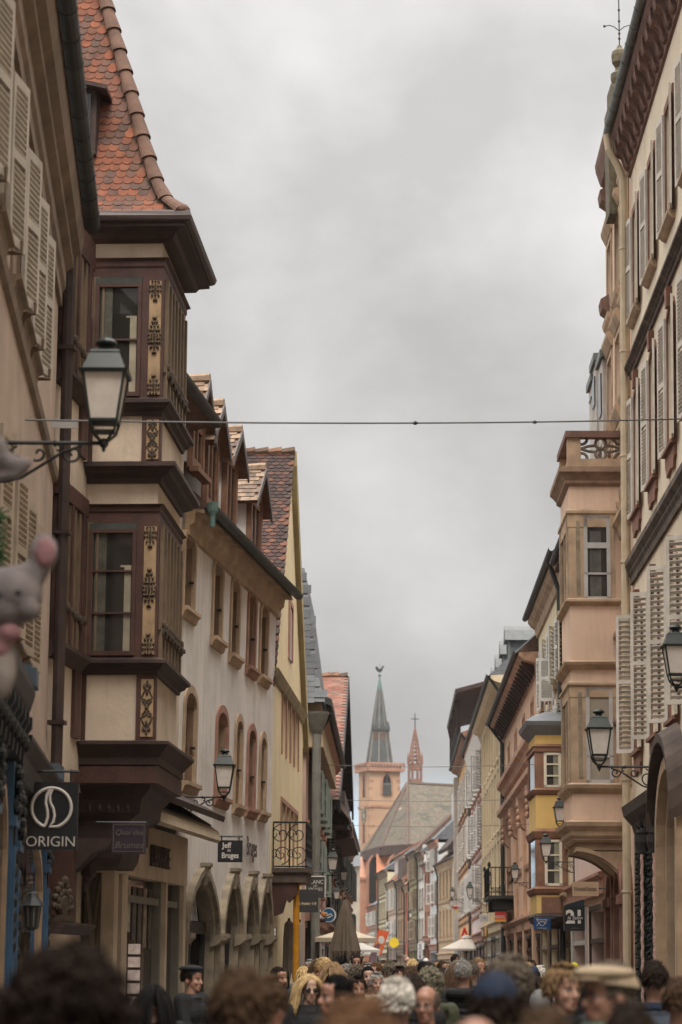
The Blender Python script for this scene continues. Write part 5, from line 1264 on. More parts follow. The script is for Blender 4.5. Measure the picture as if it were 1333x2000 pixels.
for (pa, pb_, lab, colr, pe, nm, sh, prf, rm) in LOW:
    A, B = bend(pa), bend(pb_-.0); f = Fac(A, B, 'R'); Ym = (A.y+B.y)/2; zw = at((pa+pb_)/2, pe, Ym).z
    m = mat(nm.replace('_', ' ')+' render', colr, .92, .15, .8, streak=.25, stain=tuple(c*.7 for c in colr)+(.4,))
    nrow = 2 if zw < 10 else 3; st = (zw-3.4)/nrow
    rows = [(3.4+st*i+st*.22, 3.4+st*i+st*.85) for i in range(nrow)]
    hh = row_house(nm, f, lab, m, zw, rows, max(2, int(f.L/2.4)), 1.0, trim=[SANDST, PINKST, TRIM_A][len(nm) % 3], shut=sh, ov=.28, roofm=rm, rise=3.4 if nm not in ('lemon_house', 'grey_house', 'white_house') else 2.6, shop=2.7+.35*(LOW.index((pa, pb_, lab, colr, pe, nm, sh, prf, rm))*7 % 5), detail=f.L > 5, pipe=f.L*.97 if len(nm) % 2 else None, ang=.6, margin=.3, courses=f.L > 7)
    if nm == 'tan_house':
        b = MB(f); b.hexa([(3, .2, zw+.9), (f.L-3, .2, zw+.9), (f.L-3, -1.6, zw+2.9), (3, -1.6, zw+2.9), (3, .35, zw+1.1), (f.L-3, .35, zw+1.1), (f.L-3, -1.5, zw+3.2), (3, -1.5, zw+3.2)]); b.build('dormer_roof', DBROWN, hh)
        for k in range(4):
            b = MB(f); b.box(3.6+k*3.4, 5.2+k*3.4, -.9, -.4, zw+.5, zw+1.9); b.build('dormer_window', WHITEP, hh)
    if nm == 'brown_house':
        b = MB(f); b.box(f.L*.1, f.L*.6, -1.5, .25, zw+.2, zw+2.1); b.build('box_dormer', mat('brown grey cladding', (.085, .065, .055), .8, .2), hh)
    if nm == 'white_house':
        b = MB(f); b.hexa([(f.L*.0, -6, zw), (f.L*1.4, -6, zw), (f.L*1.4, -.3, zw), (0, -.3, zw), (0, -6, zw+4.6), (f.L*1.4, -6, zw+4.6), (f.L*1.4, -.3, zw+1.0), (0, -.3, zw+1.0)]); b.build('rear_gable', m, hh)
        b = MB(f); 
        for k in range(3): b.lathe([(.16, zw+2.4), (.16, zw+4.9)], (f.L*.25+k*.8, -2.6, 0), 7)
        b.build('chimney_pot', GREYP, hh)
    if nm == 'shuttered_house':
        b = MB(f); b.box(1, f.L-1, -1.8, -.5, zw+.4, zw+2.6); dm = b.build('dormer', PINKWH, hh)
        b = MB(f); b.hexa([(.6, -.2, zw+2.5), (f.L-.6, -.2, zw+2.5), (f.L-.6, -2.6, zw+3.9), (.6, -2.6, zw+3.9), (.6, -.2, zw+2.7), (f.L-.6, -.2, zw+2.7), (f.L-.6, -2.6, zw+4.1), (.6, -2.6, zw+4.1)]); b.build('roof', TILE_FAR, dm)

# ================================================================== left side beyond the yellow house
xl = lambda Y: FD.B.x+.0205*(Y-59.2)
zpl = lambda py, Y: at(650, py, Y).z
l1 = RF(59.4, 76, 'L', xl); PINKL = mat('old pink render', (.40, .27, .21), .92, .2, .9, streak=.3, stain=(.28, .2, .16, .5))
hl1 = row_house('slate_roofed_house', l1, 'old pink house with grey green shutters under a steep slate hipped roof', PINKL, zpl(1450, 65), [(zpl(1605, 66), zpl(1525, 66)), (zpl(1735, 66), zpl(1655, 66))], 5, .9, trim=PINKST, shut=GRSH, ov=.5, rise=.6, roofm=SLATE, shop=3.2, pipe=.35, ang=.5)
zE1 = zpl(1395, 63); zA1 = zpl(1175, 66)
b = MB(l1); b.hexa([(-.2, .42, zE1-1.2), (14, .42, zE1-1.2), (14, -5, zE1-1.2), (-.2, -5, zE1-1.2), (.0, .35, zE1), (14, .35, zE1), (14, -5, zE1), (.0, -5, zE1)]); b.build('mansard_skirt', mat('tan attic render', (.30, .22, .13), .9, .3, 1.5), hl1)
b = MB(l1)
ring1 = [(-.35, .45, zE1-.1), (9, .45, zE1-.1), (9, -6, zE1-.1), (-.35, -6, zE1-.1)]; ring2 = [(.1, .26, zE1+.6), (9, .26, zE1+.6), (9, -6, zE1+.6), (.1, -6, zE1+.6)]; ring3 = [(.9, -.12, zA1), (8.6, -.12, zA1), (8.6, -5, zA1), (.9, -5, zA1)]
for r1, r2 in ((ring1, ring2), (ring2, ring3)):
    for k in range(4): b.face([r1[k], r1[(k+1) % 4], r2[(k+1) % 4], r2[k]])
b.face(ring1); b.face(ring3); hrf = b.build('hipped_roof', SLATE, hl1)
SL1 = mat('slate pieces', (.09, .095, .1), .6, .3, 3, island=[(.045, .048, .052), (.055, .058, .062), (.038, .04, .044), (.065, .068, .07), (.05, .05, .053)])
b = MB(l1)
for (p_, q_) in ((ring3, ring2), (ring2, ring1)):
    A_, B_ = Vector(p_[0]), Vector(q_[0]); vv = B_-A_; hgt = vv.length; dirv = Vector((B_.x-A_.x, 0, B_.z-A_.z)); slope_y = (q_[0][1]-p_[0][1])
    tile_slope(b, (A_.x-.01, A_.y, A_.z+.01), (0, -1, 0), dirv, 4.5, dirv.length, .26, .17, None, False, .010, .003)
    if slope_y > 0: tile_slope(b, (A_.x-.01, A_.y+slope_y, A_.z+.01), (0, -1, 0), dirv, slope_y, dirv.length, .26, .17, lambda a, c, L_=dirv.length, sy=slope_y: a > sy*(1-c/L_), False, .010, .003)
b.build('slate_field', SL1, hrf)
b = MB(l1); zd = zpl(1405, 70); b.box(8.5, 11, -1, .2, zd-1.0, zd+.2); dm = b.build('dormer', mat('brown boarding', (.10, .06, .045), .8, .3, 4), hl1)
b = MB(l1); b.hexa([(8, .42, zd+.1), (11.6, .42, zd+.1), (11.6, -2, zd+1.3), (8, -2, zd+1.3), (8, .42, zd+.3), (11.6, .42, zd+.3), (11.6, -2, zd+1.5), (8, -2, zd+1.5)]); b.build('roof', DZINC, dm)
b = MB(l1); b.lathe([(.11, .2), (.11, zpl(1440, 60)), (.16, zpl(1432, 60)), (.30, zpl(1402, 60)), (.31, zpl(1398, 60))], (-.18, .26, 0), 10); b.build('downpipe', mat('grey hopper pipe', (.14, .135, .115), .55, .25, 3), hl1)
# red dormered house seen above the yellow gable
b = MB(l1); zc2 = zpl(1105, 66)
b.box(1.5, 7.5, -5, -1.3, zE1, zA1); b.build('attic', ROOFDK, hl1)
b = MB(l1); b.box(2.4, 3.4, -2.2, -1.15, zA1-.3, zpl(1108, 63)); b.box(3.8, 4.6, -2, -1.1, zA1-.3, zpl(1130, 64)); b.build('chimney', mat('red brown chimney', (.15, .08, .06), .9, .3, 5), hl1)
l2 = RF(76.2, 102, 'L', xl)
hl2 = row_house('timber_gabled_house', l2, 'tall house with faded orange tile roof and black timber gable towards the street', mat('grey pink render', (.42, .32, .27), .92, .2, .9, streak=.3), zpl(1600, 82), [(zpl(1720, 86), zpl(1640, 86)), (zpl(1815, 86), zpl(1750, 86))], 6, 1.1, trim=OXST, shut=DKSH, ov=.2, rise=.5, shop=3.0, roofm=ROOFDK, ang=.25)
sA2 = (90-76.2)/l2.t.y; zA2 = zpl(1322, 90); zN = zpl(1560, 79); zF = zpl(1562, 101)
b = MB(l2); b.face([(0, .02, zN-1.2), (l2.L, .02, zF-1.2), (l2.L, .02, zF), (sA2, .02, zA2), (0, .02, zN)]); b.build('timber_gable', mat('black timber', (.022, .02, .02), .8, .4, 4), hl2)
for (s0_, z0_, s1_, z1_) in ((-.6, zN-.2, sA2, zA2), (sA2, zA2, l2.L+.4, zF-.2)):
    b = MB(l2); b.hexa([(s0_, .42, z0_-.2), (s1_, .42, z1_-.2), (s1_, -9, z1_-.2), (s0_, -9, z0_-.2), (s0_, .42, z0_), (s1_, .42, z1_), (s1_, -9, z1_), (s0_, -9, z0_)]); rf2 = b.build('roof', ROOFDK, hl2)
    b = MB(l2); b.hexa([(s0_, .42, z0_-.5), (s1_, .42, z1_-.55), (s1_, .50, z1_-.55), (s0_, .50, z0_-.5), (s0_, .42, z0_+.02), (s1_, .42, z1_+.02), (s1_, .50, z1_+.02), (s0_, .50, z0_+.02)]); b.build('verge_board', MATS['black timber'], rf2)
    if s0_ < 0:
        T2 = mat('faded orange tiles', (.3, .13, .08), .9, .3, 1.0, island=[(.20, .075, .048), (.17, .068, .045), (.22, .10, .068), (.16, .08, .06), (.19, .12, .085), (.14, .06, .042)], stain=(.20, .155, .12, .7))
        b = MB(l2); tile_slope(b, (sA2, .40, zA2+.01), (0, -1, 0), Vector((s0_-sA2, 0, z0_-zA2)), 4.2, math.hypot(sA2-s0_, zA2-z0_), .30, .20, None, False, .012, .006); b.build('tile_field', T2, rf2)
        b = MB(l2)
        for k in range(14): b.tube([(sA2, .45-k*.34, zA2+.03+.02*math.sin(k)), (sA2, .45-(k+1)*.34, zA2+.01+.03*math.sin(k*1.7))], [.16, .13], 6)
        b.build('ridge_cap', MATS['ridge tiles dark'], rf2)
b = MB(l2); zl = zpl(1545, 79); b.hexa([(1.5, .75, zl-1.0), (9, .75, zl-1.0), (9, -1, zl+1.2), (1.5, -1, zl+1.2), (1.5, .75, zl-.8), (9, .75, zl-.8), (9, -1, zl+1.4), (1.5, -1, zl+1.4)]); b.build('lower_roof', mat('grey brown tiles', (.14, .105, .09), .9, .3, 4, bump=.8, bscale=14), hl2)
b = MB(l2); b.box(4, 14, 0, .55, zpl(1625, 84), zpl(1560, 84)); b.build('jettied_storey', mat('dark timber storey', (.06, .045, .04), .85, .4, 3), hl2)
b = MB(l2); zj = zpl(1655, 88); b.prism([(0, zj), (.8, zj+.1), (.75, zj+.35), (0, zj+.5)], 0, 7, 20); b.build('pent_roof', ROOFDK, hl2)
l3 = RF(102.2, 128, 'L', xl)
hl3 = row_house('far_timber_house', l3, 'low dark timbered house at the far left end of the street', mat('dull cream render', (.36, .28, .22), .92, .2, 1), zpl(1640, 112), [(zpl(1745, 112), zpl(1680, 112)), (zpl(1830, 112), zpl(1775, 112))], 6, 1.2, trim=OXST, shut=DKSH, ov=.3, rise=.9, shop=3.0, roofm=ROOFDK, ang=.25)  # dull cream is the wall's own tone, varied at random
# a grey slate roof and a pale block closing the gap left of the tower
blk = empty('slate_block', 'grey slate roofed block in the gap between street and church tower', 'building')
b = MB(); pA = at(676, 1880, 330); zk = at(690, 1692, 330).z; zk2 = at(690, 1648, 330).z
b.box(pA.x-8, at(703, 1800, 330).x, 330, 345, 0, zk); b.build('wall', mat('pale block render', (.35, .3, .24), .9, .15, .8), blk)
b = MB(); b.prism([(330-.6, zk), (338, zk2+1), (345, zk)], 0, pA.x-8, at(704, 1800, 330).x); b.build('roof', SLATE, blk)

# ================================================================== church
YC = 380.0
ch = empty('church', 'pink sandstone church with slate spire, brick apse and patterned tile roof closing the street', 'church')
PC = lambda px, py, Y=YC: at(px, py, Y)
TOW = mat('salmon tower render', (.45, .285, .18), .92, .12, .25, streak=.1, stain=(.42, .26, .18, .4))
REDQ = mat('red tower stone', (.37, .20, .135), .9, .25, .8)
BRICK = mat('red brick', (.42, .165, .085), .92, .25, .5, fine=.15, stain=(.34, .19, .12, .6))
ctr = PC(741, 1880); zT0 = 0; zT1 = PC(741, 1505).z; zT2 = PC(741, 1490).z
rotT = R(19); half = (PC(782, 1700).x-PC(701, 1700).x)/2/(math.cos(rotT)+math.sin(rotT))
Mt = Matrix.Translation((ctr.x, YC+half, 0)) @ Matrix.Rotation(rotT, 4, 'Z')
tfT = lambda x, y, z: tuple(Mt @ Vector((x, y, z)))
mp_ = half
q = MB(tfT); q.box(-half, half, -half, half, 0, zT1); twr = q.build('tower', TOW, ch)
for k in range(1, 26, 2):
    z = 12+k*(zT1-13)/26+random.uniform(-.2, .2); wv = random.uniform(.4, .9)
    for sx_ in (-1, 1):
        q = MB(tfT); a_, c_ = (-half, -half+wv) if sx_ < 0 else (half-wv, half); q.box(a_-.02 if sx_ < 0 else a_, c_+.02 if sx_ > 0 else c_, -half-.02, -half+(.55 if sx_ < 0 else .3), z, z+random.uniform(.4, .7)); q.build('quoin', REDQ, twr)
zs = PC(741, 1574).z
q = MB(tfT)
for z in (zs, PC(741, 1500).z-.0, PC(741, 1668).z): q.box(-half-.12, half+.12, -half-.12, half+.12, z-.25, z+.1)
q.build('string_course', REDQ, twr)
def lancet(nm, face, off, py0, py1, wv, parent, m=DARKIN, dw=0.0):
    z0, z1 = PC(741, py1).z, PC(741, py0).z; o = dict(s0=off-wv/2, s1=off+wv/2, z0=z0, z1=z1-wv*.9, rise=wv*.9, kind='pointed')
    tfF = (lambda s, d, z: tfT(s, -half-d, z)) if face == 'S' else (lambda s, d, z: tfT(-half-d, -s, z))
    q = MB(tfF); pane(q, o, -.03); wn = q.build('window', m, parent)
    q = MB(tfF); surround(q, o, .35, .10); q.build('surround', REDQ, wn)
    if wv > 1.2:
        q = MB(tfF)
        for k in range(6): z = z0+.3+k*(z1-z0-1.6)/6; q.hexa([(o['s0'], .05, z), (o['s1'], .05, z), (o['s1'], .3, z-.3), (o['s0'], .3, z-.3), (o['s0'], .05, z+.12), (o['s1'], .05, z+.12), (o['s1'], .3, z-.18), (o['s0'], .3, z-.18)])
        q.box(off-.08, off+.08, .03, .2, z1-wv*1.2, z1-.2); q.build('louvres', mat('belfry louvre', (.07, .065, .06), .8, .2), wn)
    return wn
lancet('w', 'S', .3, 1511, 1552, 1.35, twr); lancet('w', 'W', 0, 1512, 1556, .8, twr); lancet('w', 'W', .1, 1606, 1645, .7, twr)
q = MB(lambda s, d, z: tfT(-half-d, -s, z)); zcl = PC(711, 1590).z
q.prism([(1.05*math.cos(2*math.pi*k/20), zcl+1.35*math.sin(2*math.pi*k/20)) for k in range(20)], 1, .0, .1); cf = q.build('clock_face', mat('clock face', (.10, .10, .095), .6, .2), twr)
q = MB(lambda s, d, z: tfT(-half-d, -s, z))
for k in range(12): a = k*math.pi/6; q.tube([(.75*math.cos(a), .12, zcl+1.0*math.sin(a)), (.95*math.cos(a), .12, zcl+1.22*math.sin(a))], .06, 4)
q.tube([(0, .14, zcl), (.1, .14, zcl+.9)], .06, 4); q.tube([(0, .14, zcl), (.35, .14, zcl-.45)], .07, 4); q.build('clock_marks', mat('gilt', (.6, .5, .3), .5, .1), cf)
# gallery with pierced parapet
q = MB(tfT); g = half+.55
q.box(-g, g, -g, g, zT1-.1, zT1+.35); q.box(-g, g, -g, -g+.25, zT2-.25, zT2+.05); q.box(-g, -g+.25, -g, g, zT2-.25, zT2+.05); q.box(g-.25, g, -g, g, zT2-.25, zT2+.05)
for k in range(13):
    t = -g+2*g*k/12; q.box(t-.12, t+.12, -g+.02, -g+.22, zT1+.3, zT2-.2); q.box(-g+.02, -g+.22, t-.12, t+.12, zT1+.3, zT2-.2)
q.box(-g+.3, g-.3, -g+.3, g-.3, zT1, zT2-.35); q.build('gallery', REDQ, twr)
# spire
zS0 = zT2-.4; zS1 = PC(739, 1344).z; zS2 = PC(739, 1329).z; rS = (PC(768, 1490).x-PC(713, 1490).x)/2
SPIRE = mat('spire slate', (.062, .068, .069), .6, .3, .5, streak=.25, stain=(.13, .15, .14, .5))
q = MB(tfT); q.lathe([(rS, zS0), (rS*.93, zS0+(zS1-zS0)*.06), (.42, zS1)], (0, 0, 0), 8, R(22.5)); spr = q.build('spire', SPIRE, ch)
q = MB(tfT)
for k in range(8):
    a = R(22.5)+k*math.pi/4; q.tube([(rS*math.cos(a), rS*math.sin(a), zS0), (rS*.93*math.cos(a), rS*.93*math.sin(a), zS0+(zS1-zS0)*.06), (.42*math.cos(a), .42*math.sin(a), zS1)], [.13, .13, .06], 5)
q.build('hip_rolls', mat('pale lead roll', (.20, .18, .15), .7, .2), spr)
q = MB(tfT); q.lathe([(.46, zS1-.1), (.30, zS1+1.0), (.10, zS2+.6), (.12, zS2+.9), (.30, zS2+1.1), (.12, zS2+1.35), (.04, zS2+1.5), (.03, zS2+3.0)], (0, 0, 0), 8); q.build('copper_tip', COPPER, spr)
zk_ = zS2+1.35
q = MB(); cx_, cy_ = ctr.x, YC+half
q.prism([(cx_-.7, zk_+.9), (cx_-.5, zk_+.5), (cx_-.2, zk_+.25), (cx_+.15, zk_+.25), (cx_+.4, zk_+.55), (cx_+.55, zk_+1.05), (cx_+.75, zk_+.95), (cx_+.6, zk_+1.3), (cx_+.35, zk_+1.2), (cx_+.2, zk_+.85), (cx_-.1, zk_+.75), (cx_-.3, zk_+1.05), (cx_-.55, zk_+1.25)], 1, cy_-.06, cy_+.06); q.build('weathercock', IRON, spr)
zD = PC(740, 1432).z
for k in (4, 5, 6, 7):
    a = -math.pi/2+(k-5)*math.pi/4-math.pi/8*0; rr = rS*(1-(zD-zS0)/(zS1-zS0))*.98
    Md = Mt @ Matrix.Rotation(a+math.pi/2, 4, 'Z'); tfD = lambda x, y, z, Md=Md: tuple(Md @ Vector((x, y, z)))
    q = MB(tfD); q.box(-.5, .5, -rr-.15, -rr+1.2, zD-1.2, zD+.6); q.prism([(-.65, zD+.6), (.65, zD+.6), (0, zD+2.0)], 1, -rr-.3, -rr+1.4); dm = q.build('spire_dormer', SPIRE, spr)
    q = MB(tfD); q.box(-.38, .38, -rr-.19, -rr-.15, zD-1.1, zD+.5); q.build('opening', mat('dormer opening', (.12, .08, .06), .9, .3), dm)
# choir: brick apse and patterned roof
v = lambda px, py, Y: PC(px, py, Y-28)
zE = v(790, 1655, 372).z
def flat(p, z): return (p.x, p.y, z)
pa = [v(702, 1655, 402), v(717, 1655, 388), v(747, 1655, 375), v(797, 1650, 369), v(990, 1650, 369), v(990, 1650, 424), v(702, 1650, 407)]
q = MB(); n_ = len(pa); i0 = q.add([flat(p, 0) for p in pa]+[flat(p, zE) for p in pa])
for k in range(n_): q.f.append((i0+k, i0+(k+1) % n_, i0+n_+(k+1) % n_, i0+n_+k)); q.m.append(0)
apse = q.build('apse_wall', BRICK, ch)
apx = v(796, 1530, 394); rdg = v(1000, 1541, 394)
PAT = bpy.data.materials.new('patterned church tiles'); PAT.use_nodes = True
_t = PAT.node_tree; _n = _t.nodes; _l = _t.links; _b = _n['Principled BSDF']; _b.inputs['Roughness'].default_value = .8
_co = _n.new('ShaderNodeTexCoord')
def _noise(sc, det=3):
    z_ = _n.new('ShaderNodeTexNoise'); z_.inputs['Scale'].default_value = sc; z_.inputs['Detail'].default_value = det; _l.new(_co.outputs['Object'], z_.inputs[0]); return z_.outputs[0]
_r = _n.new('ShaderNodeValToRGB'); _r.color_ramp.interpolation = 'LINEAR'
for pos, c in ((0, (.026, .020, .013)), (.40, (.034, .030, .017)), (.47, (.115, .088, .052)), (.52, (.038, .032, .018)), (.58, (.105, .073, .043)), (.66, (.05, .027, .018))):
    e = _r.color_ramp.elements.new(pos); e.color = (*c, 1)
_l.new(_noise(.5, 5), _r.inputs[0])
_v = _n.new('ShaderNodeTexVoronoi'); _v.inputs['Scale'].default_value = .8; _l.new(_co.outputs['Object'], _v.inputs[0])
_m = _n.new('ShaderNodeMix'); _m.data_type = 'RGBA'; _m.blend_type = 'MULTIPLY'; _m.inputs[0].default_value = .0
_l.new(_r.outputs[0], _m.inputs[6]); _l.new(_v.outputs['Color'], _m.inputs[7]); 
_g = _n.new('ShaderNodeMix'); _g.data_type = 'RGBA'; _g.inputs[7].default_value = (.06, .05, .035, 1); _l.new(_m.outputs[2], _g.inputs[6])
_w = _n.new('ShaderNodeMapRange'); _w.inputs[1].default_value = .5; _w.inputs[2].default_value = .62; _l.new(_noise(.9, 2), _w.inputs[0]); _l.new(_w.outputs[0], _g.inputs[0]); _l.new(_g.outputs[2], _b.inputs['Base Color'])
q = MB(); eo = [v(698, 1660, 404), v(713, 1660, 387), v(745, 1660, 373.5), v(797, 1658, 367.5), v(1000, 1658, 367.5)]
zr0 = zE-.1
for a, c in zip(eo[:3], eo[1:4]): q.face([flat(a, zr0), flat(c, zr0), tuple(apx)])
q.face([flat(eo[3], zr0), flat(eo[4], zr0), tuple(rdg), tuple(apx)]); q.face([flat(eo[0], zr0), tuple(apx), tuple(rdg), (rdg.x, 396, zr0), (eo[0].x, 379, zr0)])
crf = q.build('choir_roof', PAT, ch)
q = MB()
for e in eo[1:4]: q.tube([flat(e, zr0), tuple(apx)], .28, 5)
q.tube([tuple(apx), tuple(rdg)], .3, 5); q.build('hip_rolls', mat('hip tile dark', (.09, .06, .045), .9, .3), crf)
q = MB()
for a, c in zip(eo, eo[1:]):
    A = Vector(flat(a, 0)); C_ = Vector(flat(c, 0)); q.hexa([(A.x, A.y, zr0-1.0), (C_.x, C_.y, zr0-1.0), (C_.x, C_.y+1.2, zr0-1.0), (A.x, A.y+1.2, zr0-1.0), (A.x, A.y-.1, zr0+.35), (C_.x, C_.y-.1, zr0+.35), (C_.x, C_.y+1.2, zr0+.6), (A.x, A.y+1.2, zr0+.6)])
q.build('eave_cornice', mat('dark eave', (.075, .05, .04), .9, .2), crf)
for (px, Y) in ((731, 381.5), (770, 372)):
    c0 = v(px, 1800, Y); z0, z1 = v(px, 1765, Y).z, v(px, 1672, Y).z
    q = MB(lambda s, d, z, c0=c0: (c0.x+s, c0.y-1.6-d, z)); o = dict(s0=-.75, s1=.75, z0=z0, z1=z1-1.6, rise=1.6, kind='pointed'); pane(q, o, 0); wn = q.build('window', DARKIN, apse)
    q = MB(lambda s, d, z, c0=c0: (c0.x+s, c0.y-1.2-d, z)); surround(q, o, .35, .2, -1.2); q.build('surround', REDQ, wn)
for (px, Y, pt) in ((707, 391, 1675), (747, 375, 1670), (796, 369, 1668)):
    c0 = v(px, 1800, Y); zt = v(px, pt, Y).z
    q = MB(); q.box(c0.x-.75, c0.x+.75, c0.y-3.0, c0.y+1, 0, zt-3.2); q.hexa([(c0.x-.85, c0.y-3.2, zt-3.4), (c0.x+.85, c0.y-3.2, zt-3.4), (c0.x+.85, c0.y+1, zt-.2), (c0.x-.85, c0.y+1, zt-.2), (c0.x-.85, c0.y-3.2, zt-3.0), (c0.x+.85, c0.y-3.2, zt-3.0), (c0.x+.85, c0.y+1, zt+.2), (c0.x-.85, c0.y+1, zt+.2)]); q.build('buttress', BRICK if px > 710 else mat('pink buttress', (.45, .24, .16), .9, .2, .5), apse)
# the little open ridge turret
v = lambda px, py, Y: PC(px, py, Y)
t0 = v(811, 1528, 396); zb_, zm_, zt_ = t0.z-2, v(811, 1492, 396).z, v(811, 1422, 396).z; rt = (v(825, 1500, 396).x-v(797, 1500, 396).x)/2
q = MB(lambda x, y, z: (t0.x+x, 396+y, z)); q.lathe([(rt, zb_), (rt, t0.z+.5)], (0, 0, 0), 8, R(22.5))
for k in range(8): a = R(22.5)+k*math.pi/4; q.tube([(rt*.93*math.cos(a), rt*.93*math.sin(a), t0.z), (rt*.93*math.cos(a), rt*.93*math.sin(a), zm_+.6)], .2, 5)
q.lathe([(rt*1.05, zm_-1.0), (rt*1.05, zm_)], (0, 0, 0), 8, R(22.5)); tur = q.build('ridge_turret', mat('pink turret stone', (.24, .125, .09), .9, .3, 1), ch)
q = MB(lambda x, y, z: (t0.x+x, 396+y, z))
for k in range(8):
    a = R(22.5)+k*math.pi/4; q.tube([(rt*.95*math.cos(a), rt*.95*math.sin(a), zm_), (.1*math.cos(a), .1*math.sin(a), zt_)], [.2, .08], 5); q.lathe([(.2, zm_), (.14, zm_+1.2), (.02, zm_+1.9)], (rt*1.05*math.cos(a), rt*1.05*math.sin(a), 0), 5)
    for j in range(1, 9): 
        t = j/9; r_ = rt*.95*(1-t); a2 = a+math.pi/4; z = zm_+(zt_-zm_)*t; q.tube([(r_*math.cos(a), r_*math.sin(a), z), (r_*math.cos(a2), r_*math.sin(a2), z)], .12, 4)
q.build('openwork_spire', MATS['pink turret stone'], tur)
q = MB(lambda x, y, z: (t0.x+x, 396+y, z)); q.tube([(0, 0, zt_-.3), (0, 0, zt_+2.4)], .09, 5); q.tube([(-.65, 0, zt_+1.5), (.65, 0, zt_+1.5)], .08, 5); q.build('cross', IRON, tur)
# ================================================================== lanterns
LGLASS = mat('frosted lantern glass', (.62, .56, .50), .35, .12, 7, spec=.5)
def frustum(q, w0, w1, z0, z1, c=(0, 0), th=None):
    a, b_ = w0/2, w1/2; q.hexa([(c[0]-a, c[1]-a, z0), (c[0]+a, c[1]-a, z0), (c[0]+a, c[1]+a, z0), (c[0]-a, c[1]+a, z0), (c[0]-b_, c[1]-b_, z1), (c[0]+b_, c[1]-b_, z1), (c[0]+b_, c[1]+b_, z1), (c[0]-b_, c[1]+b_, z1)])
def make_lantern(arm=1.0):
    """wall lantern: origin where the arm meets the wall, arm along +x, lantern standing on its end"""
    r = empty('street_lantern', 'lantern', 'lantern', 'wall lanterns along the street')
    q = MB(); q.tube([(0, 0, 0), (arm, 0, 0)], .020, 6); q.ball((arm, 0, 0), (.045, .045, .05), 8, 6); q.ball((arm, 0, -.05), (.02, .02, .035), 6, 5)
    q.ball((arm*.55, 0, 0), (.028, .028, .03), 6, 5)
    sp = lambda cx, cz, r0, r1, a0, a1: q.tube([(cx+x_, 0, cz+z_) for x_, z_ in spiral(0, 0, r0, r1, a0, a1, 22)], .013, 5)
    q.tube([(0, 0, -.36), (.10, 0, -.37), (.25, 0, -.33), (.45, 0, -.20), (.62, 0, -.09), (.80, 0, -.025)], .015, 5)
    sp(.16, -.19, .135, .02, -1.9, 4.0); sp(arm-.28, -.10, .09, .015, math.pi, math.pi*3.4); sp(.40, -.10, .075, .012, -2.2, 3.2); sp(.58, -.055, .045, .01, 2.6, -2.4)
    q.tube([(0, 0, -.30), (.06, 0, -.12), (.2, 0, -.03)], .012, 5)
    q.build('bracket', IRON, r)
    q = MB(); q.box(-.02, .02, -.035, .035, -.62, .22); q.ball((0, 0, .25), (.03, .03, .05), 6, 5); q.ball((0, 0, -.66), (.03, .03, .05), 6, 5); q.build('wall_bar', IRON, r)
    X = arm; q = MB(lambda x, y, z: (x+X, y, z))
    for sx_ in (-1, 1):
        for sy in (-1, 1):
            q.tube([(sx_*.03, sy*.03, .02), (sx_*.10, sy*.10, .10), (sx_*.125, sy*.125, .20)], .014, 5)      # basket
            q.tube([(sx_*.125, sy*.125, .20), (sx_*.19, sy*.19, .64)], .014, 5)
    for a in (.20,): q.box(-.135, .135, -.135, .135, a-.012, a+.012)
    q.box(-.10, .10, -.10, .10, .10, .112)
    fr = q.build('frame', DGREEN, r)
    q = MB(lambda x, y, z: (x+X, y, z)); frustum(q, .245, .365, .215, .635); q.build('glass', LGLASS, fr)
    q = MB(lambda x, y, z: (x+X, y, z)); frustum(q, .44, .46, .635, .665); frustum(q, .40, .27, .665, .84); frustum(q, .29, .25, .84, .865)
    q.lathe([(.075, .86), (.06, .89), (.055, .91), (.10, .935), (.105, .955), (.075, .985), (.03, 1.0)], (0, 0, 0), 12); q.build('roof', DGREEN, r)
    return r
LANTERNS = [ # px, py of the knob, depth, height of the lantern in px, side, label
 (203, 876, 18.0, 225, 'L', 'large blurred green lantern in front of the carved oriel, nearest of the left lanterns'),
 (438, 1562, 39.6, 98, 'L', 'green lantern on a scroll arm before the arched windows of the white house'),
 (1171, 1503, 39.9, 117, 'R', 'green lantern on a scroll arm before the lower window of the salmon oriel'),
 (1322, 1348, 32.5, 128, 'R', 'green lantern cut by the right edge beside the big louvred shutters'),
 (1094, 1618, 52.0, 60, 'R', 'green lantern against the yellow oriel panel, half behind the salmon oriel'),
 (1067, 1686, 56.5, 56, 'R', 'green lantern before the lower window of the yellow oriel'),
 (1006, 1726, 76.0, 41, 'R', 'green lantern above the iron balcony of the sandstone house'),
 (953, 1736, 95.0, 38, 'R', 'green lantern left of the iron balcony before the cream mansard house'),
 (918, 1757, 108.0, 34, 'R', 'green lantern hanging before the white shutters of the pinkish house'),
 (884, 1757, 140.0, 24, 'R', 'upper of two small lanterns beside the grey white corner pillar'),
 (882, 1774, 150.0, 22, 'R', 'lower of two small lanterns beside the grey white corner pillar'),
 (616, 1684, 60.0, 61, 'L', 'green lantern above the white lettered wine sign, just right of the iron balcony'),
 (650, 1712, 66.0, 53, 'L', 'green lantern before the dark shutters, above right of the wine sign'),
 (672, 1728, 88.0, 36, 'L', 'small lantern at the dark end house above the closed brown parasol'),
 (658, 1764, 78.0, 34, 'L', 'small lantern just left of the closed parasol tip'),
 (675, 1783, 104.0, 26, 'L', 'small lantern half hidden behind the closed parasol tip'),
 (757, 1826, 205.0, 18, 'R', 'tiny lantern on the pink shuttered house far down the street'),
 (802, 1796, 190.0, 18, 'R', 'tiny lantern before the olive green house'),
 (716, 1800, 290.0, 15, 'R', 'tiny lantern at the grey end house below the brick apse')]
LAMP = make_lantern()
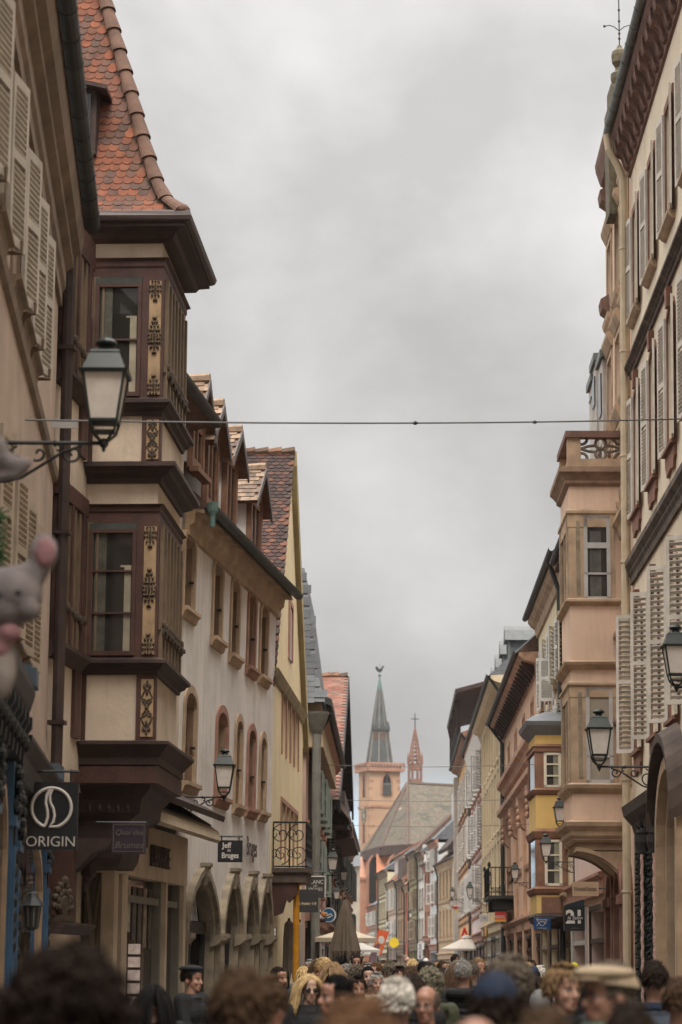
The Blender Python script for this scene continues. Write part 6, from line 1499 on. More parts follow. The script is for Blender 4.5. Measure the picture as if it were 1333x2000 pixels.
for i, (px, py, Y, hp, side, lab) in enumerate(LANTERNS):
    o = LAMP if i == 0 else copy_tree(LAMP)
    p = at(px, py, Y); s = hp*Y/4722/1.04
    o.scale = (s, s, s); o['label'] = lab
    if side == 'L': o.location = (p.x-s, p.y, p.z+.05*s); o.rotation_euler = (0, 0, 0)
    else: o.location = (p.x+s, p.y, p.z+.05*s); o.rotation_euler = (0, 0, math.pi)
# small old shop lantern at the blue front
p = at(62, 1812, 26.0); r = empty('shop_lantern', 'small dark shop lantern hanging by the blue pilaster at the lower left', 'lantern', loc=p)
q = MB(); q.lathe([(.03, -.03), (.075, .0), (.10, .22), (.14, .23), (.10, .28), (.07, .32), (.05, .36), (.012, .38)], (0, 0, 0), 8); q.tube([(0, 0, .37), (0, 0, .42), (-.2, 0, .42)], .012, 5); q.build('frame', IRON, r)
q = MB(); q.lathe([(.072, .01), (.097, .21)], (0, 0, 0), 8, R(22.5)); q.build('glass', mat('dull lantern glass', (.12, .11, .10), .3, .2, 5), r)

# ================================================================== hanging signs
SIGNBK = mat('black sign board', (.012, .012, .013), .55, .2, 5)
LETW = mat('off white lettering', (.55, .50, .45), .6, .1)
WHITEB = mat('white sign edge', (.6, .57, .53), .6, .1)
def sign_base(name, label, px0, px1, py0, py1, Y, m=SIGNBK, th=.05, arm=None, armz=.10):
    """hanging board facing up the street; origin at its upper edge"""
    a, c = at(px0, py0, Y), at(px1, py1, Y); w_, h_ = c.x-a.x, a.z-c.z
    r = empty(name, label, 'sign', loc=((a.x+c.x)/2, Y, (a.z+c.z)/2))
    q = MB(); q.box(-w_/2, w_/2, 0, th, -h_/2, h_/2); q.build('board', m, r)
    if arm:
        q = MB(); x0 = -w_/2-arm if arm > 0 else w_/2-arm
        q.tube([(x0, th/2, h_/2+armz), (w_/2 if arm > 0 else -w_/2, th/2, h_/2+armz)], .016, 6)
        for sx_ in (-.35, .35): q.tube([(sx_*w_, th/2, h_/2+armz+.02), (sx_*w_, th/2, h_/2)], .012, 5)
        q.build('arm', IRON, r)
    return r, w_, h_
def words(r, txt, size, x, z, m=LETW, sx=1.0, bold=0.0, shear=0.0, y=-.004, nm='lettering'):
    return text_mesh(txt, size, nm, m, r, (x, y, z), (math.pi/2, 0, 0), .003, sx=sx, bold=bold, shear=shear)
r, w_, h_ = sign_base('shop_sign', 'black hanging sign lettered ORIGIN under a split ring emblem', 52, 150, 1527, 1660, 25.8, th=.07, arm=.35, armz=.115)
words(r, 'ORIGIN', .155, 0, -.275, sx=1.0, bold=-.001)
q = MB(); cx, cz, ra = .0, .085, .21
def px2(dx, dy): return (dx*25.8/4722, -.006, -dy*25.8/4722+cz)       # offsets in photo pixels round the ring's centre
pts = lambda a0, a1, n=26: [(ra*math.sin(a0+(a1-a0)*k/n), -.006, cz+ra*math.cos(a0+(a1-a0)*k/n)) for k in range(n+1)]
ang_ = lambda d: R(d)
q.tube(pts(R(-160), R(160)), .018, 6)
q.tube([(-.02, -.006, cz+.205), (-.055, -.006, cz+.13), (-.062, -.006, cz+.05), (-.042, -.006, cz-.03), (-.038, -.006, cz-.10), (-.055, -.006, cz-.165), (-.075, -.006, cz-.198)], .016, 6)
q.tube([(.005, -.006, cz+.20), (-.022, -.006, cz+.13), (-.015, -.006, cz+.06), (.020, -.006, cz-.01), (.035, -.006, cz-.08), (.022, -.006, cz-.15), (-.018, -.006, cz-.20), (.075, -.006, cz-.197)], .016, 6)
q.build('emblem', LETW, r)
r, w_, h_ = sign_base('bookshop_sign', 'dark purple hanging sign with faint script in a thin frame under the oriel', 219, 285, 1606, 1668, 31.2, mat('dark purple board', (.022, .013, .02), .6, .25, 4), th=.05, arm=.2, armz=.0)
DIM = mat('faint script paint', (.11, .09, .075), .7, .2)
words(r, 'Quai des', .10, .0, .07, DIM, shear=.3); words(r, 'Brumes', .12, .0, -.09, DIM, shear=.3)
q = MB()
for (a, c, e, f) in ((-.2, .2, .165, .173), (-.2, .2, -.173, -.165)): q.box(a, c, -.008, 0, e, f)
q.box(-.2, -.192, -.008, 0, -.165, .165); q.box(.192, .2, -.008, 0, -.165, .165); q.build('frame_line', DIM, r)
r, w_, h_ = sign_base('chocolate_sign', 'small black hanging sign lettered Jeff de Bruges before the white house', 426, 474, 1641, 1684, 41.6, th=.05, arm=.06, armz=.065)
words(r, 'Jeff', .125, -.06, .095, bold=.003, sx=.95); words(r, 'de', .07, -.02, .015, sx=.9); words(r, 'Bruges', .13, .0, -.075, bold=.003, sx=.82)
# the same name in tall letters fixed to the facade
r = empty('facade_lettering', 'tall dark letters fixed flat on the white facade beside the black chocolate sign', 'lettering'); s_ = FC.s(487, 1660); FC.place(r, s_, .05+FC.k*(FC.z(487, 1660)-FC.z0), FC.z(487, 1656))
words(r, 'Bruges', .50, 0, 0, mat('dark bronze letter', (.05, .035, .025), .6), sx=.85, bold=.006)
r, w_, h_ = sign_base('wine_sign', 'dark square sign with white border lettered BLANC DES VIGNES', 597, 636, 1711, 1753, 57.0, mat('slate sign', (.03, .03, .031), .6, .15), th=.06, arm=.12, armz=.09)
words(r, 'BLANC', .13, 0, .11, sx=.9); words(r, 'DES', .06, 0, .02, sx=.9); words(r, 'VIGNES', .105, 0, -.06, sx=.95)
q = MB(); q.box(-w_/2, w_/2, -.01, 0, h_/2-.018, h_/2+.005); q.box(w_/2-.018, w_/2, -.01, 0, -h_/2, h_/2); q.box(-w_/2, -w_/2+.014, -.01, 0, -h_/2, h_/2); q.build('border', WHITEB, r)
r, w_, h_ = sign_base('studio_sign', "dark sign board lettered L'Atelier 118 beside the orange post", 581, 622, 1737, 1782, 54.5, mat('slate sign', (.03, .03, .031), .6), th=.05)
words(r, "L'Atelier 118", .075, .005, -.06, mat('warm lettering', (.6, .48, .32), .6), sx=.95, bold=.001)
q = MB(); q.box(-w_/2, w_/2, -.006, 0, -.115, -.105); q.build('rule', DIM, r)
r, w_, h_ = sign_base('wall_plate', 'white plate lettered Atelier at the corner of the yellow house', 508, 539, 1813, 1829, 49.0, WHITEB, th=.03)
words(r, 'Atelier', .095, .03, 0, mat('ink', (.02, .02, .02), .6), sx=.9)
q = MB(); q.box(-w_/2-.015, w_/2+.015, .002, .028, -h_/2-.015, h_/2+.015); q.build('frame', IRON, r)
# goose and blue disc
BLUES = mat('blue sign disc', (.02, .10, .20), .4, .15)
r = empty('round_sign', 'round blue sign with a white squiggle and pale rim behind the goose figure', 'sign', loc=at(643, 1787, 64))
q = MB(); q.prism([(.19*math.cos(2*math.pi*k/24), .19*math.sin(2*math.pi*k/24)) for k in range(24)], 1, 0, .06); q.build('rim', WHITEB, r)
q = MB(); q.prism([(-.015+.165*math.cos(2*math.pi*k/24), .165*math.sin(2*math.pi*k/24)) for k in range(24)], 1, -.006, -.001); q.build('disc', BLUES, r)
q = MB(); q.tube([(-.09, -.01, .07), (-.04, -.01, .02), (-.08, -.01, -.03), (.0, -.01, .0), (.04, -.01, .03), (.09, -.01, -.02), (.03, -.01, -.05), (-.04, -.01, -.08)], .018, 5); q.build('squiggle', LETW, r)
r = empty('goose_figure', 'painted goose figure with orange bib hanging before the blue round sign', 'sign', loc=at(628, 1788, 63.2))
q = MB(); q.ball((-.02, 0, -.04), (.13, .07, .11), 10, 7); q.ball((-.05, 0, .10), (.045, .04, .05), 8, 6); q.tube([(-.05, 0, .08), (-.03, 0, .0)], [.035, .06], 7); q.build('body', LETW, r)
q = MB(); q.ball((.05, -.03, .02), (.085, .05, .075), 9, 6); q.build('bib', mat('orange bib', (.45, .18, .05), .6, .1), r)
q = MB(); q.ball((-.01, -.02, -.12), (.14, .065, .06), 9, 6); q.ball((-.03, -.04, .06), (.04, .03, .018), 6, 5); q.build('dark_wing', mat('dark goose paint', (.03, .02, .025), .6), r)
# right side signs
r, w_, h_ = sign_base('beige_sign', 'beige wooden sign box with dark serif name under the salmon corbel', 1119, 1170, 1722, 1750, 46.0, mat('beige board', (.40, .27, .17), .7, .15, 4), th=.12, arm=-.16, armz=-.12)
words(r, 'NonaNona', .11, -.01, 0, mat('brown lettering', (.12, .07, .04), .7), sx=.85, bold=.002)
r, w_, h_ = sign_base('number_sign', 'black cube sign with white number 21 below the beige sign', 1103, 1143, 1770, 1818, 45.2, SIGNBK, th=.30, arm=-.1, armz=.02)
words(r, '21', .33, .0, .02, LETW, bold=.012, sx=1.0); q = MB(); q.box(-.17, .17, -.012, -.006, -.03, .045); q.build('script_band', SIGNBK, r); words(r, 'le Salon', .09, .0, .01, LETW, shear=.35, y=-.014); words(r, 'coiffure', .05, 0, -.175, DIM)
q = MB(); q.hexa([(-w_/2, .0, h_/2), (w_/2, .0, h_/2), (w_/2, .3, h_/2), (-w_/2, .3, h_/2), (-w_/2+.02, .0, h_/2+.03), (w_/2-.02, .0, h_/2+.13), (w_/2-.02, .28, h_/2+.13), (-w_/2+.02, .28, h_/2+.03)]); q.build('cover', mat('blue black cover', (.015, .02, .03), .5, .2), r)
r, w_, h_ = sign_base('fish_sign', 'blue sign with white outlined fish under the yellow oriel', 1043, 1076, 1793, 1815, 58.5, mat('deep blue board', (.012, .05, .15), .5, .15), th=.08, arm=-.12, armz=.0)
q = MB(); yb = -.008
q.tube([(-.10, yb, -.005)]+[(-.10+.2*k/10, yb, -.005+.055*math.sin(math.pi*k/10)) for k in range(1, 11)], .007, 5); q.tube([(-.13, yb, .10)]+[(-.13+.25*k/10, yb, .10-.15*math.sin(math.pi*k/10)) for k in range(1, 11)], .007, 5)
q.tube([(-.14, yb, .12), (-.09, yb, .088), (.10, yb, .09)], .006, 5); q.tube([(-.10, yb, -.005), (-.135, yb, -.06)], .006, 5); q.ball((.05, yb, .01), (.007, .004, .007), 6, 4); q.build('fish_outline', LETW, r)
words(r, 'la belle chaine', .04, 0, -.105, LETW)
r, w_, h_ = sign_base('red_sign', 'red and orange sign lettered NGOC below the iron balcony', 967, 989, 1781, 1800, 86.0, mat('red sign face', (.42, .03, .02), .5, .15), th=.08, arm=-.2, armz=.02)
words(r, 'NGOC', .12, -.02, .0, LETW, bold=.003)
q = MB(); q.box(-w_/2+.001, w_/2-.001, -.004, 0, -h_/2+.06, -h_/2+.12); q.build('orange_band', mat('orange band', (.6, .13, .02), .5), r); q = MB(); q.box(-w_/2+.001, w_/2-.001, -.004, 0, -h_/2+.0, -h_/2+.06); q.build('yellow_band', mat('amber band', (.65, .33, .06), .5), r)
r, w_, h_ = sign_base('white_panel_sign', 'white framed hanging panel with a dark motif on the pinkish house', 937, 956, 1786, 1801, 104.0, WHITEB, th=.06, arm=-.2)
q = MB(); q.box(-w_/2+.04, w_/2-.04, -.006, 0, -h_/2+.04, h_/2-.04); q.build('face', GREYP, r); words(r, '6', .14, 0, 0, SIGNBK)
r = empty('oval_sign', 'tall narrow brown oval sign with amber centre near the white parasol', 'sign', loc=at(949, 1821, 100)); q = MB(); q.ball((0, 0, 0), (.10, .06, .27), 12, 9); q.build('board', OXST, r); q = MB(); q.ball((0, -.03, 0), (.045, .05, .22), 10, 8); q.build('centre', mat('amber face', (.6, .4, .12), .5), r)
# red letter A above the right parasol
r = empty('letter_sign', 'big red letter A sign standing above the open beige parasol', 'sign', loc=at(908, 1827, 138)); text_mesh('A', 1.05, 'letter', mat('red letter', (.55, .03, .02), .5, .1), r, (0, 0, 0), (math.pi/2, 0, 0), .06, sx=.8, bold=.03); q = MB(); q.box(-.03, .03, .02, .08, -1.4, -.3); q.build('post', IRON, r)
# flags and banners
r = empty('orange_flag', 'orange red flag with white patch and yellow tip over the far parasols', 'flag', loc=at(744, 1836, 120)); q = MB()
q.hexa([(-.42, 0, -.55), (.0, 0, -.75), (.02, .03, -.75), (-.40, .03, -.55), (-.10, 0, .50), (.42, 0, .42), (.42, .03, .42), (-.10, .03, .50)]); q.build('cloth', mat('orange flag cloth', (.60, .10, .03), .7, .2, 2, stain=(.62, .36, .05, .7)), r)
q = MB(); q.ball((.03, -.01, .0), (.16, .015, .2), 8, 6); q.build('patch', LETW, r); q = MB(); q.tube([(-.5, .02, -2.2), (-.1, .02, .55)], .02, 5); q.build('pole', IRON, r)
r = empty('purple_banner', 'narrow dusty purple feather banner leaning beside the orange flag', 'flag', loc=at(730, 1868, 100)); q = MB(); pf = [(-.28, -.6), (.0, -.6), (.14, .1), (.28, .45), (.22, .52), (.02, .40), (-.12, .05)]; q.prism(pf, 1, 0, .02); q.build('cloth', mat('dusty purple cloth', (.17, .10, .12), .8, .3, 4), r); q = MB(); q.tube([(-.32, .01, -1.6), (-.25, .01, -.5), (-.1, .01, .12), (.06, .01, .46), (.25, .01, .52)], .012, 5); q.build('pole', IRON, r)
r, w_, h_ = sign_base('white_banner', 'white upright banner with blue letters reading up its length', 816, 826, 1842, 1873, 165.0, WHITEB, th=.04); text_mesh('MEZLOLR', .22, 'lettering', mat('blue ink', (.03, .05, .22), .6), r, (0, -.006, 0), (math.pi/2, -math.pi/2, 0), .003, bold=.004)
q = MB(); q.tube([(-w_/2, .02, -h_/2-1.2), (-w_/2, .02, h_/2)], .02, 5); q.build('pole', IRON, r)
r = empty('yellow_disc_sign', 'plain yellow round sign far down the street', 'sign', loc=at(770, 1841, 190)); q = MB(); q.prism([(.38*math.cos(2*math.pi*k/20), .38*math.sin(2*math.pi*k/20)) for k in range(20)], 1, 0, .1); q.build('disc', mat('yellow disc', (.62, .44, .02), .5, .1), r); q = MB(); q.tube([(0, .05, 0), (1.0, .05, 0)], .03, 5); q.build('arm', IRON, r)
r = empty('bright_pennant', 'small red white and yellow pennant on the tan sandstone house', 'flag', loc=at(886, 1777, 160)); q = MB(); q.prism([(-.8, .25), (.6, .35), (.8, .1), (.3, -.05), (-.3, .05)], 1, 0, .03); q.build('cloth', LETW, r); q = MB(); q.prism([(-.1, .22), (.5, .26), (.55, .08), (0, .06)], 1, -.01, -.002); q.build('red_patch', mat('red letter', (.5, .03, .02), .5), r); q = MB(); q.prism([(.1, -.05), (.8, .1), (.5, -.35)], 1, -.01, .02); q.build('yellow_tail', mat('yellow disc', (.6, .4, .02), .5), r)

# ================================================================== parasols
def parasol_open(label, px, Y, pyt, pyr, wpx, m, group=None):
    c = at(px, pyr, Y); zt = at(px, pyt, Y).z; r_ = wpx*Y/4722/2
    r = empty('open_parasol', label, 'parasol', group, loc=(c.x, Y, 0))
    q = MB(); n = 8; zr_ = c.z
    top = [(0, 0, zt)]; ring = [(r_*math.cos(2*math.pi*(k+.5)/n), r_*math.sin(2*math.pi*(k+.5)/n), zr_) for k in range(n)]; mid = [(r_*.5*math.cos(2*math.pi*(k+.5)/n), r_*.5*math.sin(2*math.pi*(k+.5)/n), zr_+(zt-zr_)*.47) for k in range(n)]
    for k in range(n):
        a, b_ = ring[k], ring[(k+1) % n]; c_, d = mid[k], mid[(k+1) % n]
        q.face([a, b_, d, c_]); q.face([c_, d, top[0]]); q.face([a, b_, (b_[0], b_[1], zr_-.10), (a[0], a[1], zr_-.10)])
    q.lathe([(r_*.22, zt-.10), (r_*.16, zt+.02), (.02, zt+.08)], (0, 0, 0), 8, R(22.5)); q.build('canopy', m, r)
    q = MB(); q.tube([(0, 0, 0), (0, 0, zt)], .03, 6); q.build('pole', IRON, r)
    for k in range(n):
        q = MB(); q.tube([(0, 0, zr_-.25), (ring[k][0]*.62, ring[k][1]*.62, zr_+(zt-zr_)*.33)], .014, 4); q.build('rib', IRON, r)
    return r
BEIGECL = mat('beige parasol cloth', (.42, .35, .26), .85, .12, 2); PALECL = mat('pale parasol cloth', (.50, .47, .42), .85, .1, 2)
parasol_open('wide beige open parasol behind the closed brown one, over the left terrace', 676, 59, 1812, 1832, 128, BEIGECL)
parasol_open('white open parasol to the right of the closed brown one', 700, 98, 1838, 1855, 92, PALECL)
parasol_open('lower pale open parasol beneath the white one', 708, 112, 1850, 1862, 70, PALECL)
parasol_open('open beige parasol on the right below the red letter A', 911, 130, 1829, 1853, 104, mat('greyish beige cloth', (.43, .38, .32), .85, .1, 2))
def parasol_shut(label, px, Y, pyt, pyb, wpx, m, lv=((0.0, .14), (.15, .30), (.4, .55), (.7, .85), (.86, 1.0), (.95, .93), (1.0, .80))):
    c = at(px, pyb, Y); zt = at(px, pyt, Y).z; r_ = wpx*Y/4722/2
    r = empty('closed_parasol', label, 'parasol', loc=(c.x, Y, 0)); zb = c.z
    q = MB(); n = 32; base = len(q.v)
    for t, f in lv:
        for k in range(n):
            fold = 1-.30*(k % 4 in (1, 2))*(min(1, t*2))-.1*(k % 4 == 3); rr = r_*f*fold; zz = zt+(zb-zt)*t+(.12*(math.sin(k*1.9)) if t > .9 else 0)
            q.v.append((rr*math.cos(2*math.pi*k/n), rr*math.sin(2*math.pi*k/n), zz))
    for j in range(len(lv)-1):
        for k in range(n): q.f.append((base+j*n+k, base+j*n+(k+1) % n, base+(j+1)*n+(k+1) % n, base+(j+1)*n+k)); q.m.append(0)
    q.f.append(tuple(range(base, base+n))); q.m.append(0); q.build('canopy', m, r)
    q = MB(); q.tube([(0, 0, 0), (0, 0, zt+.05)], .03, 6); q.build('pole', IRON, r)
    q = MB(); q.box(-.3, .3, -.3, .3, 0, .08); q.build('base', IRON, r)
parasol_shut('closed brown parasol standing in the street before the pale open ones', 674, 52, 1757, 1874, 62, mat('brown parasol cloth', (.105, .08, .056), .85, .2, 4))
parasol_shut('dark grey folded parasol against the yellow house beside the orange post', 564, 50.5, 1798, 1905, 24, mat('dark grey cloth', (.22, .19, .17), .85, .2, 4), ((0, .3), (.06, .75), (.3, .9), (.9, 1.0), (.97, 1.0), (1.0, .95)))
parasol_shut('grey folded parasol behind the orange post', 585, 53, 1800, 1900, 12, mat('mid grey cloth', (.25, .23, .21), .85, .2, 4), ((0, .3), (.06, .75), (.3, .9), (.9, 1.0), (.97, 1.0), (1.0, .95)))

# ================================================================== wires over the street
def wire(label, P, Q, sag, r_, n=24, anchor=True, nm='span_wire', m=None):
    o = empty(nm, label, 'wire', loc=P); q = MB(); P, Q = Vector(P), Vector(Q)
    pts = [tuple((Q-P)*t-Vector((0, 0, sag*4*t*(1-t)))) for t in [k/n for k in range(n+1)]]
    q.tube(pts, r_, 5); q.build('cable', m or mat('grey cable', (.10, .095, .09), .6, .1), o)
    if anchor:
        q = MB(); q.ball((0, 0, 0), (.03, .03, .04), 6, 5); q.tube([(-.12, 0, .02), (0, 0, 0)], .015, 5); q.tube([(x_-.05, 0, z_+.05) for x_, z_ in spiral(0, 0, .07, .01, 0, 7, 14)], .01, 4); q.build('anchor', IRON, o)
    for t in (.50, .52, .70): 
        if anchor: q = MB(); p = Vector(pts[int(t*n)]); q.ball(tuple(p), (.035, .025, .025), 6, 5); q.build('clip', IRON, o)
    return o
aw = at(42, 820, 24.4); bw = at(1340, 818, 35.5)
o = wire('thin cable slung across the whole street in front of the sky', aw, bw, .05, .011, 40)
q = MB(); p = at(125, 830, 25.9)-aw; q.box(p.x-.15, p.x+.15, p.y-.01, p.y+.01, p.z-.035, p.z+.035); q.build('tag_plate', GREYP, o)
for lab, py, Y, a, c in (('upper of the three far thin wires, level with the church gallery', 1494, 64, 560, 1110), ('middle of the three far thin wires, across the church tower', 1562, 72, 575, 1108), ('lowest of the three far thin wires, crossing the church roof', 1612, 78, 590, 1106)):
    wire(lab, at(a, py-4, Y), at(c, py-6, Y), .12, .0075, 20, False)

# ================================================================== plush toys on the left house
FUR = mat('grey plush', (.25, .215, .21), .98, .2, 14, bump=1.0, bscale=120); FURP = mat('pink plush', (.36, .19, .20), .98, .15, 14, bump=.8, bscale=120); FURW = mat('pale plush', (.36, .31, .28), .98, .15, 14, bump=.8, bscale=120)
def blob(parts, voxel, name, m, parent, smooth=4):
    q = MB()
    for p in parts: 
        rs = [tuple(a*YT/13.6 for a in e) if isinstance(e, tuple) else e*YT/13.6 for e in (p[1] if isinstance(p[1], list) else [p[1]])]
        if not isinstance(p[0], list): q.ball(p[0], rs[0], 14, 10)
        else: q.tube(p[0], rs, 10); [q.ball(c, r_, 12, 8) for c, r_ in zip(p[0], rs)]
    o = q.build(name, m, parent, True)
    md = o.modifiers.new('remesh', 'REMESH'); md.mode = 'VOXEL'; md.voxel_size = voxel
    ms = o.modifiers.new('smooth', 'SMOOTH'); ms.iterations = smooth; ms.factor = .5
    dg = bpy.context.evaluated_depsgraph_get(); me = bpy.data.meshes.new_from_object(o.evaluated_get(dg)); me.polygons.foreach_set('use_smooth', [True]*len(me.polygons))
    o.modifiers.clear(); o.data = me; me.materials.clear(); me.materials.append(m); return o
YT = 9.6; c0 = at(25, 1165, YT); k_ = YT/4722
P_ = lambda px, py, dy=0: ((px-25)*k_, dy, -(py-1165)*k_)
r = empty('plush_toy', 'blurred grey plush animal with raised pink lined ear at the left edge', 'plush toy', loc=c0)
blob([(P_(20, 1160), (.19, .16, .16)), (P_(62, 1195, -.05), (.065, .07, .07)), (P_(50, 1125), (.10, .09, .08)), ([P_(58, 1140), P_(76, 1105), P_(84, 1080)], [.075, .07, .085]), (P_(84, 1072), (.085, .05, .10)), (P_(0, 1190), (.2, .15, .13))], .012, 'body', FUR, r)
blob([(P_(90, 1080, -.045), (.066, .03, .088))], .01, 'ear_lining', FURP, r)
blob([(P_(22, 1240, -.04), (.075, .06, .06)), (P_(8, 1268, -.03), (.05, .05, .07))], .01, 'pink_scarf', FURP, r)
blob([(P_(8, 1310), (.085, .08, .17)), (P_(-8, 1250), (.12, .1, .1))], .012, 'lower_body', FURW, r)
q = MB(); q.ball(P_(46, 1168, -.14), .014, 8, 6); q.ball(P_(10, 1175, -.16), .014, 8, 6); q.build('eye', IRON, r)
q = MB(); q.tube([(-.15, .05, .05), (-.62, .08, .08)], .02, 6); q.build('hook', IRON, r)
c1 = at(18, 905, YT+.5); r = empty('plush_toy', 'blurred grey plush limb reaching in at the left edge below the lantern arm', 'plush toy', loc=c1)
q_ = lambda px, py, dy=0: ((px-18)*k_, dy, -(py-905)*k_)
blob([([q_(-20, 885), q_(10, 900), q_(45, 912)], [.07, .06, .05]), (q_(-35, 880), (.15, .12, .13)), (q_(50, 905), (.05, .05, .04)), ([q_(-10, 935), q_(30, 930), q_(52, 915)], [.03, .04, .03])], .012, 'body', FUR, r)
q = MB(); q.tube([(-.15, .05, .02), (-.5, .08, .05)], .02, 6); q.build('hook', IRON, r)
# fir garland with a green tuft at the very edge
r = empty('fir_garland', 'green fir garland hanging at the left edge behind the plush toys', 'garland', loc=at(-12, 1075, 14.3)); q = MB()
for k in range(260):
    t = random.uniform(-.25, .25); a = random.uniform(0, 6.28); l = random.uniform(.05, .10); q.tube([(0, 0, t), (l*math.cos(a), l*math.sin(a), t+random.uniform(-.04, .05))], [.008, .003], 4)
q.tube([(0, 0, -.3), (0, 0, .3)], .012, 5); q.build('needles', mat('fir green', (.05, .10, .035), .9, .3, 9), r)
# flower stall and card rack before the shops
cst = at(362, 1990, 24.0); r = empty('flower_stall', 'stall heaped with green leaves and pale and blue flowers before the arcades', 'flower stall', loc=(cst.x, 24.0, 0))
q = MB(); q.box(-.34, .34, -.3, .3, .75, .85); q.box(-.3, -.25, -.25, -.2, 0, .75); q.box(.25, .3, -.25, -.2, 0, .75); q.box(-.3, -.25, .2, .25, 0, .75); q.box(.25, .3, .2, .25, 0, .75); q.build('table', OILWOOD, r)
LEAFM = mat('stall leaves', (.05, .085, .04), .6, .3, 8, island=[(.03, .055, .028), (.05, .09, .04), (.075, .12, .05), (.035, .07, .05)])
q = MB()
for k in range(620):
    a = random.uniform(0, 6.28); rr = .32*math.sqrt(random.random()); z = .86+.36*random.random()*(1-rr*1.6); p = Vector((rr*math.cos(a), rr*math.sin(a), z)); u = Vector((random.gauss(0, 1), random.gauss(0, 1), random.gauss(0, .6))).normalized(); v_ = u.cross(Vector((random.gauss(0, 1), random.gauss(0, 1), 1))).normalized()
    L1 = random.uniform(.03, .055); q.face([tuple(p-u*L1), tuple(p+v_*L1*.35), tuple(p+u*L1), tuple(p-v_*L1*.35)])
q.build('foliage', LEAFM, r)
q = MB()
for k in range(90):
    a = random.uniform(0, 6.28); rr = .33*math.sqrt(random.random()); q.ball((rr*math.cos(a), rr*math.sin(a), .95+.28*random.random()*(1-rr*1.5)), random.uniform(.012, .024), 6, 4)
q.build('blossoms', mat('blossoms', (.5, .5, .5), .7, .1, 1, island=[(.55, .53, .48), (.16, .19, .33), (.5, .46, .38), (.42, .22, .14), (.55, .54, .5)]), r)
crk = at(262, 1900, 30.5); r = empty('card_rack', 'upright rack of pinkish cards in front of the bookshop window', 'card rack', loc=(crk.x, 30.5, 0))
q = MB(); q.box(-.09, .09, 0, .05, .4, at(262, 1848, 30.5).z); q.tube([(0, .03, 0), (0, .03, .5)], .03, 6); q.build('frame', DBROWN, r)
for k in range(6):
    q = MB(); z = 1.0+.16*k; q.box(-.075, .075, -.015, -.002, z, z+.125); q.build('card', mat('printed cards', (.45, .36, .32), .7, .35, 11), r)
# ================================================================== people
# Figures stand on the ground at the origin and look towards -y; one continuous body, clothes and hair are children.
def remesh(q, voxel, it=3, fac=.5):
    me = bpy.data.meshes.new('form'); me.from_pydata(q.v, [], q.f); o = bpy.data.objects.new('form', me); COL.objects.link(o)
    bm = bmesh.new(); bm.from_mesh(me); bmesh.ops.recalc_face_normals(bm, faces=bm.faces); bm.to_mesh(me); bm.free()
    md = o.modifiers.new('r', 'REMESH'); md.mode = 'VOXEL'; md.voxel_size = voxel
    if it: ms = o.modifiers.new('s', 'SMOOTH'); ms.iterations = it; ms.factor = fac
    dg = bpy.context.evaluated_depsgraph_get(); r = bpy.data.meshes.new_from_object(o.evaluated_get(dg))
    bpy.data.objects.remove(o); bpy.data.meshes.remove(me); r.polygons.foreach_set('use_smooth', [True]*len(r.polygons)); return r
def raw(q, smooth=True):
    me = bpy.data.meshes.new('form'); me.from_pydata(q.v, [], q.f); bm = bmesh.new(); bm.from_mesh(me); bmesh.ops.recalc_face_normals(bm, faces=bm.faces); bm.to_mesh(me); bm.free()
    me.polygons.foreach_set('use_smooth', [smooth]*len(me.polygons)); return me
def limb(q, pts, rr, n=10):
    q.tube(pts, rr, n)
    for p, r_ in zip(pts, rr): q.ball(p, r_*.99, n, 7)
POSES = {'walk': dict(la=[(.19, 0, 1.41), (.235, .03, 1.14), (.215, -.10, .90)], ra=[(-.19, 0, 1.41), (-.235, -.01, 1.14), (-.22, -.05, .88)], ll=[(.09, 0, .90), (.10, -.10, .50), (.10, .05, .10)], rl=[(-.09, 0, .90), (-.10, .04, .49), (-.10, .20, .13)]),
         'stand': dict(la=[(.19, 0, 1.41), (.24, .02, 1.13), (.23, -.06, .87)], ra=[(-.19, 0, 1.41), (-.24, .02, 1.13), (-.23, -.06, .87)], ll=[(.09, 0, .90), (.10, -.01, .49), (.10, .02, .09)], rl=[(-.09, 0, .90), (-.10, -.01, .49), (-.10, .02, .09)]),
         'reach': dict(la=[(.19, 0, 1.41), (.24, -.10, 1.17), (.14, -.34, 1.08)], ra=[(-.19, 0, 1.41), (-.24, -.08, 1.16), (-.12, -.30, 1.04)], ll=[(.09, 0, .90), (.10, -.01, .49), (.10, .02, .09)], rl=[(-.09, 0, .90), (-.10, -.01, .49), (-.10, .02, .09)])}
def hand(q, wrist, elbow, side):
    w_ = Vector(wrist); d = (w_-Vector(elbow)).normalized(); s = Vector((0, -1, 0)) if abs(d.z) > .6 else Vector((side, 0, 0))
    s = (s-d*s.dot(d)).normalized(); nrm = d.cross(s)
    q.tube([w_, w_+d*.045, w_+d*.085], [.022, .030, .027], 8); q.ball(tuple(w_+d*.05), (.03, .03, .035), 8, 6)
    for k, (off, ln) in enumerate(((-.027, .062), (-.009, .075), (.009, .080), (.027, .070))):
        b0 = w_+d*.082+s*off; c = nrm*side*-.012
        q.tube([b0, b0+d*ln*.45+c*.6, b0+d*ln*.8+c*2.2, b0+d*ln*.95+c*4.0], [.0095, .009, .0085, .0075], 7)
    t0 = w_+d*.025+s*-.026; q.tube([t0, t0-s*.024+d*.022, t0-s*.032+d*.052], [.012, .011, .0095], 7)
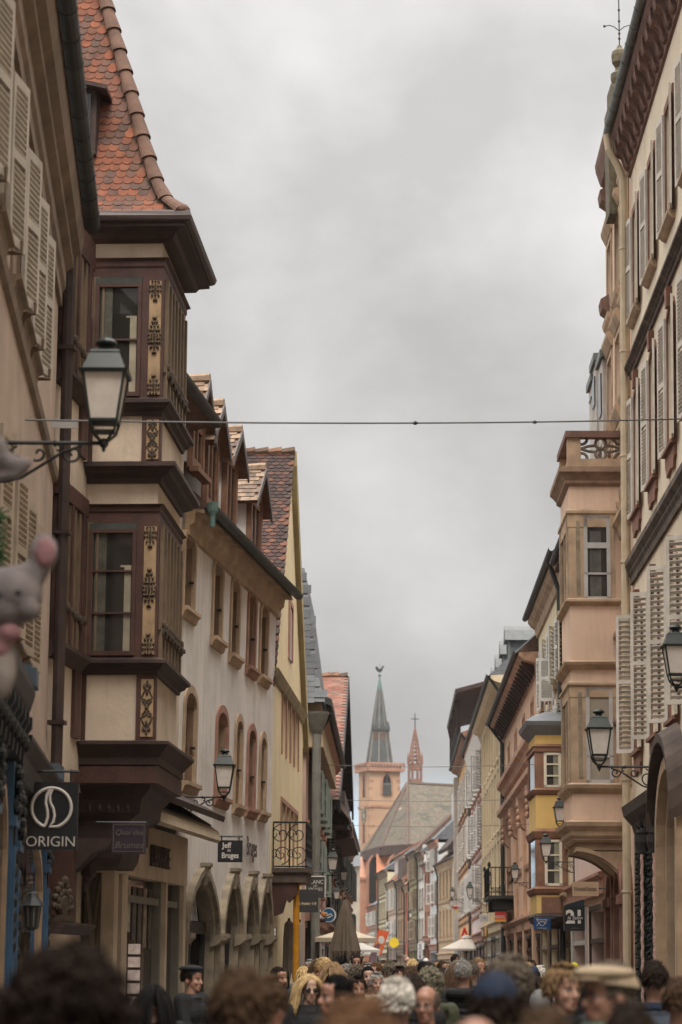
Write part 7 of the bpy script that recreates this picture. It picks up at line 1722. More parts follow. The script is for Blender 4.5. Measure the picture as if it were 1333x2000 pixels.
def make_body(pose, fine=True):
    P = POSES[pose]; q = MB()
    q.ball((0, 0, .95), (.155, .11, .13), 12, 8); q.ball((0, 0, 1.10), (.14, .10, .14), 12, 8); q.ball((0, 0, 1.28), (.17, .115, .17), 12, 8)
    limb(q, [(-.15, 0, 1.40), (.15, 0, 1.40)], [.06, .06]); limb(q, [(0, .01, 1.38), (0, -.002, 1.54)], [.068, .056])
    for a, sd in (('la', 1), ('ra', -1)): limb(q, P[a], [.058, .043, .030]); hand(q, P[a][2], P[a][1], sd)
    for a in ('ll', 'rl'): limb(q, P[a], [.085, .058, .040]); f = P[a][2]; limb(q, [(f[0], f[1]+.03, .05), (f[0], f[1]-.10, .035)], [.038, .034])
    # head with a face
    q.ball((0, .012, 1.645), (.077, .096, .096), 16, 12); q.ball((0, -.030, 1.575), (.062, .066, .082), 14, 10); q.ball((0, -.055, 1.525), (.043, .040, .036), 10, 8); q.ball((0, -.074, 1.507), (.022, .018, .018), 8, 6)
    q.ball((0, -.078, 1.628), (.052, .018, .014), 10, 6); q.ball((0, -.068, 1.66), (.054, .028, .04), 10, 8)
    q.tube([(0, -.090, 1.618), (0, -.104, 1.592), (0, -.114, 1.572)], [.009, .012, .016], 8); q.ball((0, -.110, 1.571), (.019, .014, .012), 8, 6)
    for sx_ in (-1, 1):
        q.ball((sx_*.036, -.070, 1.578), (.024, .022, .024), 8, 6); q.ball((sx_*.079, .012, 1.592), (.010, .022, .033), 8, 6)
    q.ball((0, -.090, 1.542), (.024, .012, .008), 8, 5); q.ball((0, -.087, 1.529), (.020, .012, .008), 8, 5)
    return remesh(q, .0085 if fine else .02, 3 if fine else 2)
def make_jacket(pose, length=.80, puff=0.0, collar=True, voxel=.013, hood=False):
    P = POSES[pose]; q = MB(); g = .024
    q.ball((0, .0, .96), (.185, .145, .15), 14, 9); q.ball((0, 0, 1.12), (.178, .14, .17), 14, 9); q.ball((0, .0, 1.28), (.20, .145, .165), 14, 9)
    limb(q, [(-.165, .005, 1.395), (.165, .005, 1.395)], [.078, .078]); q.lathe([(.19, length), (.185, .98), (.17, 1.1)], (0, 0, 0), 16, 0, 1, .78)
    for a in ('la', 'ra'):
        A, B, C_ = [Vector(p) for p in P[a]]; limb(q, [A, B, C_+(B-C_).normalized()*.02], [.082, .066, .052])
    q.lathe([(.125, 1.40), (.098, 1.45), (.082, 1.475)], (0, .006, 0), 14, 0, 1, .95)
    if puff:
        for k in range(9): q.lathe([(.17, .86+.058*k-.02), (.212, .86+.058*k), (.17, .86+.058*k+.02)], (0, 0, 0), 18, 0, 1, .80)
        for a in ('la', 'ra'):
            A, B, C_ = [Vector(p) for p in P[a]]
            for k in range(1, 5): p = A.lerp(B, k/5); q.ball(tuple(p), (.092, .092, .03), 10, 6); p = B.lerp(C_, k/5); q.ball(tuple(p), (.072, .072, .028), 10, 6)
    me = remesh(q, voxel, 3)
    if hood:
        pass
    return me
def make_collar(kind):
    q = MB(); n = 20
    if kind == 'collar':
        for k in range(n):
            a0 = 2*math.pi*(k+.5)/n; 
        prof = [(.100, 1.425), (.085, 1.48), (.098, 1.478), (.122, 1.43)]
    elif kind == 'scarf': prof = [(.075, 1.40), (.135, 1.415), (.150, 1.455), (.125, 1.50), (.085, 1.505)]
    elif kind == 'hood_down': prof = [(.09, 1.40), (.17, 1.41), (.165, 1.46), (.115, 1.49), (.085, 1.47)]
    q.lathe(prof, (0, .012 if kind != 'hood_down' else .045, 0), n, 0, 1, 1.0); return remesh(q, .011, 3)
def make_trousers(pose):
    P = POSES[pose]; q = MB(); q.ball((0, 0, .95), (.168, .125, .14), 12, 8)
    for a in ('ll', 'rl'): A, B, C_ = P[a]; limb(q, [A, B, C_], [.098, .074, .062])
    return remesh(q, .018, 3)
def make_shoes(pose):
    P = POSES[pose]; q = MB()
    for a in ('ll', 'rl'):
        f = P[a][2]; z = max(.0, f[2]-.09); limb(q, [(f[0], f[1]+.045, .05+z), (f[0], f[1]-.12, .04+z)], [.050, .042], 8)
    return remesh(q, .014, 2)
HC = Vector((0, .012, 1.645))
def hair_shell(q, k=1.06, low=1.56, front=-.035):
    """skull cap of hair so that no skin shows between the locks"""
    nu, nv = 22, 12; base = len(q.v); idx = {}
    for j in range(nv+1):
        for i in range(nu):
            th = math.pi*.66*j/nv; ph = 2*math.pi*i/nu; p = Vector((.077*k*math.sin(th)*math.cos(ph), .098*k*math.sin(th)*math.sin(ph), .098*k*math.cos(th)))
            q.v.append(tuple(HC+p))
    for j in range(nv):
        for i in range(nu):
            c = HC+Vector((.077*math.sin(math.pi*.66*(j+.5)/nv)*math.cos(2*math.pi*(i+.5)/nu), .098*math.sin(math.pi*.66*(j+.5)/nv)*math.sin(2*math.pi*(i+.5)/nu), .098*math.cos(math.pi*.66*(j+.5)/nv)))
            if c.y < front and c.z < 1.695: continue
            if c.z < low or (c.y < .02 and c.z < 1.615): continue
            q.f.append((base+j*nu+i, base+j*nu+(i+1) % nu, base+(j+1)*nu+(i+1) % nu, base+(j+1)*nu+i)); q.m.append(0)
def lock(q, p, n0, flow, ln, r, sag=.3, n=5, stay=.012, out=.5):
    pts = []; cur = Vector(p); d = (n0*out+flow).normalized()
    for k in range(n+1):
        pts.append(cur.copy()); cur = cur+d*(ln/n); d = (d*.9+flow*.35+Vector((0, 0, -sag*.3))).normalized()
        rel = cur-HC; e = math.sqrt((rel.x/.077)**2+(rel.y/.098)**2+(rel.z/.098)**2)
        if e < 1.06+stay and cur.z > 1.53: cur = HC+rel*((1.07+stay)/e)
    q.tube(pts, [r*.8]+[r]*(n-1)+[r*.25], 5)
def surf(th, ph, k=1.03):
    n_ = Vector((math.sin(th)*math.cos(ph), math.sin(th)*math.sin(ph), math.cos(th))); return HC+Vector((.077*n_.x, .098*n_.y, .098*n_.z))*k, n_
def make_hair(kind, seed=1):
    rd = random.Random(seed); q = MB()
    def okk(p, n_, low=1.555):
        if p.z < low: return False
        if p.y < -.045 and p.z < 1.69: return False
        if p.y < .03 and p.z < 1.612 and abs(p.x) > .0: return False
        return True
    if kind in ('short', 'crop', 'swept'):
        hair_shell(q, 1.04 if kind == 'crop' else 1.07 if kind == 'short' else 1.085, 1.555)
        for _ in range(620):
            th = math.acos(rd.uniform(-.5, 1)); ph = rd.uniform(0, 6.283); p, n_ = surf(th, ph)
            if not okk(p, n_): continue
            fl = Vector((n_.x*.2, .6 if kind != 'short' else rd.uniform(-.5, .4), -.45)) if n_.z < .8 else Vector((rd.uniform(-.6, .6), -.5 if kind == 'short' else .7, .1))
            lock(q, p, n_, fl.normalized(), rd.uniform(.025, .05) if kind != 'crop' else .018, .0055 if kind == 'short' else .0045, .2, 4, out=.4 if kind == 'short' else .08)
    elif kind == 'fringe_bald':
        for _ in range(380):
            th = rd.uniform(1.05, 1.95); ph = rd.uniform(-.5, 3.64); p, n_ = surf(th, ph, 1.0)
            if p.z < 1.545 or (p.y < .0) and p.z < 1.60: continue
            if p.z > 1.69: continue
            lock(q, p, n_, Vector((0, .5, -.7)).normalized(), .03, .006, .2, 4, .0)
    elif kind == 'curly':
        hair_shell(q, 1.18, 1.53)
        for _ in range(520):
            th = math.acos(rd.uniform(-.75, 1)); ph = rd.uniform(0, 6.283); p, n_ = surf(th, ph, rd.uniform(1.12, 1.42))
            if p.y < -.06 and p.z < 1.70: continue
            if p.y < .0 and p.z < 1.56: continue
            r0 = rd.uniform(.010, .018); a = rd.uniform(0, 6.28); t1 = n_.cross(Vector((rd.random()-.5, rd.random()-.5, 1))).normalized(); t2 = n_.cross(t1)
            q.tube([p+(t1*math.cos(a+u*1.1)+t2*math.sin(a+u*1.1))*r0*.9+n_*.006*u for u in range(7)], [.004, .006, .0065, .0065, .006, .005, .003], 5)
    elif kind in ('long', 'wavy', 'bob'):
        hair_shell(q, 1.08, 1.50)
        for _ in range(430):
            th = math.acos(rd.uniform(-.2, 1)); ph = rd.uniform(0, 6.283); p, n_ = surf(th, ph, 1.05)
            if p.y < -.05 and p.z < 1.70: continue
            if p.y < -.02 and p.z < 1.64: continue
            side = 1 if n_.x > 0 else -1; L_ = {'long': .36, 'wavy': .34, 'bob': .2}[kind]*rd.uniform(.8, 1.15)
            m_ = 9; pts = []; cur = p.copy(); d = Vector((n_.x*.9+side*.25, n_.y*.5+.25, .15)).normalized(); wv = rd.uniform(0, 6)
            for k in range(m_+1):
                pts.append(cur.copy()); d = (d*.62+Vector((side*.03, .03, -.5))).normalized(); cur = cur+d*(L_/m_)
                if kind == 'wavy': cur = cur+Vector((math.sin(wv+k*1.3)*.008+side*.004, math.cos(wv+k*1.3)*.008, 0))
                rel = cur-HC; e = math.sqrt((rel.x/.077)**2+(rel.y/.098)**2+(rel.z/.098)**2)
                if e < 1.12 and cur.z > 1.55: cur = HC+rel*(1.12/e)
                if cur.z < 1.56 and cur.y < .02 and abs(cur.x) < .075: cur.x = side*.08
                if cur.z < 1.50:
                    rr = math.hypot(cur.x, cur.y); mn = .10+max(0, 1.5-cur.z)*.35
                    if rr < mn: cur.x *= mn/rr; cur.y = max(cur.y, -.03) if rr < 1e-3 else cur.y*mn/rr
            q.tube(pts, [.006]+[.0085]*(m_-1)+[.003], 5)
    return raw(q)
def make_hat(kind):
    q = MB(); S = lambda th, ph, k: tuple(surf(th, ph, k)[0])
    def dome(k, th1, tilt=0.0, squash=1.0, yoff=0.0):
        nu, nv = 24, 10; base = len(q.v)
        for j in range(nv+1):
            for i in range(nu):
                th = .001+th1*j/nv; ph = 2*math.pi*i/nu; p = Vector(S(th, ph, k)); p.z = HC.z+(p.z-HC.z)*squash-tilt*(p.y-HC.y); p.y += yoff; q.v.append(tuple(p))
        for j in range(nv):
            for i in range(nu): q.f.append((base+j*nu+i, base+j*nu+(i+1) % nu, base+(j+1)*nu+(i+1) % nu, base+(j+1)*nu+i)); q.m.append(0)
    if kind == 'cap':
        dome(1.15, 1.45, -.12); pts = []
        for sgn in (0, .006):
            row = []
            for k in range(13):
                a = math.pi*(k/12); row.append((.078*math.cos(a), -.075-.095*math.sin(a)**.8, 1.672-.03*math.sin(a)+sgn))
            pts.append(row)
        inner = [(.082*math.cos(math.pi*k/12), -.06-.035*math.sin(math.pi*k/12), 1.676) for k in range(13)]
        for k in range(12): q.face([pts[1][k], pts[1][k+1], inner[k+1], inner[k]]); q.face([pts[0][k], pts[0][k+1], pts[1][k+1], pts[1][k]]); q.face([pts[0][k], pts[0][k+1], (inner[k+1][0], inner[k+1][1], 1.669), (inner[k][0], inner[k][1], 1.669)])
        q.ball((0, .012, 1.757), (.008, .008, .006), 6, 4)
    elif kind == 'flatcap':
        dome(1.30, 1.5, .10, .72, .0); q.ball((0, -.02, 1.70), (.112, .135, .035), 16, 8)
        q.prism([(.085*math.cos(math.pi*k/10), -.08-.085*math.sin(math.pi*k/10)) for k in range(11)], 2, 1.672, 1.682)
    elif kind == 'beanie':
        dome(1.16, 1.62, .05); dome(1.20, 1.62, .05); q.ball((0, .012, 1.756), (.02, .02, .012), 8, 5)
    elif kind == 'beret':
        dome(1.1, 1.45, .08); q.ball((.01, .02, 1.715), (.118, .125, .038), 18, 8); q.ball((0, .02, 1.757), (.006, .006, .01), 6, 4)
    elif kind == 'hood':
        dome(1.28, 2.3, .0, 1.05, .03)
    return raw(q)
def make_eyes():
    q = MB()
    for s in (-1, 1): q.ball((s*.032, -.077, 1.603), (.0125, .0115, .0095), 10, 7)
    return raw(q)
def make_irises():
    q = MB()
    for s in (-1, 1): q.ball((s*.032, -.0862, 1.603), (.0055, .0035, .0058), 8, 6)
    return raw(q)
def make_brows():
    q = MB()
    for s in (-1, 1): q.tube([(s*.014, -.097, 1.624), (s*.032, -.095, 1.630), (s*.050, -.083, 1.623)], [.004, .0045, .002], 5)
    return raw(q)
def make_lips():
    q = MB(); q.ball((0, -.0985, 1.5425), (.022, .007, .0045), 9, 5); q.ball((0, -.0955, 1.533), (.018, .007, .005), 9, 5); return raw(q)
def make_glasses(dark):
    q = MB()
    for s in (-1, 1):
        if dark: q.ball((s*.034, -.100, 1.602), (.029, .007, .022), 12, 8)
        else: q.tube([(s*.034+.024*math.cos(2*math.pi*k/14), -.104, 1.601+.019*math.sin(2*math.pi*k/14)) for k in range(15)], .0022, 5)
        q.tube([(s*.060, -.098, 1.606), (s*.078, -.05, 1.606), (s*.082, .02, 1.602)], .0025, 5)
    q.tube([(-.011, -.105, 1.606), (.011, -.105, 1.606)], .003, 5); return raw(q)
def make_beard(seed=3):
    rd = random.Random(seed); q = MB()
    for _ in range(260):
        a = rd.uniform(-1.9, 1.9); z = rd.uniform(1.498, 1.565)-abs(a)*.0
        if abs(a) < .45 and z > 1.55: continue
        x = .064*math.sin(a); y = -.030-.066*math.cos(a)*(1 if abs(a) < 1.6 else .4)
        if abs(a) < .5: y -= .005+.012*(1.55-z)/.05
        z2 = z+abs(a)*.018; q.tube([(x, y, z2), (x*1.06, y-.006*math.cos(a), z2-.012), (x*1.05, y-.006*math.cos(a), z2-.022)], [.006, .006, .002], 4)
    for k in range(14): x = -.026+.004*k; q.tube([(x, -.104, 1.555), (x*1.2, -.104, 1.547)], [.004, .003], 4)
    return raw(q)
def make_pack():
    q = MB(); q.ball((0, .235, 1.20), (.15, .10, .22), 14, 10); q.ball((0, .31, 1.10), (.11, .05, .10), 12, 8)
    for s in (-1, 1): q.tube([(s*.11, .17, 1.38), (s*.115, .03, 1.475), (s*.115, -.12, 1.40), (s*.12, -.165, 1.25), (s*.14, -.10, 1.08), (s*.13, .12, 1.04)], .016, 6)
    return remesh(q, .012, 2)
FORMS = {}
def form(key, fn):
    if key not in FORMS: FORMS[key] = fn()
    return FORMS[key]
def skin(i): 
    c = [(.38, .22, .16), (.33, .175, .122), (.43, .27, .205), (.28, .155, .105)][i]
    return mat('skin %d' % i, c, .5, .10, 18, spec=.35, stain=(c[0]*.92, c[1]*.72, c[2]*.66, .35))
def cloth(name, c, rough=.85, bs=35): return mat(name, c, rough, .22, 9, bump=.35, bscale=bs)
def hairm(name, c): return mat(name, c, .75, .25, 30, spec=.12, island=[tuple(x*k for x in c) for k in (.62, .85, 1.0, 1.15, .75, 1.35, .95, 1.1)])
H = dict(dark=hairm('dark brown hair', (.022, .014, .010)), black=hairm('black hair', (.008, .007, .007)), brown=hairm('brown hair', (.065, .038, .022)), auburn=hairm('auburn hair', (.12, .062, .032)),
         sand=hairm('sandy hair', (.20, .125, .065)), blond=hairm('blond hair', (.42, .29, .14)), grey=hairm('grey hair', (.25, .235, .215)), white=hairm('white hair', (.56, .52, .46)), greybrown=hairm('grey brown hair', (.13, .105, .08)), olivegrey=hairm('olive grey hair', (.20, .18, .13)))
W_ = dict(black=cloth('black cloth', (.012, .012, .013)), navy=cloth('navy cloth', (.012, .02, .042)), dgrey=cloth('charcoal cloth', (.035, .035, .037)), grey=cloth('grey cloth', (.14, .135, .13)), pink=cloth('pale pink cloth', (.42, .31, .31)), olive=cloth('olive cloth', (.05, .055, .032)),
          orange=cloth('orange padded cloth', (.62, .075, .025)), teal=cloth('teal cloth', (.06, .12, .11)), beige=cloth('beige cloth', (.36, .28, .19)), white=cloth('white cloth', (.55, .53, .50)), red=cloth('red cloth', (.42, .03, .025)), blue=cloth('blue cloth', (.03, .10, .30)), green=cloth('green scarf cloth', (.07, .13, .095)), jean=cloth('denim', (.04, .055, .09)), brown=cloth('brown cloth', (.075, .048, .032)), yellow=cloth('yellow cap cloth', (.62, .52, .02)), purple=cloth('purple cloth', (.14, .06, .20)), bluegrey=cloth('blue grey cloth', (.07, .085, .115)))
EYEW = mat('eye white', (.27, .24, .22), .2, .05); IRIS = mat('iris', (.03, .02, .014), .2, .1); LIPM = mat('lips', (.30, .12, .095), .45, .1); DLENS = mat('dark lens', (.012, .010, .010), .08, .1, spec=.6)
def part(name, me, m, par):
    o = bpy.data.objects.new(name, me); COL.objects.link(o); o.parent = par
    if not len(me.materials): me.materials.append(m)
    o.material_slots[0].link = 'OBJECT'; o.material_slots[0].material = m; return o
def person(px, py, Y, yaw, label, hair=('short', 'dark'), jacket='black', pose='walk', sk=0, hat=None, glasses=None, beard=None, collar=None, pack=None, puff=0, trousers='jean', length=.80, face=True, hs=1.0, top=1.745, group='people in the street crowd', vest=None):
    p = at(px, py, Y); s = p.z/top
    b_ = part('person', form(('body', pose), lambda: make_body(pose)), skin(sk), None)
    b_.location = (p.x, Y, 0); b_.rotation_euler = (0, 0, R(yaw)); b_.scale = (s, s, s); tag(b_, label, 'person', group)
    jk = part('jacket', form(('jacket', pose, puff, length), lambda: make_jacket(pose, length, puff)), W_[jacket], b_)
    part('trousers', form(('trousers', pose), lambda: make_trousers(pose)), W_[trousers], b_); part('shoes', form(('shoes', pose), lambda: make_shoes(pose)), W_['black'], b_)
    if face:
        e = part('eyes', form('eyes', make_eyes), EYEW, b_); part('irises', form('irises', make_irises), IRIS, e); part('eyebrows', form('brows', make_brows), H[hair[1]] if hair else H['brown'], b_); part('lips', form('lips', make_lips), LIPM, b_)
    if hair:
        h = part('hair', form(('hair', hair[0]), lambda: make_hair(hair[0])), H[hair[1]], b_)
        if hs != 1.0: h.scale = (hs, hs, 1+(hs-1)*.2); h.location = (0, -.012*(hs-1), -1.645*(hs-1)*.2)
    if hat: part(hat[0], form(('hat', hat[0]), lambda: make_hat(hat[0])), W_[hat[1]], b_)
    if glasses: part('sunglasses' if glasses == 'dark' else 'glasses', form(('glasses', glasses), lambda: make_glasses(glasses == 'dark')), DLENS, b_)
    if beard: part('beard', form('beard', make_beard), H[beard], b_)
    if collar: part(collar[0] if collar[0] != 'hood_down' else 'hood', form(('collar', collar[0]), lambda: make_collar(collar[0])), W_[collar[1]], b_)
    if pack: part('backpack', form('pack', make_pack), W_[pack], b_)
    return b_
# ---- near row, most of them far out of focus
person(138, 1850, 5.2, 176, 'blurred person with big dark curly hair seen from behind at lower left', ('curly', 'dark'), 'black', hs=1.12, collar=('collar', 'black'), top=1.80)
person(300, 1924, 16, 190, 'person with long black hair and black coat before the bookshop front', ('long', 'black'), 'black')
person(376, 1886, 23, 62, 'man in black beret and black coat bending over the flower stall', ('crop', 'dark'), 'black', 'reach', hat=('beret', 'black'), collar=('collar', 'dgrey'), sk=1)
person(470, 1896, 7.6, 186, 'blurred person with short brown hair and charcoal coat from behind, lower left of centre', ('short', 'brown'), 'dgrey', collar=('hood_down', 'dgrey'), hs=1.06)
person(524, 1908, 10.8, 150, 'blurred person in pale pink jacket half behind the charcoal coat', ('short', 'brown'), 'pink', collar=('hood_down', 'pink'))
person(545, 1889, 28, 50, 'dark bearded man in black jacket looking right below the white Atelier plate', ('crop', 'dark'), 'black', beard='dark', sk=1, collar=('collar', 'black'))
person(605, 1903, 20.5, 14, 'woman with long wavy blond hair and big sunglasses in black', ('wavy', 'blond'), 'black', glasses='dark', sk=2, hs=.96)
person(655, 1905, 14.5, -62, 'dark haired man with stubble in profile looking left, next to the blond woman', ('crop', 'black'), 'black', sk=1, beard=None, collar=('collar', 'dgrey'))
person(700, 1907, 23.5, 6, 'dark haired bearded man in black jacket facing the camera', ('short', 'dark'), 'black', beard='dark', sk=1, collar=('collar', 'black'))
person(722, 1882, 38, -35, 'grey haired man with glasses in bright orange padded vest', ('short', 'grey'), 'orange', glasses='clear', puff=1, sk=2)
person(777, 1911, 12, 165, 'blurred white haired person with dark collar from behind', ('swept', 'white'), 'navy', collar=('hood_down', 'navy'), hs=1.08)
person(833, 1925, 15, -18, 'ruddy balding man with glasses and white collar looking down', ('fringe_bald', 'greybrown'), 'dgrey', glasses='clear', sk=1, collar=('collar', 'white'))
person(840, 1901, 20.5, 190, 'person with bushy olive grey curls in an olive jacket from behind', ('curly', 'olivegrey'), 'olive', hs=.96, collar=('hood_down', 'olive'))
person(905, 1876, 23.5, 172, 'close cropped grey haired man in black quilted jacket from behind', ('crop', 'grey'), 'black', puff=1, collar=('hood_down', 'black'))
person(988, 1866, 11.5, -122, 'blurred tall grey brown haired man turning left behind the navy cap', ('swept', 'greybrown'), 'bluegrey', sk=1, hs=1.05)
person(968, 1903, 8.0, 178, 'blurred person in navy cap and navy jacket from behind at the bottom', ('short', 'dark'), 'navy', hat=('cap', 'navy'), collar=('hood_down', 'navy'))
person(700, 1958, 4.7, 180, 'very blurred auburn haired head at the bottom centre', ('short', 'auburn'), 'brown', hs=1.06)
person(930, 1984, 6.0, 170, 'very blurred bald ruddy head at the bottom below the navy cap', ('fringe_bald', 'greybrown'), 'brown', sk=1)
person(1100, 1885, 13.0, 34, 'sandy haired young man facing right in a black jacket', ('short', 'sand'), 'black', hs=1.06, sk=0, collar=('collar', 'black'))
person(1188, 1879, 9.7, -68, 'man in beige flat cap with glasses and green scarf wearing a red backpack', ('crop', 'greybrown'), 'bluegrey', hat=('flatcap', 'beige'), glasses='clear', collar=('scarf', 'green'), pack='red', sk=1)
person(1278, 1879, 16.5, 186, 'dark haired man in blue grey jacket from behind at the right', ('short', 'dark'), 'bluegrey', collar=('collar', 'navy'))
person(1326, 1912, 13, 172, 'brown haired person cut by the right edge of the picture', ('short', 'brown'), 'dgrey')
person(1063, 1976, 5.9, 182, 'very blurred brown haired head at the bottom right of the navy cap', ('short', 'brown'), 'dgrey')
person(1232, 1962, 7.4, 176, 'blurred low figure in a grey coat beside the red backpack', ('short', 'dark'), 'dgrey')
person(12, 1935, 6.5, 175, 'blurred dark haired person cut by the left edge', ('short', 'dark'), 'navy')
# ---- middle of the street
person(1122, 1881, 40, 176, 'person in a bright yellow cap and black jacket under the 21 sign', ('short', 'dark'), 'black', hat=('cap', 'yellow'), face=False)
person(1042, 1889, 34, 178, 'person in dark navy knitted hat under the yellow oriel', ('short', 'dark'), 'dgrey', hat=('beanie', 'navy'), face=False)
person(1055, 1887, 36, 130, 'white haired person in a white jacket beside the navy knitted hat', ('short', 'white'), 'white', face=False)
person(1046, 1907, 24, 182, 'woman with long dark hair from behind below the navy knitted hat', ('long', 'dark'), 'black', face=False)
person(1054, 1938, 20, 178, 'small person with a grey hood up beside the long dark hair', None, 'grey', hat=('hood', 'grey'), face=False)
person(1040, 1876, 60, 0, 'man with reddish face standing by the blue shop doorway', ('short', 'brown'), 'brown', sk=1)
person(607, 1875, 42, -40, 'older grey haired man looking left before the grey pillar', ('short', 'grey'), 'bluegrey', sk=1)
person(594, 1888, 40, 150, 'blond person half behind the orange post', ('bob', 'blond'), 'grey', face=False)
person(612, 1893, 34, 172, 'fair haired woman just above the sunglasses woman', ('bob', 'sand'), 'beige', face=False)
person(625, 1882, 46, -30, 'dark haired person between the older grey man and the pink cap', ('short', 'dark'), 'black')
person(639, 1878, 49, 24, 'young dark haired man behind the pink cap', ('short', 'dark'), 'dgrey')
person(643, 1888, 37, 160, 'blond person wearing a pale pink knitted cap', ('bob', 'blond'), 'olive', hat=('beanie', 'pink'), face=False)
person(664, 1868, 46, 178, 'tall person in black beneath the closed parasol', ('short', 'black'), 'black', face=False)
person(697, 1865, 44, 0, 'man with a purple strap across his black jacket right of the parasol', ('crop', 'dark'), 'black', sk=1, pack='purple')
person(679, 1890, 33, 40, 'grey curly haired person looking right, left of the pair', ('curly', 'grey'), 'dgrey', hs=.86)
person(696, 1891, 32, 186, 'grey curly haired person from behind, right of the pair', ('curly', 'greybrown'), 'blue', hs=.86, face=False)
person(744, 1881, 41, 38, 'bald man with ruddy skin right of the orange vest', ('fringe_bald', 'dark'), 'beige', sk=1)
person(763, 1876, 31, 165, 'tall grey brown haired man in black coat from behind', ('swept', 'greybrown'), 'black', collar=('collar', 'black'), face=False)
person(781, 1888, 29, -8, 'dark haired man with glasses and beard facing the camera', ('short', 'dark'), 'dgrey', glasses='clear', beard='dark', sk=1)
person(803, 1889, 24, 178, 'brown haired person from behind in front of the far crowd', ('short', 'brown'), 'black', face=False)
person(806, 1904, 18, 182, 'dark brown haired person low behind the white haired one', ('bob', 'dark'), 'black', face=False)
person(826, 1879, 44, 182, 'man with thick dark hair from behind in the middle of the crowd', ('short', 'black'), 'grey', face=False)
person(841, 1887, 38, 170, 'woman with long black hair from behind in the middle of the crowd', ('long', 'black'), 'dgrey', face=False)
person(863, 1891, 36, -62, 'dark haired woman in profile with a pale teal top', ('bob', 'dark'), 'teal', sk=2)
person(881, 1889, 33, 172, 'grey haired man in dark coat with white collar from behind', ('crop', 'grey'), 'navy', collar=('collar', 'white'), face=False)
person(933, 1884, 35, 176, 'person with auburn curls right of the quilted jacket', ('curly', 'auburn'), 'olive', hs=.9, face=False)
person(796, 1868, 66, 4, 'tall bald man walking towards the camera far down the street', ('fringe_bald', 'grey'), 'dgrey', sk=0)
person(832, 1872, 72, 180, 'person in a white cap deep in the far crowd', ('short', 'dark'), 'black', hat=('cap', 'white'), face=False)
person(856, 1878, 60, 0, 'person in a brown hat and grey hood deep in the crowd', ('short', 'dark'), 'grey', hat=('beanie', 'brown'))
person(890, 1864, 74, 60, 'tall man standing above the crowd left of the right parasol pole', ('short', 'dark'), 'navy', sk=1)
person(936, 1876, 62, 178, 'light haired person under the right parasol edge', ('short', 'sand'), 'grey', face=False)
person(765, 1884, 52, -20, 'small dark haired person between the two tall coats', ('short', 'black'), 'bluegrey')
person(720, 1879, 58, 170, 'brown haired person above the orange vest', ('short', 'brown'), 'black', face=False)
# ---- more people between the near rows and the packed crowd, each told apart by hair and coat
rm_ = random.Random(5); used = set(); placed = []
HN = dict(dark='dark brown', black='black', brown='brown', sand='sandy', blond='blond', grey='grey', greybrown='grey brown', auburn='auburn')
HK = dict(short='short', crop='cropped', bob='chin length', long='long', swept='combed back', wavy='wavy')
JN = dict(black='black', navy='navy', dgrey='charcoal', grey='grey', beige='beige', olive='olive', brown='brown', bluegrey='blue grey', teal='teal', red='red', white='white')
while len(placed) < 40:
    px = rm_.uniform(596, 985); Y = rm_.uniform(25, 47); x = (px-666.5)/4805*Y; py = 1890-(rm_.uniform(1.56, 1.78)-CAMZ)*4805/Y
    if x < xl(Y if Y > 49 else 60)+.2 and Y > 45: continue
    if any((x-a)**2+(Y-c)**2 < .5 for a, c in placed): continue
    hk, hc, jc, bk = rm_.choice(list(HK)), rm_.choice(list(HN)), rm_.choice(list(JN)), rm_.random() < .55
    if (hk, hc) in used: continue
    used.add((hk, hc)); placed.append((x, Y))
    person(px, py, Y, rm_.uniform(150, 210) if bk else rm_.uniform(-60, 60), 'mid street walker with %s %s hair and %s jacket, %s' % (HK[hk], HN[hc], JN[jc], 'seen from behind' if bk else 'facing the camera'), (hk, hc), jc, rm_.choice(['walk', 'stand']), sk=rm_.choice([0, 0, 1, 2]), face=not bk, collar=rm_.choice([None, ('collar', jc), ('hood_down', jc)]))
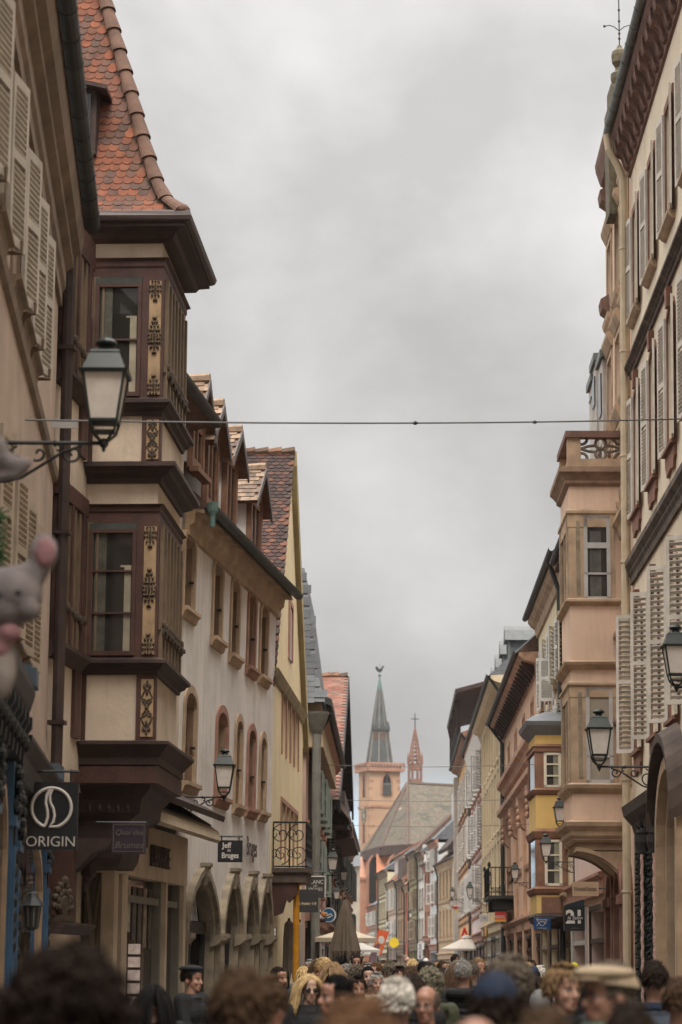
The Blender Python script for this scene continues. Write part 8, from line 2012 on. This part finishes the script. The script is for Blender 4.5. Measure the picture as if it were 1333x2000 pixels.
# ---- the packed crowd beyond, too small to tell apart
FAR = []
def far_person(hk, hc, jc, sk):
    b_ = part('person', form('farbody', lambda: make_body('stand', False)), skin(sk), None)
    tag(b_, 'small far off passer-by in the packed crowd down the street', 'person', 'far off crowd filling the street')
    part('jacket', form('farjacket', lambda: make_jacket('stand', .80, 0, True, .03)), W_[jc], b_); part('trousers', form(('trousers', 'stand'), lambda: make_trousers('stand')), W_['jean'], b_); part('hair', form(('hair', hk), lambda: make_hair(hk)), H[hc], b_)
    return b_
rd = random.Random(21)
for hk, hc in (('short', 'dark'), ('short', 'brown'), ('crop', 'grey'), ('bob', 'black'), ('long', 'brown'), ('short', 'black'), ('bob', 'blond'), ('fringe_bald', 'dark'), ('swept', 'greybrown')):
    FAR.append(far_person(hk, hc, rd.choice(['black', 'navy', 'dgrey', 'grey', 'beige', 'olive', 'brown', 'bluegrey', 'teal']), rd.choice([0, 1, 2])))
spots = []
for k in range(195):
    Y = 46+100*(rd.random()**1.2); lo = xl(Y)+.5; hi = (xr(Y) if Y < 163 else 6)-1.0
    if Y < 60: lo = max(lo, .4)
    for _ in range(20):
        x = rd.uniform(lo, hi)
        if 666.5+4805*x/Y > 985: continue
        if all((x-a)**2+(Y-c)**2 > .55 for a, c in spots): break
    spots.append((x, Y))
for k, (x, Y) in enumerate(spots):
    o = FAR[k] if k < len(FAR) else copy_tree(FAR[rd.randrange(len(FAR))])
    o.location = (x, Y, 0); s = rd.uniform(.93, 1.05); o.scale = (s, s, s); o.rotation_euler = (0, 0, rd.choice([0, 0, math.pi, math.pi, rd.uniform(0, 6.28)])+rd.uniform(-.4, .4))
    if k >= len(FAR):
        for c in o.children:
            if c.name.startswith('jacket'): c.material_slots[0].material = W_[rd.choice(['black', 'black', 'navy', 'dgrey', 'grey', 'beige', 'olive', 'brown', 'bluegrey', 'white', 'red', 'orange', 'pink', 'blue'])]
# ================================================================== thin damp air over the street
hz = bpy.data.materials.new('thin haze'); hz.use_nodes = True; t_ = hz.node_tree; t_.nodes.clear()
ho = t_.nodes.new('ShaderNodeOutputMaterial'); hv = t_.nodes.new('ShaderNodeVolumePrincipled'); hv.inputs['Color'].default_value = (.93, .92, .92, 1); hv.inputs['Density'].default_value = .00015; hv.inputs['Anisotropy'].default_value = .2
t_.links.new(hv.outputs[0], ho.inputs['Volume'])
q = MB(); q.box(-950, 950, -320, 1650, -1.1, 75); o = q.build('haze', hz); tag(o, kind='stuff')
